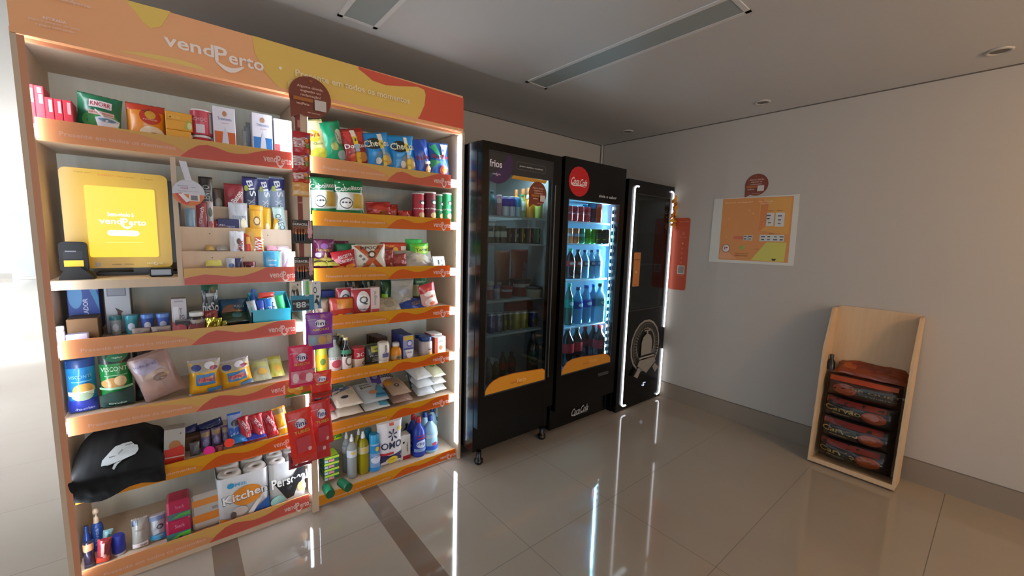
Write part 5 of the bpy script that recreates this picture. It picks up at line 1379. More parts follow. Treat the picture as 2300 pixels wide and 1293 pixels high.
 ('bag','wipes_pack','pack','white wipes pack with a sky blue foot, right one on the bottom shelf','white and blue wipes packs on the bottom shelf',-.1326,2.345,.0788,.0616,.1196,.05,{'rx':-14,'col':'#a9adb4','g':[('d',.3,.55,.4,.1,'#30343a'),('d',.3,.55,.25,.05,'#8f969c'),('p',[(-.9,.05),(.9,0),(.9,.2),(.2,.3),(-.8,.22)],'#3f9fd0'),('r',-.9,.8,.9,.95,'#6f82a8')]}),
 ('box','napkin_pack','napkins','magenta and green napkin pack, lower one of the stack','magenta and green napkin packs stacked on the bottom shelf',-.0575,2.35,.0788,.0887,.0975,.1,{'col':'#b01d4e','kind':'film','bev':.008,'g':[('r',-.98,0,.98,.34,'#3a7f86'),('p',[(-.7,.06),(.95,.1),(.95,.3),(0,.26)],'#5fcf4a'),('t','Snack',.1,.66,.4,.18,'#d98aa3')]}),
 ('box','napkin_pack','napkins','magenta and green napkin pack, upper one of the stack','magenta and green napkin packs stacked on the bottom shelf',-.053,2.35,.1773,.0838,.088,.1,{'col':'#ad1d4a','kind':'film','bev':.008,'g':[('r',-.98,0,.98,.34,'#4f6a72'),('p',[(-.7,.06),(.95,.1),(.95,.3),(0,.26)],'#4fa04a'),('t','Snack',.1,.66,.4,.18,'#c9708f')]}),
 ('box','napkin_pack','napkins','white and orange striped napkin pack on the bottom shelf',None,.0481,2.37,.0788,.1091,.1775,.12,{'col':'#b9b5b0','kind':'film','bev':.008,'g':[('r',-.98,.68,.98,.86,'#d98a3c'),('r',-.98,.22,.98,.44,'#d5822e'),('r',.4,.5,.8,.58,'#8f8d90')]}),
 ('bag','crisps_bag','crisps','yellow and white crisps bag, first from the divider on the top right shelf','crisps bags leaning in a row on the top right shelf',.6099,2.3475,1.8766,.1301,.2076,.075,{'col':'#e3df9a','ry':-14,'wr':.008,'rd':.6,'neck':.1,'g':[('r',-.97,.55,.97,.98,'#efe9b9'),('d',-.1,.6,.55,.16,'#d8c43c'),('t',"Lay's",-.1,.62,.5,.14,'#b9423a'),('t','Classic',.1,.4,.4,.06,'#8a8a4a'),('d',0,.15,.7,.14,'#cfcf4a')]}),
 ('bag','crisps_bag','crisps','green crisps bag with a potato picture on the top right shelf','crisps bags leaning in a row on the top right shelf',.6964,2.3475,1.8768,.1322,.2155,.075,{'col':'#129a6c','ry':-14,'wr':.008,'rd':.6,'neck':.1,'g':[('d',.6,.62,.35,.2,'#c9d9c0'),('d',0,.38,.3,.1,'#a8b060'),('d',.5,.15,.4,.12,'#9ab5b0'),('t','TORCIDA',.4,.62,.6,.1,'#8a5a4a',-70)]}),
 ('bag','crisps_bag','crisps','dark red crisps bag with a yellow price strap on the top right shelf','crisps bags leaning in a row on the top right shelf',.8091,2.3475,1.8785,.1507,.198,.075,{'col':'#9c2a24','ry':-14,'wr':.008,'rd':.6,'neck':.1,'strap':(-.12,.24),'g':[('p',[(-.8,.95),(-.4,.6),(-.2,.7),(.1,.95)],'#c9403a'),('p',[(.2,.9),(.9,.95),(.6,.6),(.2,.7)],'#c84a34'),('t','Doritos',.05,.52,.85,.13,'#e9e6e4'),('d',-.3,.2,.3,.12,'#c9502a'),('d',.4,.2,.35,.14,'#c9803a')]}),
 ('bag','crisps_bag','crisps','bright blue crisps bag with a yellow price strap, left one of the two bright blue','crisps bags leaning in a row on the top right shelf',.9374,2.3475,1.8778,.1668,.2006,.075,{'col':'#1f8fd6','ry':-12,'wr':.008,'rd':.6,'neck':.1,'strap':(.08,.38),'g':PRINT6}),
 ('bag','crisps_bag','crisps','bright blue crisps bag with a yellow price strap, right one of the two bright blue','crisps bags leaning in a row on the top right shelf',1.0834,2.3475,1.8736,.1688,.2142,.075,{'col':'#1c96dc','ry':-8,'wr':.008,'rd':.6,'neck':.1,'strap':(.1,.38),'g':PRINT6}),
 ('bag','crisps_bag','crisps','royal blue ridged crisps bag leaning left on the top right shelf','crisps bags leaning in a row on the top right shelf',1.2103,2.3475,1.8742,.1201,.215,.075,{'col':'#1a55c0','ry':-12,'wr':.008,'rd':.6,'neck':.1,'g':[('t','Ruffles',.2,.48,.95,.13,'#8c2a3c'),('r',.05,.05,.9,.34,'#5a1f2e'),('d',.45,.12,.35,.1,'#d99a3a'),('r',.1,.28,.8,.36,'#e6e4ea')]}),
 ('bag','crisps_bag','crisps','green, blue and white ridged crisps bag at the right end of the top right shelf','crisps bags leaning in a row on the top right shelf',1.3156,2.3475,1.8688,.1518,.2178,.075,{'col':'#1c5fae','ry':-4,'wr':.008,'rd':.6,'neck':.1,'g':[('p',[(-.9,.9),(-.3,.98),(.1,.45)],'#39b87a'),('p',[(.1,.98),(.9,.98),(.2,.5)],'#e6f0f0'),('p',[(-.9,.5),(-.9,.25),(.1,.45)],'#2f9f6a'),('t','Ruffles',.1,.6,.9,.13,'#a32f44'),('d',.3,.2,.42,.15,'#b9402c'),('d',.35,.2,.25,.09,'#e0a040')]}),
 ('bag','crisps_bag','crisps','green and white onion rings bag, left one of the two','green and white onion rings bags',.6192,2.34,1.6014,.1303,.1956,.08,{'col':'#dfe4dc','seal':'#0f7a48','ry':-3,'rd':.6,'wr':.006,'g':PRINT7}),
 ('bag','crisps_bag','crisps','green and white onion rings bag, right one of the two','green and white onion rings bags',.755,2.34,1.602,.1647,.1937,.08,{'col':'#dfe4dc','seal':'#0f7a48','ry':-3,'rd':.6,'wr':.006,'g':PRINT7}),
 ('bag','snack_bag','bag','low red snack bag, left one of the three beside the tubes','low red snack bags',.9236,2.335,1.6027,.1496,.0916,.05,{'col':'#a8241c','ry':-4,'rx':-8,'wr':.01,'g':PRINT8}),
 ('bag','snack_bag','bag','low red snack bag, middle one of the three beside the tubes','low red snack bags',1.0199,2.365,1.6007,.0723,.0876,.05,{'col':'#a8241c','ry':-4,'rx':-8,'wr':.01,'g':PRINT8}),
 ('bag','snack_bag','bag','low red snack bag, right one of the three beside the tubes','low red snack bags',1.0826,2.335,1.6012,.0914,.0535,.05,{'col':'#a8241c','ry':-4,'rx':-8,'wr':.01,'g':PRINT8}),
 ('cyl','crisps_tube','crisps','bright red crisps tube, left end of the tubes','stackable crisps tubes',1.1698,2.345,1.5988,.0717,.165,.0717,{'prof':'tube','col':'#b02536','cap':'#c9c4bf','kind':'card','g':PRINT9}),
 ('cyl','crisps_tube','crisps','red crisps tube standing behind the first red one','stackable crisps tubes',1.235,2.42,1.5988,.0625,.1843,.0625,{'prof':'tube','col':'#8f2a30','cap':'#d9d4cf','kind':'card','g':PRINT9}),
 ('cyl','crisps_tube','crisps','dark red crisps tube next to the green tubes','stackable crisps tubes',1.249,2.345,1.5988,.0746,.1776,.0746,{'prof':'tube','col':'#7d2230','cap':'#e6e1dc','kind':'card','g':PRINT9}),
 ('cyl','crisps_tube','crisps','green crisps tube, left one of the two','stackable crisps tubes',1.3264,2.365,1.5988,.0583,.1721,.0583,{'prof':'tube','col':'#1f7f48','cap':'#bfc9c0','kind':'card','g':PRINT9}),
 ('cyl','crisps_tube','crisps','green crisps tube, right one at the panel','stackable crisps tubes',1.3688,2.345,1.5988,.0625,.183,.0625,{'prof':'tube','col':'#259a58','cap':'#c9d6cc','kind':'card','g':PRINT9}),
 ('bag','snack_bag','bag','purple snack bag with a yellow star, next to the divider',None,.6202,2.365,1.3038,.111,.1684,.07,{'col':'#6b1f4e','wr':.007,'g':[('d',0,.8,.35,.1,'#8a5a9a'),('t','Fandangos',0,.66,.75,.13,'#b08a3c'),('p',[(-.6,.35),(-.15,.42),(0,.6),(.15,.42),(.7,.38),(.3,.25),(.4,.08),(0,.18),(-.4,.08),(-.3,.25)],'#b8a850'),('d',-.6,.5,.25,.08,'#cfc4d6'),('r',.2,0,.95,.1,'#3f8a4a')]}),
 ('bag','snack_bag','bag','plain dark purple snack bag behind the green and red one',None,.7317,2.43,1.3038,.0883,.1595,.06,{'col':'#641c3f','wr':.007}),
 ('bag','snack_bag','bag','flat yellow bag lying at the front by the divider','flat yellow bags lying at the front',.5908,2.298,1.3318,.079,.07,.02,{'col':'#b9b04a','rx':-58,'g':[('r',-.8,.3,.8,.5,'#4a3a20')]}),
 ('bag','snack_bag','bag','flat yellow-green bag lying at the front beside the red one','flat yellow bags lying at the front',.6522,2.298,1.3318,.066,.07,.02,{'col':'#b9b04a','rx':-58,'g':[('r',-.8,.3,.8,.5,'#4a3a20')]}),
 ('bag','snack_bag','bag','green snack bag behind the red biscuit bag',None,.7437,2.395,1.3038,.1176,.1455,.05,{'col':'#156a44','g':[('d',.6,.7,.3,.15,'#d98a3a'),('r',-.9,.4,-.2,.6,'#b9c0a8')]}),
 ('bag','snack_bag','bag','red biscuit bag with slanted white lettering',None,.7206,2.325,1.3106,.1308,.1023,.05,{'ry':-8,'col':'#b8222c','wr':.006,'g':[('t','RECEITA',.1,.72,.62,.18,'#e6d9dc',8),('t','ORIGINAL',.15,.46,.66,.18,'#e9dcde',8),('d',-.6,.5,.25,.14,'#d98a94'),('d',.4,.12,.4,.12,'#d9923a'),('d',-.4,.1,.3,.1,'#cf8a34')]}),
 ('bag','snack_bag','bag','cream popcorn bag crossed by two orange bands',None,.8641,2.34,1.3075,.1908,.1416,.06,{'ry':-3,'col':'#d9d6c6','neck':.02,'g':[('p',[(-.9,.99),(-.5,.99),(.8,0),(.4,0)],'#b8562a'),('p',[(.9,.99),(.5,.99),(-.6,0),(-.2,0)],'#b8562a'),('t','PIPOCA',.05,.88,.6,.14,'#3a2a20'),('d',.05,.6,.24,.16,'#2b2520'),('d',.05,.6,.15,.09,'#e6e0d6'),('t','sabor manteiga',0,.12,.4,.04,'#5a5048'),('d',-.6,.55,.08,.05,'#6a6a60'),('d',-.45,.42,.08,.05,'#6a6a60'),('d',-.4,.2,.08,.05,'#6a6a60')]}),
 ('bag','snack_bag','bag','crumpled reddish bag right of the popcorn bag','crumpled reddish bags',.986,2.355,1.3099,.094,.1137,.05,{'col':'#9c4038','wr':.012,'ry':-10}),
 ('bag','snack_bag','bag','crumpled wine-red bag beside the clear grey bag','crumpled reddish bags',1.0547,2.345,1.3101,.0972,.082,.05,{'col':'#9c4038','wr':.012,'ry':-10}),
 ('box','noodle_pack','noodles','red and yellow noodle pack with a sun on it',None,1.0538,2.455,1.3538,.1592,.105,.07,{'col':'#c22f1c','kind':'film','bev':.01,'g':[('r',-.97,0,.97,.5,'#d99a1c'),('p',[(-.95,.55),(.95,.55),(.95,.3),(-.95,.5)],'#cf5a1c'),('d',0,.58,.22,.16,'#e0b030'),('t','tomate',-.1,.12,.7,.1,'#4a2a1c'),('r',.45,.55,.85,.8,'#e6e2da'),('t','Maggi',-.5,.8,.4,.1,'#e6c040')]}),
 ('box','noodle_pack','noodles','dark red noodle pack lying under the sun pack',None,1.0562,2.445,1.3038,.1626,.048,.07,{'col':'#8c2a24','kind':'film','bev':.008}),
 ('bag','snack_bag','bag','bright green snack bag, rear one of the two green bags',None,1.1935,2.455,1.3338,.1215,.15,.07,{'col':'#3fc45c','wr':.005,'g':[]}),
 ('bag','snack_bag','bag','bright green snack bag with dark lettering, front one of the two green bags',None,1.2122,2.4,1.3172,.1309,.1409,.06,{'col':'#58c232','wr':.005,'ry':-4,'g':[('r',-.6,.55,.9,.9,'#a9d93a'),('t','Torcida',.25,.73,.8,.16,'#1a3c2a'),('d',.3,.35,.5,.15,'#7fc9c0')]}),
 ('bag','nuts_bag','bag','clear grey bag with silver nuts lying at the right of the shelf',None,1.158,2.335,1.2938,.2706,.14,.07,{'rx':-35,'col':'#a39d94','wr':.012,'g':[('d',.2,.5,.5,.25,'#b8ae8a'),('d',-.4,.4,.4,.2,'#8a857c')]}),
 ('box','price_card','card','small white card leaning at the right end of the shelf',None,1.2991,2.301,1.3038,.0835,.0769,.002,{'rx':-18,'col':'#e6ecea','g':[('r',-.2,.3,.05,.7,'#4a5f5a'),('r',.4,.2,.55,.35,'#6a7a74'),('r',.3,.6,.5,.7,'#6a7a74')]}),
 ('box','carton','carton','dark blue box in the back beside the divider',None,.659,2.475,1.1048,.0719,.075,.07,{'col':'#1e2f78'}),
 ('bag','snack_bag','bag','dark green bag under the dark blue box',None,.655,2.43,1.0448,.0763,.1,.06,{'col':'#4b5a3a','wr':.008}),
 ('bag','snack_bag','bag','tan and grey bag low beside the divider',None,.5977,2.345,1.0448,.0859,.1,.05,{'col':'#8f7a6a','wr':.01}),
 ('bag','snack_bag','bag','orange and red pasta sauce pouch in front beside the cereal pouches',None,.6958,2.32,1.0448,.1282,.1099,.05,{'col':'#a83a2c','wr':.004,'neck':.02,'g':[('r',-.3,.45,.55,.95,'#d98a3c'),('r',-.45,.45,-.2,.95,'#b9741c'),('r',.5,.45,.85,.95,'#c9801c'),('d',.1,.25,.5,.16,'#c2402a'),('d',-.2,.1,.2,.08,'#e0b03a'),('r',.2,0,.8,.18,'#8f9aa8')]}),
 ('bag','cereal_pouch','cereal','red and white cereal pouch, rear one of the two','red and white cereal pouches',.7337,2.395,1.0748,.0937,.125,.05,{'col':'#a8323a','seal':'#c9a0a3','neck':.01,'wr':.002,'g':PRINT10}),
 ('bag','cereal_pouch','cereal','large red and white cereal pouch with a big letter Q, front one','red and white cereal pouches',.8119,2.33,1.0448,.1217,.1546,.06,{'col':'#b03038','seal':'#d9c9cc','neck':.01,'wr':.002,'g':PRINT10}),
 ('box','carton','carton','white carton with grey writing beside the large cereal pouch',None,.8819,2.335,1.0448,.0525,.1571,.05,{'col':'#d8c9c6','g':[('t','integral',0,.6,.5,.4,'#8f8a8c',90),('r',-.9,0,.9,.2,'#b8484a')]}),
 ('bag','coffee_pouch','coffee','dark glossy pouch behind the cereal pouches, left one','dark pouches behind the cereal',.8121,2.47,1.0448,.102,.1952,.06,{'col':'#2b2a28','wr':.006,'g':[('r',-.3,.8,0,.95,'#9fa39a')]}),
 ('bag','coffee_pouch','coffee','dark glossy green pouch behind the cereal pouches, right one','dark pouches behind the cereal',.9003,2.47,1.0448,.0903,.1916,.06,{'col':'#15301f','wr':.006,'g':[('r',-.3,.8,0,.95,'#9fa39a')]}),
 ('bag','tea_pouch','pouch','dark green pouch with a bright green stripe',None,.9866,2.41,1.0648,.0678,.165,.06,{'col':'#0f4a2a','neck':.02,'g':[('r',-.9,.2,0,.5,'#8fc43a'),('r',-.9,.05,.4,.2,'#1f7a3c')]}),
 ('bag','rice_bag','bag','clear bag of white grain standing in the middle of the shelf',None,1.0785,2.375,1.0448,.1528,.1908,.07,{'col':'#a9aaa3','wr':.009,'neck':.1,'g':[('r',-.5,.55,.4,.72,'#9aa5b5'),('t','AÇÚCAR',0,.8,.5,.08,'#8f9890'),('d',.2,.2,.5,.2,'#c2c0b3')]}),
 ('bag','beans_bag','bag','dark green and brown grain bag right of the clear bag',None,1.2276,2.435,1.0448,.1118,.2,.07,{'col':'#174a30','wr':.008,'g':[('r',-.97,0,.97,.5,'#5f5040'),('t','Kodilar',0,.85,.6,.06,'#6fae80'),('r',-.97,.35,-.4,.75,'#b3b384')]}),
 ('bag','snack_bag','bag','beige snack bag lying flat at the front',None,.9749,2.303,1.0428,.1435,.12,.03,{'rx':-45,'col':'#b5a88f','wr':.008,'g':[('d',0,.5,.5,.25,'#9a927c')]}),
 ('bag','snack_bag','bag','dark blue snack bag lying flat at the front',None,1.1333,2.305,1.0428,.1886,.1,.03,{'rx':-45,'col':'#23408c','wr':.007,'g':[('t','stax',.2,.5,.4,.3,'#8a6a50',10)]}),
 ('bag','snack_bag','bag','red and white snack bag leaning at the right end of the shelf',None,1.2473,2.325,1.0552,.115,.1525,.05,{'ry':-14,'col':'#dfb0a6','seal':'#c2303c','wr':.005,'g':[('r',-.97,.66,.97,1,'#c2303c'),('d',.1,.6,.7,.12,'#efe0d9'),('d',.3,.45,.4,.06,'#d9643c'),('d',0,.25,.7,.18,'#f0e0d8'),('d',.2,.15,.4,.08,'#d97a5a')]}),
 ('cyl','oil_bottle','bottle','yellow-green cooking oil bottle next to the divider',None,.5893,2.345,.7388,.0617,.192,.0617,{'prof':'round','col':'#b9c23a','kind':'plastic','lab':(.18,.55,'#d9b41c'),'cap':'#c9cf4a','g':[('d',0,.35,.3,.1,'#5a7a2a')]}),
 ('cyl','glass_bottle','bottle','clear glass bottle with a pink fruit label',None,.6587,2.35,.7388,.0738,.1943,.0738,{'prof':'wine','kind':'liquid','col':'#a9b5a8','cap':'#2f3a34','lab':(.03,.42,'#d0c3bf'),'g':[('d',.1,.22,.5,.12,'#b8485a'),('t','coco',0,.38,.6,.05,'#4a7a70')]}),
 ('cyl','sauce_bottle','bottle','dark sauce bottle with a green collar, front one','dark sauce bottles with yellow caps',.7185,2.34,.7388,.0614,.1833,.0614,{'prof':'wine','kind':'gloss','col':'#161a16','lab':(.03,.42,'#cfc6bf'),'cap':'#d9d3a3','g':PRINT11}),
 ('cyl','sauce_bottle','bottle','dark sauce bottle with a green collar, middle one','dark sauce bottles with yellow caps',.7274,2.43,.7388,.0504,.1796,.0504,{'prof':'wine','kind':'gloss','col':'#161a16','lab':(.03,.42,'#cfc6bf'),'cap':'#d9d3a3','g':PRINT11}),
 ('cyl','sauce_bottle','bottle','dark sauce bottle with a green collar, rear one','dark sauce bottles with yellow caps',.7258,2.51,.7388,.0462,.1719,.0462,{'prof':'wine','kind':'gloss','col':'#161a16','lab':(.03,.42,'#cfc6bf'),'cap':'#d9d3a3','g':PRINT11}),
 ('cyl','powder_can','can','pale tin with a red lid half, red can stacked on a beige tin',None,.7875,2.345,.7388,.0742,.115,.0742,{'prof':'tube','col':'#c9b79f','cap':'#c22f38','kind':'card','g':[('r',-.99,.45,.99,.95,'#a8242e'),('t','3C',.1,.66,.4,.2,'#e6cfcf'),('r',-.99,.42,.99,.45,'#e6e1da'),('t','Q',.5,.2,.3,.24,'#2b2b2b')]}),
 ('bag','coffee_pouch','coffee','black and lime coffee pouch with stacked grey lettering',None,.8674,2.35,.7388,.088,.123,.06,{'rd':.4,'neck':.02,'col':'#2b302d','wr':.003,'seal':'#4a5a34','g':[('r',-.2,.62,.95,.92,'#9aa63a'),('t','café',.4,.77,.4,.1,'#3a4020'),('t','PILÃO',.2,.45,.55,.08,'#b4b8b2'),('r',-.1,.12,.75,.16,'#9aa09a'),('r',-.1,.22,.75,.26,'#9aa09a'),('r',-.1,.31,.75,.34,'#9aa09a')]}),
 ('box','carton','carton','dark brown carton, rear one of the row behind the coffee pouch','dark brown cartons in a row behind',.9694,2.585,.7388,.07,.1194,.05,{'col':'#3d241c','top':'#5a3b30'}),
 ('box','carton','carton','dark brown carton, middle of the row behind the coffee pouch','dark brown cartons in a row behind',.9731,2.53,.7388,.07,.1213,.05,{'col':'#3d241c','top':'#5a3b30'}),
 ('box','carton','carton','dark brown carton, front one of the row behind the coffee pouch','dark brown cartons in a row behind',.976,2.475,.7388,.07,.1236,.05,{'col':'#3d241c','top':'#5a3b30'}),
 ('cyl','mayonnaise_bottle','bottle','cream squeeze bottle with blue lettering',None,.9376,2.34,.7388,.0747,.1269,.0747,{'prof':'squeeze','col':'#d9d2c3','g':[('t','Hellmanns',0,.62,.5,.16,'#4a5080',90),('r',-.3,.3,.4,.5,'#5a5f8c')]}),
 ('cyl','mustard_bottle','bottle','mustard yellow bottle with a white cap',None,1.0166,2.34,.7388,.072,.1102,.072,{'prof':'round','col':'#d98a14','cap':'#dfe0e2','lab':(.1,.34,'#b99a6a'),'g':[('d',.2,.22,.4,.09,'#6a5a4a')]}),
 ('box','carton','carton','blue and white cream carton, rearmost of four in the row','blue and white cream cartons in a row',1.1277,2.5575,.7388,.068,.1354,.055,{'col':'#3f4f9c','side':'#4a5aa6','top':'#1f2f6e','g':[]}),
 ('box','carton','carton','blue and white cream carton, third from the front of the row','blue and white cream cartons in a row',1.112,2.4845,.7388,.068,.1396,.055,{'col':'#3a4a98','side':'#4a5aa6','top':'#1f2f6e','g':[]}),
 ('box','carton','carton','blue and white cream carton, second from the front of the row','blue and white cream cartons in a row',1.0984,2.4115,.7388,.068,.1441,.055,{'col':'#36468f','side':'#4a5aa6','top':'#1f2f6e','g':[]}),
 ('box','carton','carton','blue and white cream carton, front one of the row','blue and white cream cartons in a row',1.0884,2.3385,.7388,.068,.1515,.055,{'col':'#8f93b8','side':'#4a5aa6','top':'#1f2f6e','g':[('r',-.97,.8,.97,.97,'#c9a63a'),('d',.2,.66,.55,.15,'#5a5f9c'),('d',.2,.66,.4,.09,'#c9c9e0'),('r',-.97,.42,.97,.47,'#2a3a8c'),('p',[(-.7,.4),(.9,.4),(.7,.1),(.2,.02),(-.3,.1)],'#e3e3e6'),('t','ITALAC',.1,.29,.55,.08,'#2a2f50')]}),
 ('cyl','mayonnaise_jar','jar','mayonnaise jar with a dark blue lid, rear one','mayonnaise jars with dark blue lids',1.2449,2.465,.7388,.0757,.1092,.0757,{'prof':'jar','col':'#b9ada6','cap':'#1d3a6c','g':PRINT12}),
 ('cyl','mayonnaise_jar','jar','mayonnaise jar with a dark blue lid, front one','mayonnaise jars with dark blue lids',1.2208,2.345,.7388,.0894,.1216,.0894,{'prof':'jar','col':'#b9ada6','cap':'#1d3a6c','g':PRINT12}),
 ('box','carton','carton','orange and white juice carton, rear one at the panel','orange and white cartons at the right panel',1.3486,2.5,.7388,.08,.1043,.06,{'col':'#e2dcd6','side':'#c9502c','top':'#e9e9ea','g':PRINT13}),
 ('box','carton','carton','orange and white juice carton, middle one at the panel','orange and white cartons at the right panel',1.3332,2.425,.7388,.08,.1119,.06,{'col':'#e2dcd6','side':'#c9502c','top':'#e9e9ea','g':PRINT13}),
 ('box','carton','carton','orange and white juice carton, front one at the panel','orange and white cartons at the right panel',1.3181,2.35,.7388,.08,.1079,.06,{'col':'#e2dcd6','side':'#c9502c','top':'#e9e9ea','g':PRINT13}),
 ('bag','rice_bag','bag','white rice bag with a blue end, lower one of the stack','white rice bags with a blue end',.7299,2.3075,.4703,.15,.2,.045,{'rx':-80,'rz':0,'col':'#c9bfae','rd':.35,'neck':.02,'wr':.004,'g':[]}),
 ('bag','rice_bag','bag','white rice bag with a blue end, upper one of the stack','white rice bags with a blue end',.733,2.315,.5208,.15,.22,.05,{'rx':-80,'rz':0,'col':'#cfc6b5','rd':.35,'neck':.02,'wr':.004,'g':[('p',[(-.97,.98),(.97,.98),(.5,.75),(-.6,.55),(-.97,.6)],'#2255a8'),('d',-.2,.3,.3,.07,'#2f3540'),('d',.4,.5,.3,.15,'#b9b79a')]}),
 ('bag','flour_bag','bag','small white flour bag lying beside the hanging sweets',None,.6158,2.305,.4678,.1,.12,.04,{'rx':-80,'rz':6,'col':'#d6d1c8','rd':.35,'neck':.02,'wr':.004,'g':[('r',-.8,.7,.8,.95,'#b8303a')]}),
 ('bag','flour_bag','bag','small red and white bag lying on the white one beside the hanging sweets',None,.614,2.3375,.5073,.09,.12,.035,{'rx':-80,'rz':0,'col':'#b4444c','rd':.35,'neck':.02,'wr':.004,'g':[('d',0,.5,.5,.3,'#d9c9c9')]}),
 ('bag','flour_bag','bag','grey-green flour bag lying at the back left, lower one','grey-green flour bags at the back left',.7306,2.495,.4728,.13,.13,.05,{'rx':-80,'rz':0,'col':'#9aa39a','rd':.35,'neck':.02,'wr':.004,'g':[]}),
 ('bag','flour_bag','bag','grey-green flour bag lying at the back left, upper one','grey-green flour bags at the back left',.729,2.495,.5248,.13,.13,.05,{'rx':-80,'rz':0,'col':'#a3aea6','rd':.35,'neck':.02,'wr':.004,'g':[('r',-.6,.4,.6,.7,'#5f8a72')]}),
 ('bag','flour_bag','bag','white and blue flour bag with black lettering, upper one of the pair','white and blue flour bags',.8869,2.3125,.5123,.155,.24,.045,{'rx':-80,'rz':0,'col':'#aebcc2','rd':.35,'neck':.02,'wr':.004,'g':[('d',-.25,.68,.62,.24,'#c2c9c6'),('t','Dona',-.25,.76,.4,.11,'#1d1f1f',4),('t','Benta',-.22,.62,.45,.11,'#1d1f1f',4),('p',[(0,.05),(.95,.05),(.95,.75),(.6,.6)],'#3f88a8'),('d',0,.28,.35,.07,'#b9805a'),('r',.2,.12,.9,.2,'#1f5a8c')]}),
 ('bag','flour_bag','bag','white and blue flour bag, lower one of the pair','white and blue flour bags',.8892,2.305,.4678,.155,.24,.04,{'rx':-80,'rz':0,'col':'#c9ccc6','rd':.35,'neck':.02,'wr':.004,'g':[('r',.2,0,.95,.9,'#5a9ab0')]}),
 ('bag','flour_bag','bag','tan grain bag with an orange end, lower one of the pair','tan grain bags',1.0559,2.3125,.4703,.135,.22,.045,{'rx':-80,'rz':0,'col':'#97796a','rd':.35,'neck':.02,'wr':.004,'g':[('d',.2,.3,.6,.1,'#8a6a58')]}),
 ('bag','flour_bag','bag','tan grain bag with an orange end, upper one of the pair','tan grain bags',1.0516,2.3225,.5173,.13,.22,.045,{'rx':-80,'rz':0,'col':'#a8917c','rd':.35,'neck':.02,'wr':.004,'g':[('r',-.97,.45,-.35,.98,'#c98a24'),('d',-.1,.35,.25,.09,'#3a2a28'),('d',-.1,.35,.1,.04,'#cfc0b0'),('d',.3,.7,.4,.12,'#a3937c')]}),
 ('bag','couscous_pack','bag','white and purple couscous pack lying at the back, behind the blue flour bag',None,.9936,2.4775,.5253,.17,.16,.055,{'rx':-62,'rz':0,'col':'#a8a2ac','rd':.35,'neck':.02,'wr':.004,'g':[('r',-.8,.1,-.1,.95,'#4a3a7a'),('d',-.45,.5,.2,.14,'#8f86b0'),('t','cuscuz',.45,.45,.6,.2,'#2a2828'),('r',-.1,.8,.97,.95,'#2f2a30')]}),
 ('bag','flour_bag','bag','white flour sack, lowest of the three near the panel','white flour sacks stacked near the right panel',1.2228,2.3225,.4753,.125,.19,.055,{'rx':-80,'rz':-3,'col':'#d0d4d6','rd':.35,'neck':.02,'wr':.004,'g':[]}),
 ('bag','flour_bag','bag','white flour sack, middle of the three near the panel','white flour sacks stacked near the right panel',1.2225,2.3345,.5273,.125,.19,.055,{'rx':-80,'rz':0,'col':'#d0d4d6','rd':.35,'neck':.02,'wr':.004,'g':[]}),
 ('bag','flour_bag','bag','white flour sack, topmost of the three near the panel','white flour sacks stacked near the right panel',1.2191,2.3465,.5793,.125,.19,.055,{'rx':-80,'rz':3,'col':'#d0d4d6','rd':.35,'neck':.02,'wr':.004,'g':[]}),
 ('bag','flour_bag','bag','black and white flour bag standing behind the white sacks',None,1.2295,2.43,.4978,.15,.16,.06,{'rx':-30,'rz':0,'col':'#23302c','rd':.35,'neck':.02,'wr':.004,'g':[('t','Finna',-.1,.7,.6,.2,'#8fa69a',10),('d',.3,.3,.5,.25,'#c9cfd0')]}),
 ('bag','flour_bag','bag','pale flour bag at the right panel, lowest of the three','pale flour bags at the right panel',1.3373,2.345,.4728,.1,.2,.05,{'rx':-80,'rz':0,'col':'#c9c9c4','rd':.35,'neck':.02,'wr':.004,'g':[('d',0,.6,.4,.15,'#b9b4ac')]}),
 ('bag','flour_bag','bag','pale flour bag with pink print at the right panel, middle of the three','pale flour bags at the right panel',1.3318,2.345,.5228,.1,.2,.05,{'rx':-80,'rz':0,'col':'#d2ccca','rd':.35,'neck':.02,'wr':.004,'g':[('d',0,.6,.4,.15,'#b9898c')]}),
 ('bag','flour_bag','bag','pale green printed flour bag at the right panel, topmost of the three','pale flour bags at the right panel',1.3281,2.345,.5728,.1,.2,.05,{'rx':-80,'rz':0,'col':'#cfd2b4','rd':.35,'neck':.02,'wr':.004,'g':[('d',0,.6,.4,.15,'#6fae4a')]}),
 ('box','sponge_pack','sponges','green and yellow sponge pack, bottom of the stack','green and yellow sponge packs stacked in the bottom right section',.6319,2.41,.0828,.085,.034,.1,{'col':'#1f5a44','top':'#a9cf3a','kind':'film','bev':.005,'g':PRINT14}),
 ('box','sponge_pack','sponges','green and yellow sponge pack, second from the bottom of the stack','green and yellow sponge packs stacked in the bottom right section',.6327,2.41,.1188,.085,.034,.1,{'col':'#1f5a44','top':'#a9cf3a','kind':'film','bev':.005,'g':PRINT14}),
 ('box','sponge_pack','sponges','green and yellow sponge pack, third from the bottom of the stack','green and yellow sponge packs stacked in the bottom right section',.6336,2.41,.1548,.085,.034,.1,{'col':'#1f5a44','top':'#a9cf3a','kind':'film','bev':.005,'g':PRINT14}),
 ('box','sponge_pack','sponges','green and yellow sponge pack, top of the stack','green and yellow sponge packs stacked in the bottom right section',.6344,2.41,.1908,.085,.034,.1,{'col':'#1f5a44','top':'#a9cf3a','kind':'film','bev':.005,'g':PRINT14}),
 ('bag','sponge_bag','bag','neon yellow-green bag on top behind the sponge stack',None,.692,2.49,.2528,.0824,.11,.06,{'col':'#b4e01c','rx':-15,'wr':.008,'g':[('r',-.9,.1,.9,.3,'#4f7a2a')]}),
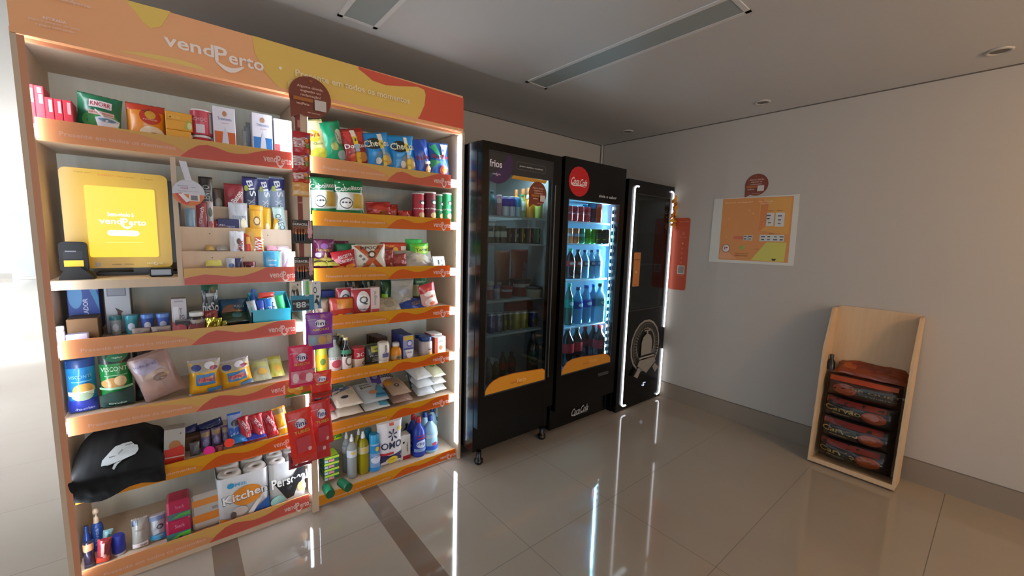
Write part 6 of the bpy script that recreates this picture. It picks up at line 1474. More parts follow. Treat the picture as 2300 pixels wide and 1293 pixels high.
 ('cyl','scouring_roll','roll','dark green scouring roll lying at the front, left one','scouring rolls lying at the front',.587,2.313,.0788,.05,.085,.05,{'prof':'roll','col':'#12593a','rx':90,'rz':0,'g':[]}),
 ('cyl','scouring_roll','roll','dark green scouring roll lying at the front, right one','scouring rolls lying at the front',.6671,2.313,.0788,.05,.085,.05,{'prof':'roll','col':'#12593a','rx':90,'rz':12,'g':[]}),
 ('cyl','detergent_bottle','bottle','clear detergent bottle, rear one of the two','clear detergent bottles',.7451,2.45,.0528,.0501,.2509,.0501,{'prof':'drop','kind':'liquid','col':'#b4c4cc','cap':'#d3dadb','lab':(.5,.66,'#c3c6d0'),'g':[('d',0,.6,.3,.03,'#d9b43c')]}),
 ('cyl','detergent_bottle','bottle','clear detergent bottle, front one of the two','clear detergent bottles',.75,2.37,.0528,.0571,.2675,.0571,{'prof':'drop','kind':'liquid','col':'#a9b0b0','cap':'#d3dadb','lab':(.5,.66,'#c3c6d0'),'g':[('d',0,.6,.3,.03,'#d9b43c')]}),
 ('cyl','detergent_bottle','bottle','yellow detergent bottle, rear one of the two','yellow detergent bottles',.8229,2.46,.0528,.0496,.2478,.0496,{'prof':'drop','kind':'liquid','col':'#b0a62c','cap':'#d3dadb','lab':(.5,.66,'#bdb58c'),'g':[('d',0,.6,.3,.03,'#d9b43c')]}),
 ('cyl','detergent_bottle','bottle','yellow detergent bottle, front one of the two','yellow detergent bottles',.8213,2.38,.0528,.0676,.2625,.0676,{'prof':'drop','kind':'liquid','col':'#b3a71c','cap':'#d3dadb','lab':(.5,.66,'#bdb58c'),'g':[('d',0,.6,.3,.03,'#d9b43c')]}),
 ('cyl','spray_can','bottle','sky blue laundry bottle with a pink flower, front one',None,.8865,2.37,.0528,.0698,.2333,.0698,{'prof':'aero','col':'#7fa6d6','cap':'#2a9bd0','g':[('r',-.95,.5,.6,.72,'#2a86c4'),('d',.7,.6,.35,.1,'#d07a9a'),('d',.1,.62,.2,.06,'#d9c43a'),('d',0,.33,.6,.1,'#d3dcf0'),('t','Downy',0,.4,.6,.06,'#5a7ab0'),('r',-.95,.02,.95,.12,'#2a8fd6')]}),
 ('cyl','spray_can','bottle','teal bottle behind the sky blue laundry bottle',None,.889,2.48,.0528,.0515,.2212,.0515,{'prof':'aero','col':'#1f8aa0','cap':'#1f90b0'}),
 ('bag','washing_powder','washing powder','large white and navy washing powder pouch with a dark propeller mark',None,.9853,2.37,.0528,.1696,.295,.08,{'col':'#dedee6','neck':.12,'rd':.5,'wr':.003,'g':[('p',[(-.97,0),(.97,0),(.97,.26),(0,.22),(-.97,.28)],'#22265c'),('r',-.95,.25,.15,.31,'#c22f3c'),('t','OMO',0,.48,.86,.17,'#1d2c50'),('r',-.1,.93,.25,.99,'#b8343c'),('d',.1,.1,.42,.1,'#e6d42a'),('t','roupas',.1,.11,.3,.03,'#7a7020'),('d',.68,.83,.16,.045,'#e0cf4a'),('p',[(.1195,.7474),(.135,.7281),(.4184,.7417),(.4364,.7649),(.377,.7804)],'#1c2c50'),('p',[(.0417,.7616),(.0997,.7564),(.2204,.8407),(.1535,.8604),(.0659,.8511)],'#1c2c50'),('p',[(-.0278,.7441),(.0146,.7583),(-.148,.829),(-.2328,.8255),(-.2611,.8007)],'#1c2c50'),('p',[(-.0195,.7126),(-.035,.7319),(-.3184,.7183),(-.3364,.6951),(-.277,.6796)],'#1c2c50'),('p',[(.0583,.6984),(.0003,.7036),(-.1204,.6193),(-.0535,.5996),(.0341,.6089)],'#1c2c50'),('p',[(.1278,.7159),(.0854,.7017),(.248,.631),(.3328,.6345),(.3611,.6593)],'#1c2c50')]}),
 ('box','carton','carton','white carton with a small black mark and red foot',None,1.0881,2.395,.0528,.0711,.1631,.07,{'col':'#cfd0ce','side':'#8f8f94','g':[('r',-.5,.68,-.15,.76,'#17171a'),('t','sabão',.35,.5,.4,.15,'#5a5a60',90),('r',-.5,0,.95,.16,'#a8242e')]}),
 ('cyl','cleaner_bottle','bottle','dark purple bottle behind the white carton, left one','dark purple cleaner bottles',1.1789,2.535,.0528,.0564,.1562,.0564,{'prof':'clean','col':'#1c1748','cap':'#1a1540'}),
 ('cyl','cleaner_bottle','bottle','dark purple bottle behind the white carton, right one','dark purple cleaner bottles',1.1999,2.495,.0528,.0566,.1722,.0566,{'prof':'clean','col':'#1c1748','cap':'#1a1540'}),
 ('cyl','bleach_bottle','bottle','blue bleach bottle with a red cap, rear one','blue bleach bottles with red caps',1.1916,2.46,.0528,.0922,.2451,.0922,{'prof':'clean','col':'#1a3aa8','cap':'#b81c34','g':PRINT15}),
 ('cyl','bleach_bottle','bottle','blue bleach bottle with a red cap, front one','blue bleach bottles with red caps',1.1865,2.37,.0528,.0907,.2636,.0907,{'prof':'clean','col':'#1a3aa8','cap':'#b81c34','g':PRINT15}),
 ('cyl','softener_bottle','bottle','pale blue softener bottle with a navy cap, rear one','pale blue softener bottles',1.2894,2.48,.0528,.0968,.2287,.0968,{'prof':'clean','col':'#9ccbe8','cap':'#1d3f90','g':PRINT16}),
 ('cyl','softener_bottle','bottle','pale blue softener bottle with a navy cap, front one','pale blue softener bottles',1.2752,2.375,.0528,.1014,.2479,.1014,{'prof':'clean','col':'#9ccbe8','cap':'#1d3f90','g':PRINT16}),
 ('cyl','cleaner_bottle','bottle','white bottle with a grey-blue foot behind the softener at the panel',None,1.4506,2.54,.1528,.0822,.2,.0822,{'prof':'clean','col':'#cfe3e6','cap':'#1d3f80','g':[('r',-.97,0,.97,.22,'#5a7f90')]}),
 ('cyl','cleaner_bottle','bottle','plain pale blue bottle standing behind the softener bottles',None,1.3938,2.57,.0528,.088,.2038,.088,{'prof':'clean','col':'#b9dcec','cap':'#1d3f80'}),
 ('cyl','drink_bottle','drink','tall teal bottle at the left of the fridge top shelf',None,1.6385,2.22,1.6528,.0587,.1624,.0587,{'prof':'pet','col':'#1f4a52','cap':'#2a5a60','kind':'plastic'}),
 ('cyl','drink_can','drink','slim pinkish can on the top shelf of the fridge with the purple corner','cans on the top shelf of the purple corner fridge',1.6927,2.215,1.6528,.0489,.1409,.0489,{'prof':'can','kind':'can','col':'#9a7382','g':[('d',-.3,.7,.4,.12,'#d9c9cf')]}),
 ('cyl','drink_can','drink','silver can with a violet top, left one','cans on the top shelf of the purple corner fridge',1.7482,2.215,1.6528,.054,.134,.054,{'prof':'can','kind':'can','col':'#b9bcc6','g':[('r',-.99,.5,.99,.95,'#2c2f8c')]}),
 ('cyl','drink_can','drink','silver can with a violet top, right one','cans on the top shelf of the purple corner fridge',1.8049,2.215,1.6528,.0514,.1389,.0514,{'prof':'can','kind':'can','col':'#b9bcc6','g':[('r',-.99,.5,.99,.95,'#2f3090')]}),
 ('cyl','drink_can','drink','silver can with a light blue top','cans on the top shelf of the purple corner fridge',1.859,2.215,1.6528,.0486,.1405,.0486,{'prof':'can','kind':'can','col':'#9fb3c0','g':[('r',-.99,.5,.99,.95,'#2a86b4')]}),
 ('cyl','drink_bottle','drink','bottle with a green cap and a white label on the fridge top shelf',None,1.9017,2.215,1.6528,.0537,.1594,.0537,{'prof':'pet','col':'#7f9a68','cap':'#2fae5a','lab':(.3,.7,'#c9d6c4')}),
 ('cyl','juice_bottle','drink','orange-capped juice bottle, rear left one','orange juice bottles with orange caps',1.9857,2.385,1.6528,.0477,.2135,.0477,{'prof':'round','col':'#d9992a','cap':'#d98a4c','kind':'plastic'}),
 ('cyl','juice_bottle','drink','orange-capped juice bottle, rear middle one','orange juice bottles with orange caps',2.0192,2.345,1.6528,.0525,.2202,.0525,{'prof':'round','col':'#d9992a','cap':'#d98a4c','kind':'plastic'}),
 ('cyl','juice_bottle','drink','orange-capped juice bottle, rear right one','orange juice bottles with orange caps',2.0213,2.285,1.6528,.048,.2223,.048,{'prof':'round','col':'#d9992a','cap':'#d98a4c','kind':'plastic'}),
 ('cyl','juice_bottle','drink','orange juice bottle with a pale cap, left one in front','orange juice bottles with orange caps',1.9669,2.215,1.6528,.068,.1621,.068,{'prof':'round','col':'#d9992a','cap':'#c9d3d0','kind':'plastic'}),
 ('cyl','juice_bottle','drink','orange juice bottle with a pale cap, right one in front','orange juice bottles with orange caps',2.0249,2.215,1.6528,.0479,.1672,.0479,{'prof':'round','col':'#d9992a','cap':'#c9d3d0','kind':'plastic'}),
 ('cyl','drink_bottle','drink','lime drink bottle behind the talk-bubble sticker',None,2.018,2.165,1.6528,.0563,.1572,.0563,{'prof':'pet','col':'#a3b85a','cap':'#8fb04a'}),
 ('cyl','sauce_jar','jar','dark jar with a white label, left one on the second fridge shelf','dark jars with white labels',1.6256,2.215,1.4708,.0515,.1137,.0515,{'prof':'jar','kind':'gloss','col':'#3a3c34','cap':'#5a5c54','lab':(.35,.68,'#b9bca8')}),
 ('cyl','sauce_jar','jar','dark jar with a white label, middle one on the second fridge shelf','dark jars with white labels',1.6833,2.215,1.4708,.0415,.1161,.0415,{'prof':'jar','kind':'gloss','col':'#3a3c34','cap':'#5a5c54','lab':(.35,.68,'#b9bca8')}),
 ('cyl','sauce_jar','jar','dark jar with a white label, right one on the second fridge shelf','dark jars with white labels',1.735,2.215,1.4708,.0541,.1182,.0541,{'prof':'jar','kind':'gloss','col':'#3a3c34','cap':'#5a5c54','lab':(.35,.68,'#b9bca8')}),
 ('cyl','drink_can','drink','small black can beside the white-labelled jars','cans on the second shelf of the purple corner fridge',1.7961,2.225,1.4708,.0438,.1087,.0438,{'prof':'can','kind':'can','col':'#2b2a2e','g':[('r',-.25,.1,-.1,.9,'#6a6a70'),('d',.35,.5,.35,.14,'#6a6a70')]}),
 ('cyl','drink_can','drink','black can with silver lettering in the middle fridge row','cans on the second shelf of the purple corner fridge',1.8464,2.225,1.4708,.0569,.1106,.0569,{'prof':'can','kind':'can','col':'#26262a','g':[('r',-.25,.1,-.1,.9,'#b0b3b6'),('d',.35,.5,.35,.14,'#b0b3b6')]}),
 ('cyl','drink_can','drink','black and gold can in the middle fridge row','cans on the second shelf of the purple corner fridge',1.9124,2.225,1.4708,.0502,.1132,.0502,{'prof':'can','kind':'can','col':'#3b3a26','g':[('r',-.25,.1,-.1,.9,'#b5a84a'),('d',.35,.5,.35,.14,'#b5a84a')]}),
 ('cyl','drink_can','drink','grey can with a red disc in the middle fridge row','cans on the second shelf of the purple corner fridge',1.9783,2.225,1.4708,.0646,.1158,.0646,{'prof':'can','kind':'can','col':'#33363a','g':[('r',-.25,.1,-.1,.9,'#b0706a'),('d',.35,.5,.35,.14,'#b0706a')]}),
 ('cyl','drink_can','drink','dark green can at the right end of the middle fridge row','cans on the second shelf of the purple corner fridge',2.0272,2.195,1.4708,.0614,.1176,.0614,{'prof':'can','kind':'can','col':'#17382c','g':[('r',-.25,.1,-.1,.9,'#2f9a6a'),('d',.35,.5,.35,.14,'#2f9a6a')]}),
 ('bag','meat_pack','meat','reddish sausage pack with a white tag standing in the fridge','sausage packs hanging in the fridge',1.8251,2.325,1.0858,.1397,.33,.05,{'col':'#8a5648','neck':.02,'g':[('r',-.9,0,.9,.35,'#4b4440'),('r',-.8,.1,-.3,.3,'#b4b0a8')]}),
 ('bag','meat_pack','meat','red and grey cold cuts pack leaning in the fridge','sausage packs hanging in the fridge',1.978,2.315,1.0858,.1663,.3408,.05,{'col':'#8c3f3c','neck':.02,'g':[('p',[(-.1,.1),(.3,.75),(.95,.7),(.95,.05)],'#7a7f86')]}),
 ('cyl','food_tub','tub','white-lidded pink tub on the fridge middle shelf','tubs on the middle shelf of the purple corner fridge',1.6467,2.23,1.0858,.0529,.124,.0529,{'prof':'tub','col':'#a0686a','cap':'#c9c9c4','g':[('r',-.9,.55,.9,.75,'#c9ccce')]}),
 ('cyl','food_tub','tub','white tub with a violet lid on the fridge middle shelf','tubs on the middle shelf of the purple corner fridge',1.7045,2.23,1.0858,.0544,.0966,.0544,{'prof':'tub','col':'#a7a6b4','cap':'#5a5f9c','g':[('r',-.9,.55,.9,.75,'#c9ccce')]}),
 ('cyl','food_tub','tub','low red tub on the fridge middle shelf','tubs on the middle shelf of the purple corner fridge',1.8039,2.25,1.0858,.0976,.0832,.0976,{'prof':'tub','col':'#8c2f30','cap':'#7a2828','g':[('r',-.9,.55,.9,.75,'#c9ccce')]}),
 ('cyl','food_tub','tub','large tub with a black lid on the fridge middle shelf','tubs on the middle shelf of the purple corner fridge',1.9673,2.29,1.0858,.1574,.1239,.1574,{'prof':'tub','col':'#8a3a30','cap':'#2b2d30','g':[('r',-.9,.55,.9,.75,'#c9ccce')]}),
 ('cyl','food_tub','tub','tub with a black lid at the right of the fridge middle shelf','tubs on the middle shelf of the purple corner fridge',2.0158,2.19,1.0858,.1242,.0754,.1242,{'prof':'tub','col':'#c9c0a8','cap':'#24262a','g':[('r',-.9,.55,.9,.75,'#c9ccce')]}),
 ('cyl','drink_can','drink','lilac printed can at the left of the lower fridge shelf','cans on the lower shelf of the purple corner fridge',1.6566,2.225,.8538,.0613,.1432,.0613,{'prof':'can','kind':'can','col':'#6a6f9c','g':PRINT17}),
 ('cyl','drink_can','drink','grey-lilac printed can, second on the lower fridge shelf','cans on the lower shelf of the purple corner fridge',1.7226,2.225,.8538,.0632,.1402,.0632,{'prof':'can','kind':'can','col':'#70788a','g':PRINT17}),
 ('cyl','drink_can','drink','olive can, left one of the olive pair','cans on the lower shelf of the purple corner fridge',1.7783,2.225,.8538,.0405,.1383,.0405,{'prof':'can','kind':'can','col':'#4f5626','g':PRINT18}),
 ('cyl','drink_can','drink','olive can, right one of the olive pair','cans on the lower shelf of the purple corner fridge',1.8272,2.225,.8538,.0496,.137,.0496,{'prof':'can','kind':'can','col':'#565c2a','g':PRINT18}),
 ('cyl','drink_can','drink','yellow can, left one of the yellow pair','cans on the lower shelf of the purple corner fridge',1.8879,2.225,.8538,.0637,.1348,.0637,{'prof':'can','kind':'can','col':'#a39a2f','g':PRINT18}),
 ('cyl','drink_can','drink','yellow can, right one of the yellow pair','cans on the lower shelf of the purple corner fridge',1.9588,2.225,.8538,.07,.1318,.07,{'prof':'can','kind':'can','col':'#aaa035','g':PRINT18}),
 ('cyl','drink_can','drink','dark blue can at the right end of the lower fridge shelf','cans on the lower shelf of the purple corner fridge',2.0432,2.225,.8538,.0816,.1276,.0816,{'prof':'can','kind':'can','col':'#2a2f6a','g':PRINT18}),
 ('box','carton','carton','dark red carton pack behind the yellow cans',None,1.9349,2.26,.8538,.2424,.19,.05,{'col':'#6b1c1a'}),
 ('cyl','drink_bottle','drink','grey bottle at the left on the fridge floor','bottles on the floor of the purple corner fridge',1.6609,2.25,.4808,.0625,.1972,.0625,{'prof':'pet','kind':'gloss','col':'#5f6466','cap':'#8f9494','g':[('r',-.95,.3,.95,.55,'#77797a')]}),
 ('cyl','drink_bottle','drink','olive bottle with a white cap on the fridge floor','bottles on the floor of the purple corner fridge',1.7512,2.28,.4808,.0571,.155,.0571,{'prof':'pet','kind':'gloss','col':'#4f5a38','cap':'#b0b5a8','g':[('r',-.95,.3,.95,.55,'#6a7040')]}),
 ('cyl','drink_bottle','drink','black bottle behind the red label on the fridge floor','bottles on the floor of the purple corner fridge',1.84,2.31,.4808,.0594,.1871,.0594,{'prof':'pet','kind':'gloss','col':'#1b1c1e','cap':'#2a2a2c','g':[('r',-.95,.3,.95,.55,'#a3301f')]}),
 ('cyl','drink_bottle','drink','black bottle with a round badge on the fridge floor','bottles on the floor of the purple corner fridge',1.9466,2.34,.4808,.0712,.1633,.0712,{'prof':'pet','kind':'gloss','col':'#1a1b1d','cap':'#24352f','g':[('r',-.95,.3,.95,.55,'#8f2a20')]}),
 ('cyl','drink_bottle','drink','tall dark green bottle at the right on the fridge floor','bottles on the floor of the purple corner fridge',2.0461,2.21,.4808,.0916,.3506,.0916,{'prof':'pet','kind':'gloss','col':'#1c2a26','cap':'#1c2a26','g':[('r',-.95,.3,.95,.55,'#2f4a40')]}),
 ('cyl','drink_can','drink','red can with a white wave, leftmost of four','red cans in the blue-lit fridge',2.3997,2.225,1.6528,.0559,.1224,.0559,{'prof':'can','kind':'can','col':'#c22433','g':PRINT19}),
 ('cyl','drink_can','drink','red can with a white wave, second from the left','red cans in the blue-lit fridge',2.4591,2.225,1.6528,.0624,.1233,.0624,{'prof':'can','kind':'can','col':'#c22433','g':PRINT19}),
 ('cyl','drink_can','drink','red can with a white wave, third from the left','red cans in the blue-lit fridge',2.5279,2.225,1.6528,.0641,.1247,.0641,{'prof':'can','kind':'can','col':'#c22433','g':PRINT19}),
 ('cyl','drink_can','drink','red can with a white wave, rightmost of four','red cans in the blue-lit fridge',2.6013,2.225,1.6528,.0714,.1264,.0714,{'prof':'can','kind':'can','col':'#c22433','g':PRINT19}),
 ('cyl','drink_can','drink','dark tall can with a bright blue band','tall cans in the blue-lit fridge',2.6724,2.225,1.6528,.0733,.1673,.0733,{'prof':'can','kind':'can','col':'#2b2a44','g':PRINT20}),
 ('cyl','drink_can','drink','tall orange-red can beside the dark one','tall cans in the blue-lit fridge',2.712,2.195,1.6528,.0687,.1832,.0687,{'prof':'can','kind':'can','col':'#b8391f','g':[('r',-.99,.68,.99,.9,'#a8494a'),('r',.6,.1,.75,.9,'#b9d3e0')]}),
 ('cyl','drink_can','drink','dark tall can standing behind the red cans','tall cans in the blue-lit fridge',2.7167,2.325,1.6528,.0631,.1832,.0631,{'prof':'can','kind':'can','col':'#2b2f44','g':PRINT20}),
 ('cyl','drink_can','drink','pale orange can at the left of the second row','cans in the second row of the blue-lit fridge',2.411,2.225,1.4798,.0565,.1237,.0565,{'prof':'can','kind':'can','col':'#d98a5a','g':[('r',-.9,.45,.9,.62,'#c9cfe0')]}),
 ('cyl','drink_can','drink','orange can with a blue label in the second row','cans in the second row of the blue-lit fridge',2.4814,2.225,1.4798,.0634,.1243,.0634,{'prof':'can','kind':'can','col':'#c9703c','g':[('r',-.9,.45,.9,.62,'#a9b8e0')]}),
 ('cyl','drink_can','drink','teal green can in the second row','cans in the second row of the blue-lit fridge',2.5538,2.225,1.4798,.0597,.125,.0597,{'prof':'can','kind':'can','col':'#0f8a62','g':[('r',-.9,.45,.9,.62,'#6fd0c0')]}),
 ('cyl','drink_can','drink','bright green can, left one of the bright green pair','cans in the second row of the blue-lit fridge',2.6283,2.225,1.4798,.067,.1256,.067,{'prof':'can','kind':'can','col':'#2f9a2c','g':PRINT21}),
 ('cyl','drink_can','drink','bright green can, right one of the bright green pair','cans in the second row of the blue-lit fridge',2.702,2.225,1.4798,.0689,.1262,.0689,{'prof':'can','kind':'can','col':'#3aa336','g':PRINT21}),
 ('cyl','drink_can','drink','black-green can with a yellow slash, left one','cans in the second row of the blue-lit fridge',2.7279,2.185,1.4798,.0696,.1249,.0696,{'prof':'can','kind':'can','col':'#17361f','g':[('p',[(-.9,.35),(.9,.6),(.9,.45),(-.9,.25)],'#a3b82c')]}),
 ('cyl','drink_can','drink','slate can with a yellow slash at the right end','cans in the second row of the blue-lit fridge',2.7818,2.165,1.4798,.0769,.1247,.0769,{'prof':'can','kind':'can','col':'#2b4a50','g':[('p',[(-.9,.35),(.9,.6),(.9,.45),(-.9,.25)],'#b0c83a')]}),
 ('cyl','drink_bottle','drink','cola bottle with a green cap on the third shelf','cola bottles in the blue-lit fridge',2.439,2.23,1.1968,.0838,.2424,.0838,{'prof':'pet','kind':'gloss','col':'#1a1418','cap':'#23b08a','lab':(.42,.6,'#b02430'),'g':[('r',-.5,.48,.1,.56,'#e6e2d6')]}),
 ('cyl','drink_bottle','drink','cola bottle with a dark cap on the third shelf','cola bottles in the blue-lit fridge',2.5296,2.23,1.1968,.0759,.2359,.0759,{'prof':'pet','kind':'gloss','col':'#17141a','cap':'#2a2a2a','lab':(.42,.6,'#b02430'),'g':[('r',-.5,.48,.1,.56,'#c9d9e0')]}),
 ('cyl','drink_bottle','drink','clear water bottle, left one of the three on the third shelf','water bottles in the blue-lit fridge',2.6179,2.23,1.1968,.0785,.2327,.0785,{'prof':'pet','kind':'liquid','col':'#8fd0f4','cap':'#1d3f8c','lab':(.42,.6,'#33506a'),'g':[('r',-.5,.48,.1,.56,'#c9d9e0')]}),
 ('cyl','drink_bottle','drink','clear water bottle, middle one of the three on the third shelf','water bottles in the blue-lit fridge',2.7061,2.23,1.1968,.0753,.2331,.0753,{'prof':'pet','kind':'liquid','col':'#8fd0f4','cap':'#1d2f5c','lab':(.42,.6,'#33506a'),'g':[('r',-.5,.48,.1,.56,'#c9d9e0')]}),
 ('cyl','drink_bottle','drink','clear water bottle with a bright blue cap on the third shelf','water bottles in the blue-lit fridge',2.7508,2.2,1.1968,.0766,.2382,.0766,{'prof':'pet','kind':'liquid','col':'#a9e0fa','cap':'#1f6fe0','lab':(.42,.6,'#2f6fb0'),'g':[('r',-.5,.48,.1,.56,'#c9d9e0')]}),
 ('cyl','drink_bottle','drink','green labelled soda bottle on the fourth shelf','large bottles on the fourth shelf of the blue-lit fridge',2.4499,2.235,.8188,.0745,.3409,.0745,{'prof':'pet','kind':'gloss','col':'#3a6a5a','cap':'#22b48a','lab':(.42,.62,'#12a08a'),'g':[('d',0,.52,.4,.05,'#cfeef6')]}),
 ('cyl','drink_bottle','drink','large water bottle with a navy label, left one on the fourth shelf','large bottles on the fourth shelf of the blue-lit fridge',2.5595,2.235,.8188,.0888,.3024,.0888,{'prof':'pet','kind':'liquid','col':'#6fbcec','cap':'#17306c','lab':(.42,.62,'#1f3fa0'),'g':[('d',0,.52,.4,.05,'#cfeef6')]}),
 ('cyl','drink_bottle','drink','large water bottle with a blue label, second on the fourth shelf','large bottles on the fourth shelf of the blue-lit fridge',2.6632,2.235,.8188,.0981,.3158,.0981,{'prof':'pet','kind':'liquid','col':'#7cc6f0','cap':'#2a5fb0','lab':(.42,.62,'#2448c0'),'g':[('d',0,.52,.4,.05,'#cfeef6')]}),
 ('cyl','drink_bottle','drink','large water bottle with a bright blue label, third on the fourth shelf','large bottles on the fourth shelf of the blue-lit fridge',2.7592,2.235,.8188,.0837,.3187,.0837,{'prof':'pet','kind':'liquid','col':'#8fd6f6','cap':'#1f7fe0','lab':(.42,.62,'#1c4fd6'),'g':[('d',0,.52,.4,.05,'#cfeef6')]}),
 ('cyl','drink_bottle','drink','large water bottle with a teal label at the right of the fourth shelf','large bottles on the fourth shelf of the blue-lit fridge',2.771,2.175,.8188,.0901,.332,.0901,{'prof':'pet','kind':'liquid','col':'#a3e0f8','cap':'#2a4a5a','lab':(.42,.62,'#3f8fa0'),'g':[('d',0,.52,.4,.05,'#cfeef6')]}),
 ('cyl','drink_bottle','drink','large cola bottle with a plain red label, leftmost on the fridge floor','cola bottles on the floor of the blue-lit fridge',2.449,2.23,.4758,.1131,.3219,.1131,{'prof':'pet','kind':'gloss','col':'#1b1012','cap':'#5a6a70','lab':(.36,.6,'#c21f2c'),'g':[]}),
 ('cyl','drink_bottle','drink','large cola bottle with a plain red label, second on the fridge floor','cola bottles on the floor of the blue-lit fridge',2.5635,2.23,.4758,.0957,.3161,.0957,{'prof':'pet','kind':'gloss','col':'#1b1012','cap':'#5a6a70','lab':(.36,.6,'#b81c28'),'g':[]}),
 ('cyl','drink_bottle','drink','cola bottle with a red cap behind, left one','cola bottles on the floor of the blue-lit fridge',2.7986,2.34,.4758,.0858,.2684,.0858,{'prof':'pet','kind':'gloss','col':'#1b1012','cap':'#b8242e','lab':(.36,.6,'#7a1c28'),'g':PRINT22}),
 ('cyl','drink_bottle','drink','cola bottle with a red cap behind, right one','cola bottles on the floor of the blue-lit fridge',2.8023,2.25,.4758,.0798,.3047,.0798,{'prof':'pet','kind':'gloss','col':'#1b1012','cap':'#b8242e','lab':(.36,.6,'#7a1c28'),'g':PRINT22}),
 ('cyl','drink_bottle','drink','cola bottle with a white and red label near the lamp strip','cola bottles on the floor of the blue-lit fridge',2.8041,2.18,.4758,.1107,.3095,.1107,{'prof':'pet','kind':'gloss','col':'#1b1012','cap':'#b8242e','lab':(.36,.6,'#b0303c'),'g':PRINT22}),
]
for it in ITEMS:
    put(*it)

# ---------------------------------------------------------------- turquoise basket of gum packs
bz = SH['S3'] + .001
bx0, bx1 = .268, .440
t = thing('plastic_basket', 'turquoise plastic basket of mint and gum packs, left of the divider', 'basket', ((bx0 + bx1) / 2, 2.34, bz))
m = MB('plastic', '#1f97ae')
w2 = (bx1 - bx0) / 2
for (xa, xb, ya, yb, za, zb) in ((-w2, w2, -.05, -.046, 0, .075), (-w2, w2, .075, .079, 0, .15), (-w2, w2, -.046, .075, 0, .004)):
    m.box(xa, xb, ya, yb, za, zb)
for s in (-1, 1):
    xa, xb = (s * w2, s * (w2 - .004))
    vs = [(x_, y_, z_) for x_ in (xa, xb) for y_, z_ in ((-.05, 0), (.079, 0), (.079, .15), (-.05, .075))]
    m.add(vs, [(0, 1, 2, 3), (4, 5, 6, 7), (0, 1, 5, 4), (1, 2, 6, 5), (2, 3, 7, 6), (3, 0, 4, 7)])
m.box(-w2 - .003, w2 + .003, -.054, -.046, .070, .078)
m.build('bin', t)
GP = 'mint and gum packs in the turquoise basket'
for i, (c, tx, lb, hh, zz, lean) in enumerate((('#a9aeb0', '', 'grey pack at the left of the turquoise basket', .115, .010, -12), ('#2a50b8', 'TOPS', 'dark blue pack with white lettering in the turquoise basket', .115, .008, -6),
                                       ('#2f7fe0', 'FREE', 'bright blue pack with white lettering in the turquoise basket', .118, .010, -3), ('#d5e9ee', 'O', 'white pack with a dark ring in the turquoise basket', .125, .010, -10), ('#27b862', '', 'green pack at the right of the turquoise basket', .125, .018, -8))):
    g = [('t', tx, 0, .42, .5, .45, '#dfeaf6', -90)] if len(tx) > 1 else ([('d', 0, .7, .3, .12, '#2a3a50'), ('d', 0, .7, .2, .08, '#d5e9ee')] if tx else [])
    put('bag', 'gum_pack', 'gum', lb, GP, bx0 + .024 + .0295 * i, 2.315 + .004 * (i % 2), bz + zz, .036, hh, .022, dict(col=c, g=g, wr=.002, ry=lean, rx=-8, neck=.02))
put('cyl', 'drink_bottle', 'bottle', 'small blue-capped bottle behind the turquoise basket packs', None, bx0 + .022, 2.385, bz + .006, .034, .165, .034, dict(prof='pet', col='#2a50a8', cap='#1f56c4'))
put('bag', 'gum_pack', 'gum', 'red pack lying on top of the basket packs', None, bx0 + .075, 2.36, bz + .125, .075, .03, .02, dict(col='#d8483a', wr=.003, rx=-20))

# ---------------------------------------------------------------- toilet and kitchen paper packs
TP = 'wrapped paper roll packs on the bottom left shelf'


def roll_pack(label, x0, x1, yf, z, h, rows, g, film, two=True):
    w = x1 - x0
    r = w / 4 * .97 if two else w / 2
    d = r * 2 * rows
    t = thing('paper_roll_pack', label, 'paper roll pack', ((x0 + x1) / 2, yf + d / 2, z), group=TP)
    m = MB('film', film)
    # rounded wrapped outline
    pts = []
    rr = r * .55
    for cx, cy, a0 in ((w / 2 - rr, -d / 2 + rr, -90), (w / 2 - rr, d / 2 - rr, 0), (-w / 2 + rr, d / 2 - rr, 90), (-w / 2 + rr, -d / 2 + rr, 180)):
        pts += [(cx + rr * math.cos(math.radians(a0 + 90 * i / 6)), cy + rr * math.sin(math.radians(a0 + 90 * i / 6))) for i in range(7)]
    n = len(pts)
    vs = [(p[0], p[1], 0) for p in pts] + [(p[0], p[1], h * .985) for p in pts]
    m.add(vs, [(i, (i + 1) % n, (i + 1) % n + n, i + n) for i in range(n)] + [tuple(range(n))[::-1]], smooth=True)
    m.gfx(lambda u, v: (u * w / 2, -d / 2 - .001 - .004 * math.cos(u * PI) ** 2 * (1 if two else 0), v * h), g, w, h, off=.001)
    m.build('wrapper', t)
    for i in range(2 if two else 1):
        for j in range(rows):
            cx = (-w / 4 + w / 2 * i) if two else 0
            cy = -d / 2 + r + 2 * r * j
            a = MB('matte', '#e3e6e6')
            prof = [(h * .55, r * .96), (h * .96, r * .96), (h * 1.0, r * .86), (h * 1.0, r * .30), (h * .97, r * .27), (h * .60, r * .25)]
            a.lathe(prof, cx=cx, cy=cy, n=24, cap=False)
            ro = a.build('paper_roll', t)
            c = MB('matte', '#a8a9a6'); c.lathe([(h * .60, r * .25), (h * .975, r * .262)], cx=cx, cy=cy, n=18, cap=False)
            c.add([(cx + r * .25 * math.cos(q), cy + r * .25 * math.sin(q), h * .7) for q in [2 * PI * k / 12 for k in range(12)]], [tuple(range(12))])
            co = c.build('core_tube', ro)


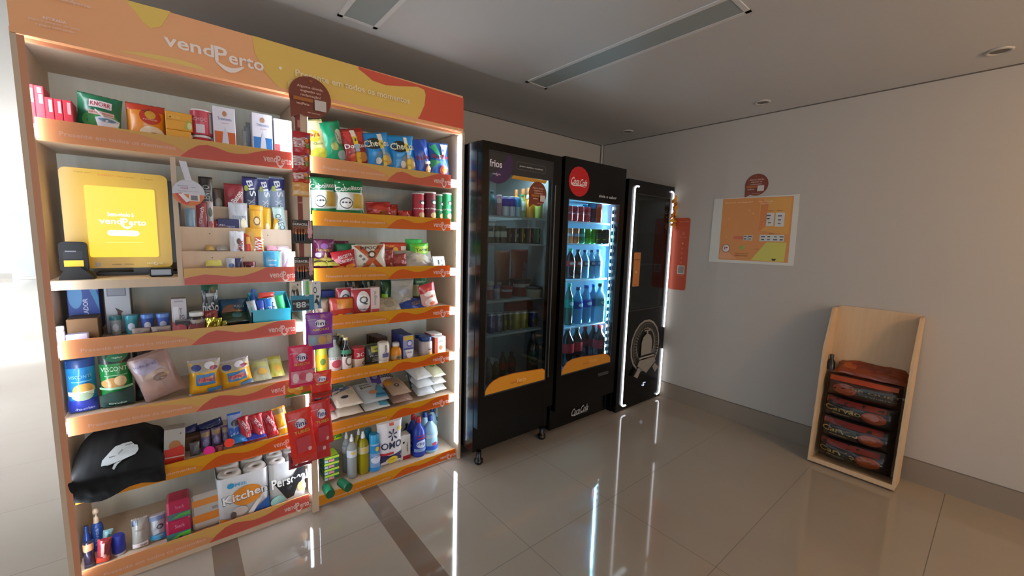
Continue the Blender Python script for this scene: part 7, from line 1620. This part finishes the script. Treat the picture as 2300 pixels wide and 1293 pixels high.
gk = [('d', .12, .50, .62, .22, '#dd8a2a'), ('t', 'Kitchen', .05, .52, .90, .20, '#2c3a4c', 4), ('t', 'Kitchen', .04, .525, .87, .18, '#eef0f2', 4), ('d', -.5, .80, .14, .06, '#2f9fd6'), ('t', 'Milli', -.12, .80, .22, .07, '#5aa9d6'),
      ('p', [(.1, .0), (.98, .0), (.98, .34), (.5, .16)], '#2a5fae'), ('p', [(-.97, .0), (-.3, .0), (-.97, .14)], '#d9822a'), ('d', -.2, .20, .3, .10, '#c9bfba'), ('d', -.45, .14, .12, .08, '#5a5450'), ('p', [(.1, .1), (.5, .34), (.7, .34), (.3, .06)], '#e0dcd8')]
_q = [(0.0922, 0.2376), (0.3107, 0.1746), (0.3081, 0.2126), (0.4884, 0.1698)]
roll_pack('white kitchen paper pack with large lettering on an orange oval', _q[0][0], _q[1][0] - .003, 2.292, SH['S6'] + .001, .232, 2, gk, '#dfe3e8')
gp = [('p', [(-.9, .62), (-.5, .50), (.3, .62), (.75, .88), (.98, .82), (.9, .5), (.5, .32), (.3, .12), (-.1, .10), (-.5, .36)], '#17181a'), ('t', 'Personal', .1, .55, 1.0, .22, '#f0efec', 3), ('d', -.6, .12, .4, .12, '#8fc0b8'),
      ('d', .55, .90, .3, .10, '#d9a06a'), ('d', .75, .30, .25, .12, '#dfae7a'), ('t', 'VIP', .05, .36, .14, .10, '#4a4b50')]
roll_pack('white toilet paper pack with white lettering on a black shape', _q[2][0] + .002, .478, 2.292, SH['S6'] + .001, .232, 2, gp, '#e6e9ea')
roll_pack('plain white toilet paper pack behind, right of the kitchen paper', _q[2][0] + .002, .476, 2.472, SH['S6'] + .001, .300, 1, [], '#dfe4e4')

# ---------------------------------------------------------------- black cloth bag with a white print, slumped over its shelf edge
_c = [(-0.3812, 0.4949), (-0.3542, 0.5696), (-0.3082, 0.6674), (-0.2432, 0.6826), (-0.1349, 0.6657), (-0.0872, 0.6115), (-0.0853, 0.4598), (-0.1471, 0.457), (-0.2704, 0.4625), (-0.3639, 0.4637)]
bx = sum(p[0] for p in _c) / len(_c)
bz = SH['S5']
t = thing('cloth_tote', 'slumped black cloth bag with a white elephant-like patch, hanging over the shelf edge', 'cloth bag', (bx, 2.33, bz))
m = MB('cloth', '#060709')
XL, XR = min(p[0] for p in _c) + .0, max(p[0] for p in _c)


def tote(u, v):
    """v 0 = front hem hanging below the rail, 1 = back top of the heap"""
    x = XL + (XR - XL) * (u + 1) / 2
    k = max(0., 1 - abs(u) ** 2.6)
    if v < .30:
        q = v / .30
        y = 2.256 - .030 * math.sin(q * PI * .5) * (k * .7 + .3) - .004
        low = bz - .052 + .022 * (u + 1) / 2 + .012 * math.sin(u * 5)
        z = low + (bz + .052 - low) * q
    else:
        q = (v - .30) / .70
        y = 2.256 - .030 * (k * .7 + .3) - .004 + q ** 1.2 * .27
        z = bz + .052 + (.120 * k ** .6) * math.sin(min(1, q * 1.15) * PI * .5) + .0
    n = noise.noise(Vector((u * 2.2, v * 3.1, 4.2))) * .022 + noise.noise(Vector((u * 6, v * 8, 1.2))) * .008
    return (x - bx + n * .4, y - 2.33 - abs(n) * .6, z - bz + n * (.5 if v > .1 else .15))


m.grid(tote, 40, 36)
for s, uu in ((0, -1), (1, 1)):
    vs, fs = [], []
    for j in range(13):
        p = tote(uu, j / 12)
        vs += [p, (p[0], .20, max(.004, p[2]) if j > 3 else p[2])]
m.build('cloth', t)
m = MB('cloth', '#b9bfc0')
EL = [(-0.384, 0.259), (-0.218, 0.273), (-0.268, 0.188), (-0.234, 0.146), (-0.151, 0.231), (-0.019, 0.273), (0.114, 0.301), (0.247, 0.329), (0.38, 0.442), (0.363, 0.527), (0.247, 0.541), (0.181, 0.612), (-0.019, 0.626), (-0.218, 0.584), (-0.351, 0.499), (-0.517, 0.386), (-0.55, 0.273)]
m.gfx(lambda u, v: tote((u + .085) * .78 + .06, .36 + (v - .16) * .52), [('p', EL, '#b9bfc0'), ('p', [(-.16, .42), (-.02, .50), (.0, .46), (-.14, .39)], '#8f9799'), ('r', .05, .52, .2, .54, '#6f7678'), ('r', -.35, .35, -.2, .37, '#6f7678')], 2, 1, off=.009)
m.build('print_patch', t, None)

# ---------------------------------------------------------------- charcoal sacks in the leaning stand
CS = 'charcoal sacks stacked in the leaning wooden stand'
cg = lambda a, tx='Carvão': [('r', -.92, .70, .7, .93, '#6b1b12'), ('p', [(-.75, .18), (.05, .12), (.05, .66), (-.75, .66)], '#26241c'), ('t', tx, -.42, .46, .52, .24, '#8f7a45'), ('r', -.7, .22, -.2, .26, '#7a6a48'), ('d', .42, .42, .32, .24, '#743014'), ('d', .36, .46, .2, .14, '#84401c')]
for i in range(4):
    h = .128
    up = .034 + i * .146
    # along the leaning stand: position runs up the tilted inside
    yy = .035 + up * .067
    xw = 3.372 + .018 + up * math.tan(.067) + .075
    g = cg(i, 'BRIQUETE' if i == 3 else 'Carvão')
    if i == 3:
        g = [('d', -.45, .42, .34, .26, '#8f3f1c'), ('r', .0, .2, .9, .66, '#24221b'), ('t', 'BRIQUETE', .45, .5, .7, .12, '#7f6f45'), ('t', 'para churrasco', .45, .32, .6, .08, '#6a5c3c'), ('r', -.9, .76, .9, .95, '#a3401f')]
    put('bag', 'charcoal_sack', 'charcoal sack', ('black and red charcoal sack, bottom of the pile in the leaning stand', 'dark charcoal sack, second from the bottom in the leaning stand', 'black and red charcoal sack, third from the bottom in the leaning stand', 'charcoal sack with an orange crumpled top, uppermost in the leaning stand')[i], CS,
        xw, .522, up + .0136, .385, h + .028, .145, dict(col=('#17100d', '#1d0f0c', '#17100d', '#3a1a10')[i], rz=-90, rx=-4, wr=.012, rd=.35, neck=.01, g=g))
put('bag', 'charcoal_sack', 'charcoal sack', 'crumpled orange film of a sack lying on top of the charcoal pile', None, 3.50, .505, .648, .38, .15, .07, dict(col='#8a3c1c', rz=-90, rx=-64, wr=.018, rd=.5, g=[('d', .0, .5, .6, .3, '#7a2f18'), ('r', -.8, .2, -.4, .6, '#a85428')]))
t = thing('small_bottle', 'small dark bottle standing in the left corner on the charcoal sacks', 'bottle', (3.53, .715, .655))
a = MB('plastic', '#15130f'); a.lathe([(0, .024), (.05, .024), (.07, .012), (.085, .011)], n=14); a.build('body', t)
a = MB('plastic', '#3a3628'); a.lathe([(.085, .013), (.105, .012)], n=12); a.build('cap', t)

# ---------------------------------------------------------------- things hanging on the divider
yh = 2.215
HX = lambda p: p[0]
_b = [(0.4868, 2.098), (0.5434, 2.0895), (0.5067, 1.3084), (0.5362, 1.6196)]
t = thing('clip_banner', 'narrow dark red hanging strip with packs clipped to it, on the divider', 'hanging strip', (.505, 2.245, 1.35))
m = MB('card', '#7a2c22'); m.box(-.030, .012, -.004, -.002, .0, .735)
m.gfx(lambda u, v: (u, -.004, v), [T('vendPerto', -.010, .115, .035, .010, '#c99a8a'), ('r', -.020, .655, .002, .690, '#b9786a'), ('r', -.018, .635, .000, .639, '#b9786a'), T('vendPerto', -.010, .30, .035, .010, '#c99a8a')], 2, 1)
m.build('strip', t)
m = MB('metal', '#4a4d44'); m.tube([(-.030, -.003, .70), (-.036, -.006, .725), (-.028, -.008, .74), (-.010, -.004, .735)], .004); m.build('hook', t)
bubble('talk_bubble_sign', 'brown talk-bubble sign at the top of the divider over the orange header', lambda u, v: ([(0.5428, 2.1511)][0][0] + u, 2.225, [(0.5428, 2.1511)][0][1] + v), .094, 'brown talk-bubble signs')


def hang(lb, x0, z0, x1, z1, col, g, grp, y=yh, d=.03, name='candy_bag', cat='sweets', **k):
    w, h = abs(x1 - x0), abs(z1 - z0)
    o = dict(col=col, g=g, wr=.003, rd=.7, neck=.03)
    o.update(k)
    put('bag', name, cat, lb, grp, (x0 + x1) / 2, y, min(z0, z1), w, h, d, o)


SKG = [('p', [(-.97, .2), (-.6, .5), (-.97, .8)], '#d8502a'), ('p', [(.97, .1), (.5, .4), (.97, .7)], '#8f3a1c'), ('t', 'Skittles', -.1, .5, .45, .85, '#e6dede', -82), ('d', .55, .35, .2, .12, '#4a8a3a'), ('d', .5, .6, .2, .1, '#d98a2a'), ('d', .65, .8, .2, .08, '#7a4a8a')]
SKN = 'red sweets packs with rotated white lettering on the strip'
_s = [(0.4562, 1.9823), (0.5347, 1.8796), (0.4554, 1.9007), (0.5303, 1.7944), (0.4525, 1.8098), (0.5288, 1.7432), (0.4509, 1.7599), (0.529, 1.6789)]
for i, (lb, c) in enumerate((('red sweets pack with rotated lettering, top one on the strip', '#b8232a'), ('red sweets pack with rotated lettering, middle one on the strip', '#ae2228'), ('red-orange sweets pack, third on the strip', '#b8361f'), ('yellow-orange sweets pack at the bottom of the strip pile', '#cf9440'))):
    a, b = _s[2 * i], _s[2 * i + 1]
    hang(lb, a[0], a[1] - (.0 if i == 3 else .0), b[0], b[1], c, SKG if i < 3 else [('r', -.9, .05, .9, .3, '#d9b98a'), ('d', 0, .65, .6, .2, '#d9a35a')], SKN, y=yh - .002 + .006 * i, d=.022)
DU = 'battery blister cards on the divider'
_s = [(0.444, 1.5641), (0.5365, 1.4497), (0.4479, 1.3834), (0.5355, 1.2634)]
for i in range(2):
    a, b = _s[2 * i], _s[2 * i + 1]
    w, h = b[0] - a[0], a[1] - b[1]
    t = thing('battery_pack', ('battery card with copper-topped batteries and a pink rabbit, upper one', 'battery card with copper-topped batteries and a pink rabbit, lower one')[i], 'batteries', ((a[0] + b[0]) / 2, 2.226, b[1]), group=DU)
    m = MB('card', '#1a1718')
    m.box(-w / 2, w / 2, -.002, 0, 0, h)
    F = lambda u, v: (u * w / 2, -.002, v * h)
    m.gfx(F, [('r', -.98, .42, .98, .74, '#7c4a30'), ('r', -.98, .74, .98, .98, '#1a1718'), ('t', 'DURACELL', -.22, .82, .72, .10, '#e3dedd'), ('t', 'AAA', -.75, .93, .2, .05, '#8a8588'),
              ('d', .68, .52, .26, .16, '#d9a9b0'), ('p', [(.48, .62), (.55, .98), (.66, .98), (.66, .64)], '#e0b4ba'), ('p', [(.70, .64), (.72, .98), (.86, .96), (.86, .62)], '#e0b4ba'), ('d', .66, .32, .2, .12, '#cf98a2'), ('d', .72, .2, .12, .06, '#5a3a40')], w, h)
    m.build('card', t)
    for j in range(4):
        a_ = MB('metal', '#3a3a3c'); cx_ = -w * .33 + w * .13 * j
        a_.lathe([(h * .12, .0052), (h * .40, .0052)], cx=cx_, cy=-.008, n=12)
        a_.lathe([(h * .40, .0052), (h * .62, .0052), (h * .63, .002), (h * .65, .002)], '#b5795a', cx=cx_, cy=-.008, n=12)
        a_.build('battery', t)
# white animal cards, the green tube and the blue price card
_s = [(0.4216, 1.2599), (0.4703, 1.1728), (0.4751, 1.2619), (0.5179, 1.1875), (0.522, 1.2598), (0.566, 1.1751), (0.4233, 1.1938), (0.5645, 1.1149)]
m = MB('card', '#dcd9d4')


def card(lb, a, b, y, col, g, name='price_card', cat='card', grp=None):
    w, h = abs(b[0] - a[0]), abs(a[1] - b[1])
    m = MB('card', col)
    m.box(-w / 2, w / 2, -.002, 0, 0, h, bev=.0008)
    m.gfx(lambda u, v: (u * w / 2, -.002, v * h), g, w, h)
    o = m.build(name, None, ((a[0] + b[0]) / 2, y, min(a[1], b[1])))
    return tag(o, lb, cat, grp)


AN = 'white hanging cards with black animal shapes'
card('white hanging card with a black animal drawing, left of the green tube', _s[0], _s[1], 2.222, '#cfc9bf', [('d', .5, .85, .12, .07, '#3a3a3a'), ('p', [(-.8, .2), (-.5, .5), (-.2, .2), (.1, .55), (.3, .15), (.8, .1), (.6, .5), (.2, .8), (-.5, .75)], '#2a2622'), ('d', -.1, .68, .5, .14, '#b0a890')], 'hanging_card', 'card', AN)
card('white hanging card with black ring and figure shapes, right of the green tube', _s[4], (_s[7][0], _s[7][1] + .005), 2.222, '#d4d6d8', [('d', -.3, .68, .38, .12, '#2a2a2c'), ('d', -.3, .68, .25, .08, '#d4d6d8'), ('d', -.1, .93, .1, .03, '#3a3a3a'), ('p', [(-.6, .22), (.0, .40), (.9, .05), (.5, .03), (.0, .2)], '#1f1f22'), ('r', -.1, .40, .5, .48, '#2a2a2c'), ('p', [(.2, .0), (.97, .0), (.97, .55)], '#2f7f9c')], 'hanging_card', 'card', AN)
put('cyl', 'toothbrush_tube', 'tube', 'clear hanging tube with a green stripe above the blue price card', None, (_s[2][0] + _s[3][0]) / 2, 2.222, _s[3][1], .030, abs(_s[2][1] - _s[3][1]) + .01, .03, dict(prof='tube', col='#b9c4c0', cap='#c9cfcd', g=[('r', -.2, .1, .4, .9, '#5fb84a')]))
card('blue price card with the white number 88 hanging on the divider', _s[6], (_s[7][0] - .035, _s[7][1]), 2.212, '#2a86a6', [('r', -.9, .05, .55, .72, '#16222c'), ('t', '88', -.15, .40, .42, .38, '#c9d0d4'), ('t', ',99', .3, .36, .22, .2, '#8f9aa0'), ('t', 'R$', -.65, .5, .16, .14, '#a9b2b8')])

fi = lambda c, c2, win: [('t', 'fini', .05, .74, .46, .13, '#2a2a6a'), ('d', .05, .74, .42, .11, '#e6e2ee'), ('t', 'fini', .05, .74, .40, .12, '#2a2566'), ('t', c2, .05, .56, .62, .07, '#d9a03a'), ('t', 'gelatinas', -.55, .86, .3, .04, '#d9c0d0')] + win
FG_ = 'bags of jelly sweets hanging in front of the divider'
_s = [(0.4796, 1.1041), (0.6107, 0.9135), (0.3971, 0.9497), (0.5105, 0.7355), (0.4995, 0.7945), (0.6001, 0.653), (0.383, 0.7667), (0.5026, 0.68), (0.5026, 0.68), (0.5989, 0.599), (0.3943, 0.6305), (0.5113, 0.3761), (0.5015, 0.642), (0.6032, 0.3924), (0.4029, 0.4658), (0.5186, 0.324), (0.4922, 0.4631), (0.592, 0.3044), (0.3862, 0.3877), (0.4961, 0.2968)]
spec = [
 ('purple sweets bag with a window of sugared shapes, top of the hanging bags', '#7a2494', fi(0, 'AMORAS', [('r', -.85, .10, .85, .42, '#9a8a94'), ('d', -.5, .25, .25, .12, '#7fa0b0'), ('d', .1, .25, .3, .12, '#c99a5a'), ('d', .6, .28, .2, .1, '#b99a7a')]), 2.190),
 ('pink sweets bag with white and pink sweets in its window', '#cc1f50', fi(0, 'BEIJOS', [('r', -.85, .06, .85, .40, '#d47a8c'), ('d', -.5, .22, .25, .13, '#e9c9cf'), ('d', .05, .25, .3, .1, '#c94a62'), ('d', .55, .2, .28, .12, '#ecd0d4')]), 2.185),
 ('small bright red sweets bag right of the pink one', '#d2261c', fi(0, 'MORANGO', [('r', -.9, .05, .9, .2, '#8f2418')]), 2.200),
 ('orange jelly sweets bag with a green foot below the pink one', '#c9641c', [('r', -.97, .0, .97, .18, '#3a7a2a'), ('d', -.5, .55, .35, .25, '#e0a63a'), ('d', .1, .6, .35, .22, '#d9b92f'), ('d', .6, .5, .3, .25, '#c9502a'), ('d', -.1, .3, .3, .15, '#d98a2a')], 2.212),
 ('dark wine red sweets bag under the small bright red one', '#7a1a24', [('d', -.4, .5, .35, .3, '#3a1418'), ('d', .4, .5, .4, .3, '#8f3a44'), ('d', .1, .3, .12, .12, '#d9b0b4')], 2.218),
 ('large red-orange sweets bag with a pink window, left one', '#d62c1c', fi(0, 'TUBES', [('r', -.50, .08, .62, .44, '#c2424e'), ('d', .45, .12, .14, .05, '#e0b0b4')]), 2.165),
 ('large red sweets bag with a pink window, right one', '#bf2222', fi(0, 'TUBES', [('r', -.45, .08, .55, .44, '#b53a4a'), ('d', .35, .12, .14, .05, '#e0b0b4')]), 2.195),
 ('red sweets bag behind the large left one, low on the divider', '#cf3a30', [('r', -.8, .5, .8, .6, '#e09a7a'), ('d', .3, .8, .3, .1, '#c9606a')], 2.200),
 ('red sweets bag low on the right of the hanging bags', '#b82428', [('r', -.4, .3, .6, .8, '#a83a48'), ('d', .3, .4, .15, .08, '#e0b4b8')], 2.222),
 ('dark sweets bag with black and white berries at the bottom of the hanging bags', '#7a2430', [('d', -.6, .6, .25, .25, '#1c1418'), ('d', -.2, .5, .25, .25, '#211519'), ('d', .2, .7, .25, .25, '#1c1418'), ('d', .0, .85, .12, .12, '#d9c9cc'), ('d', -.4, .3, .12, .12, '#cfb9bd')], 2.215),
]
for i, (lb, c, g, y) in enumerate(spec):
    a, b = _s[2 * i], _s[2 * i + 1]
    hang(lb, a[0], a[1], b[0], b[1], c, g, FG_, y=y, d=.028, ry=(0, 0, 0, 0, 0, -6, -4, 0, 0, 0)[i])
# two peg bars that carry the hanging bags
t = thing('peg_rail', 'thin dark hanging rail in front of the divider that carries the sweets bags', 'rail', (.5135, 2.245, .42))
m = MB('wood', '#b79d84'); m.box(-.016, .016, -.004, .018, -.10, .93); m.build('rail', t)
for k, (zz, yy) in enumerate(((.905, -.065), (.70, -.07), (.52, -.05), (.40, -.09), (.38, -.055), (.20, -.05))):
    m = MB('metal', '#9a9c9e'); m.tube([(-.008, 0, zz), (-.008, yy, zz), (-.008, yy - .006, zz + .01)], .0022); m.build('hook', t)
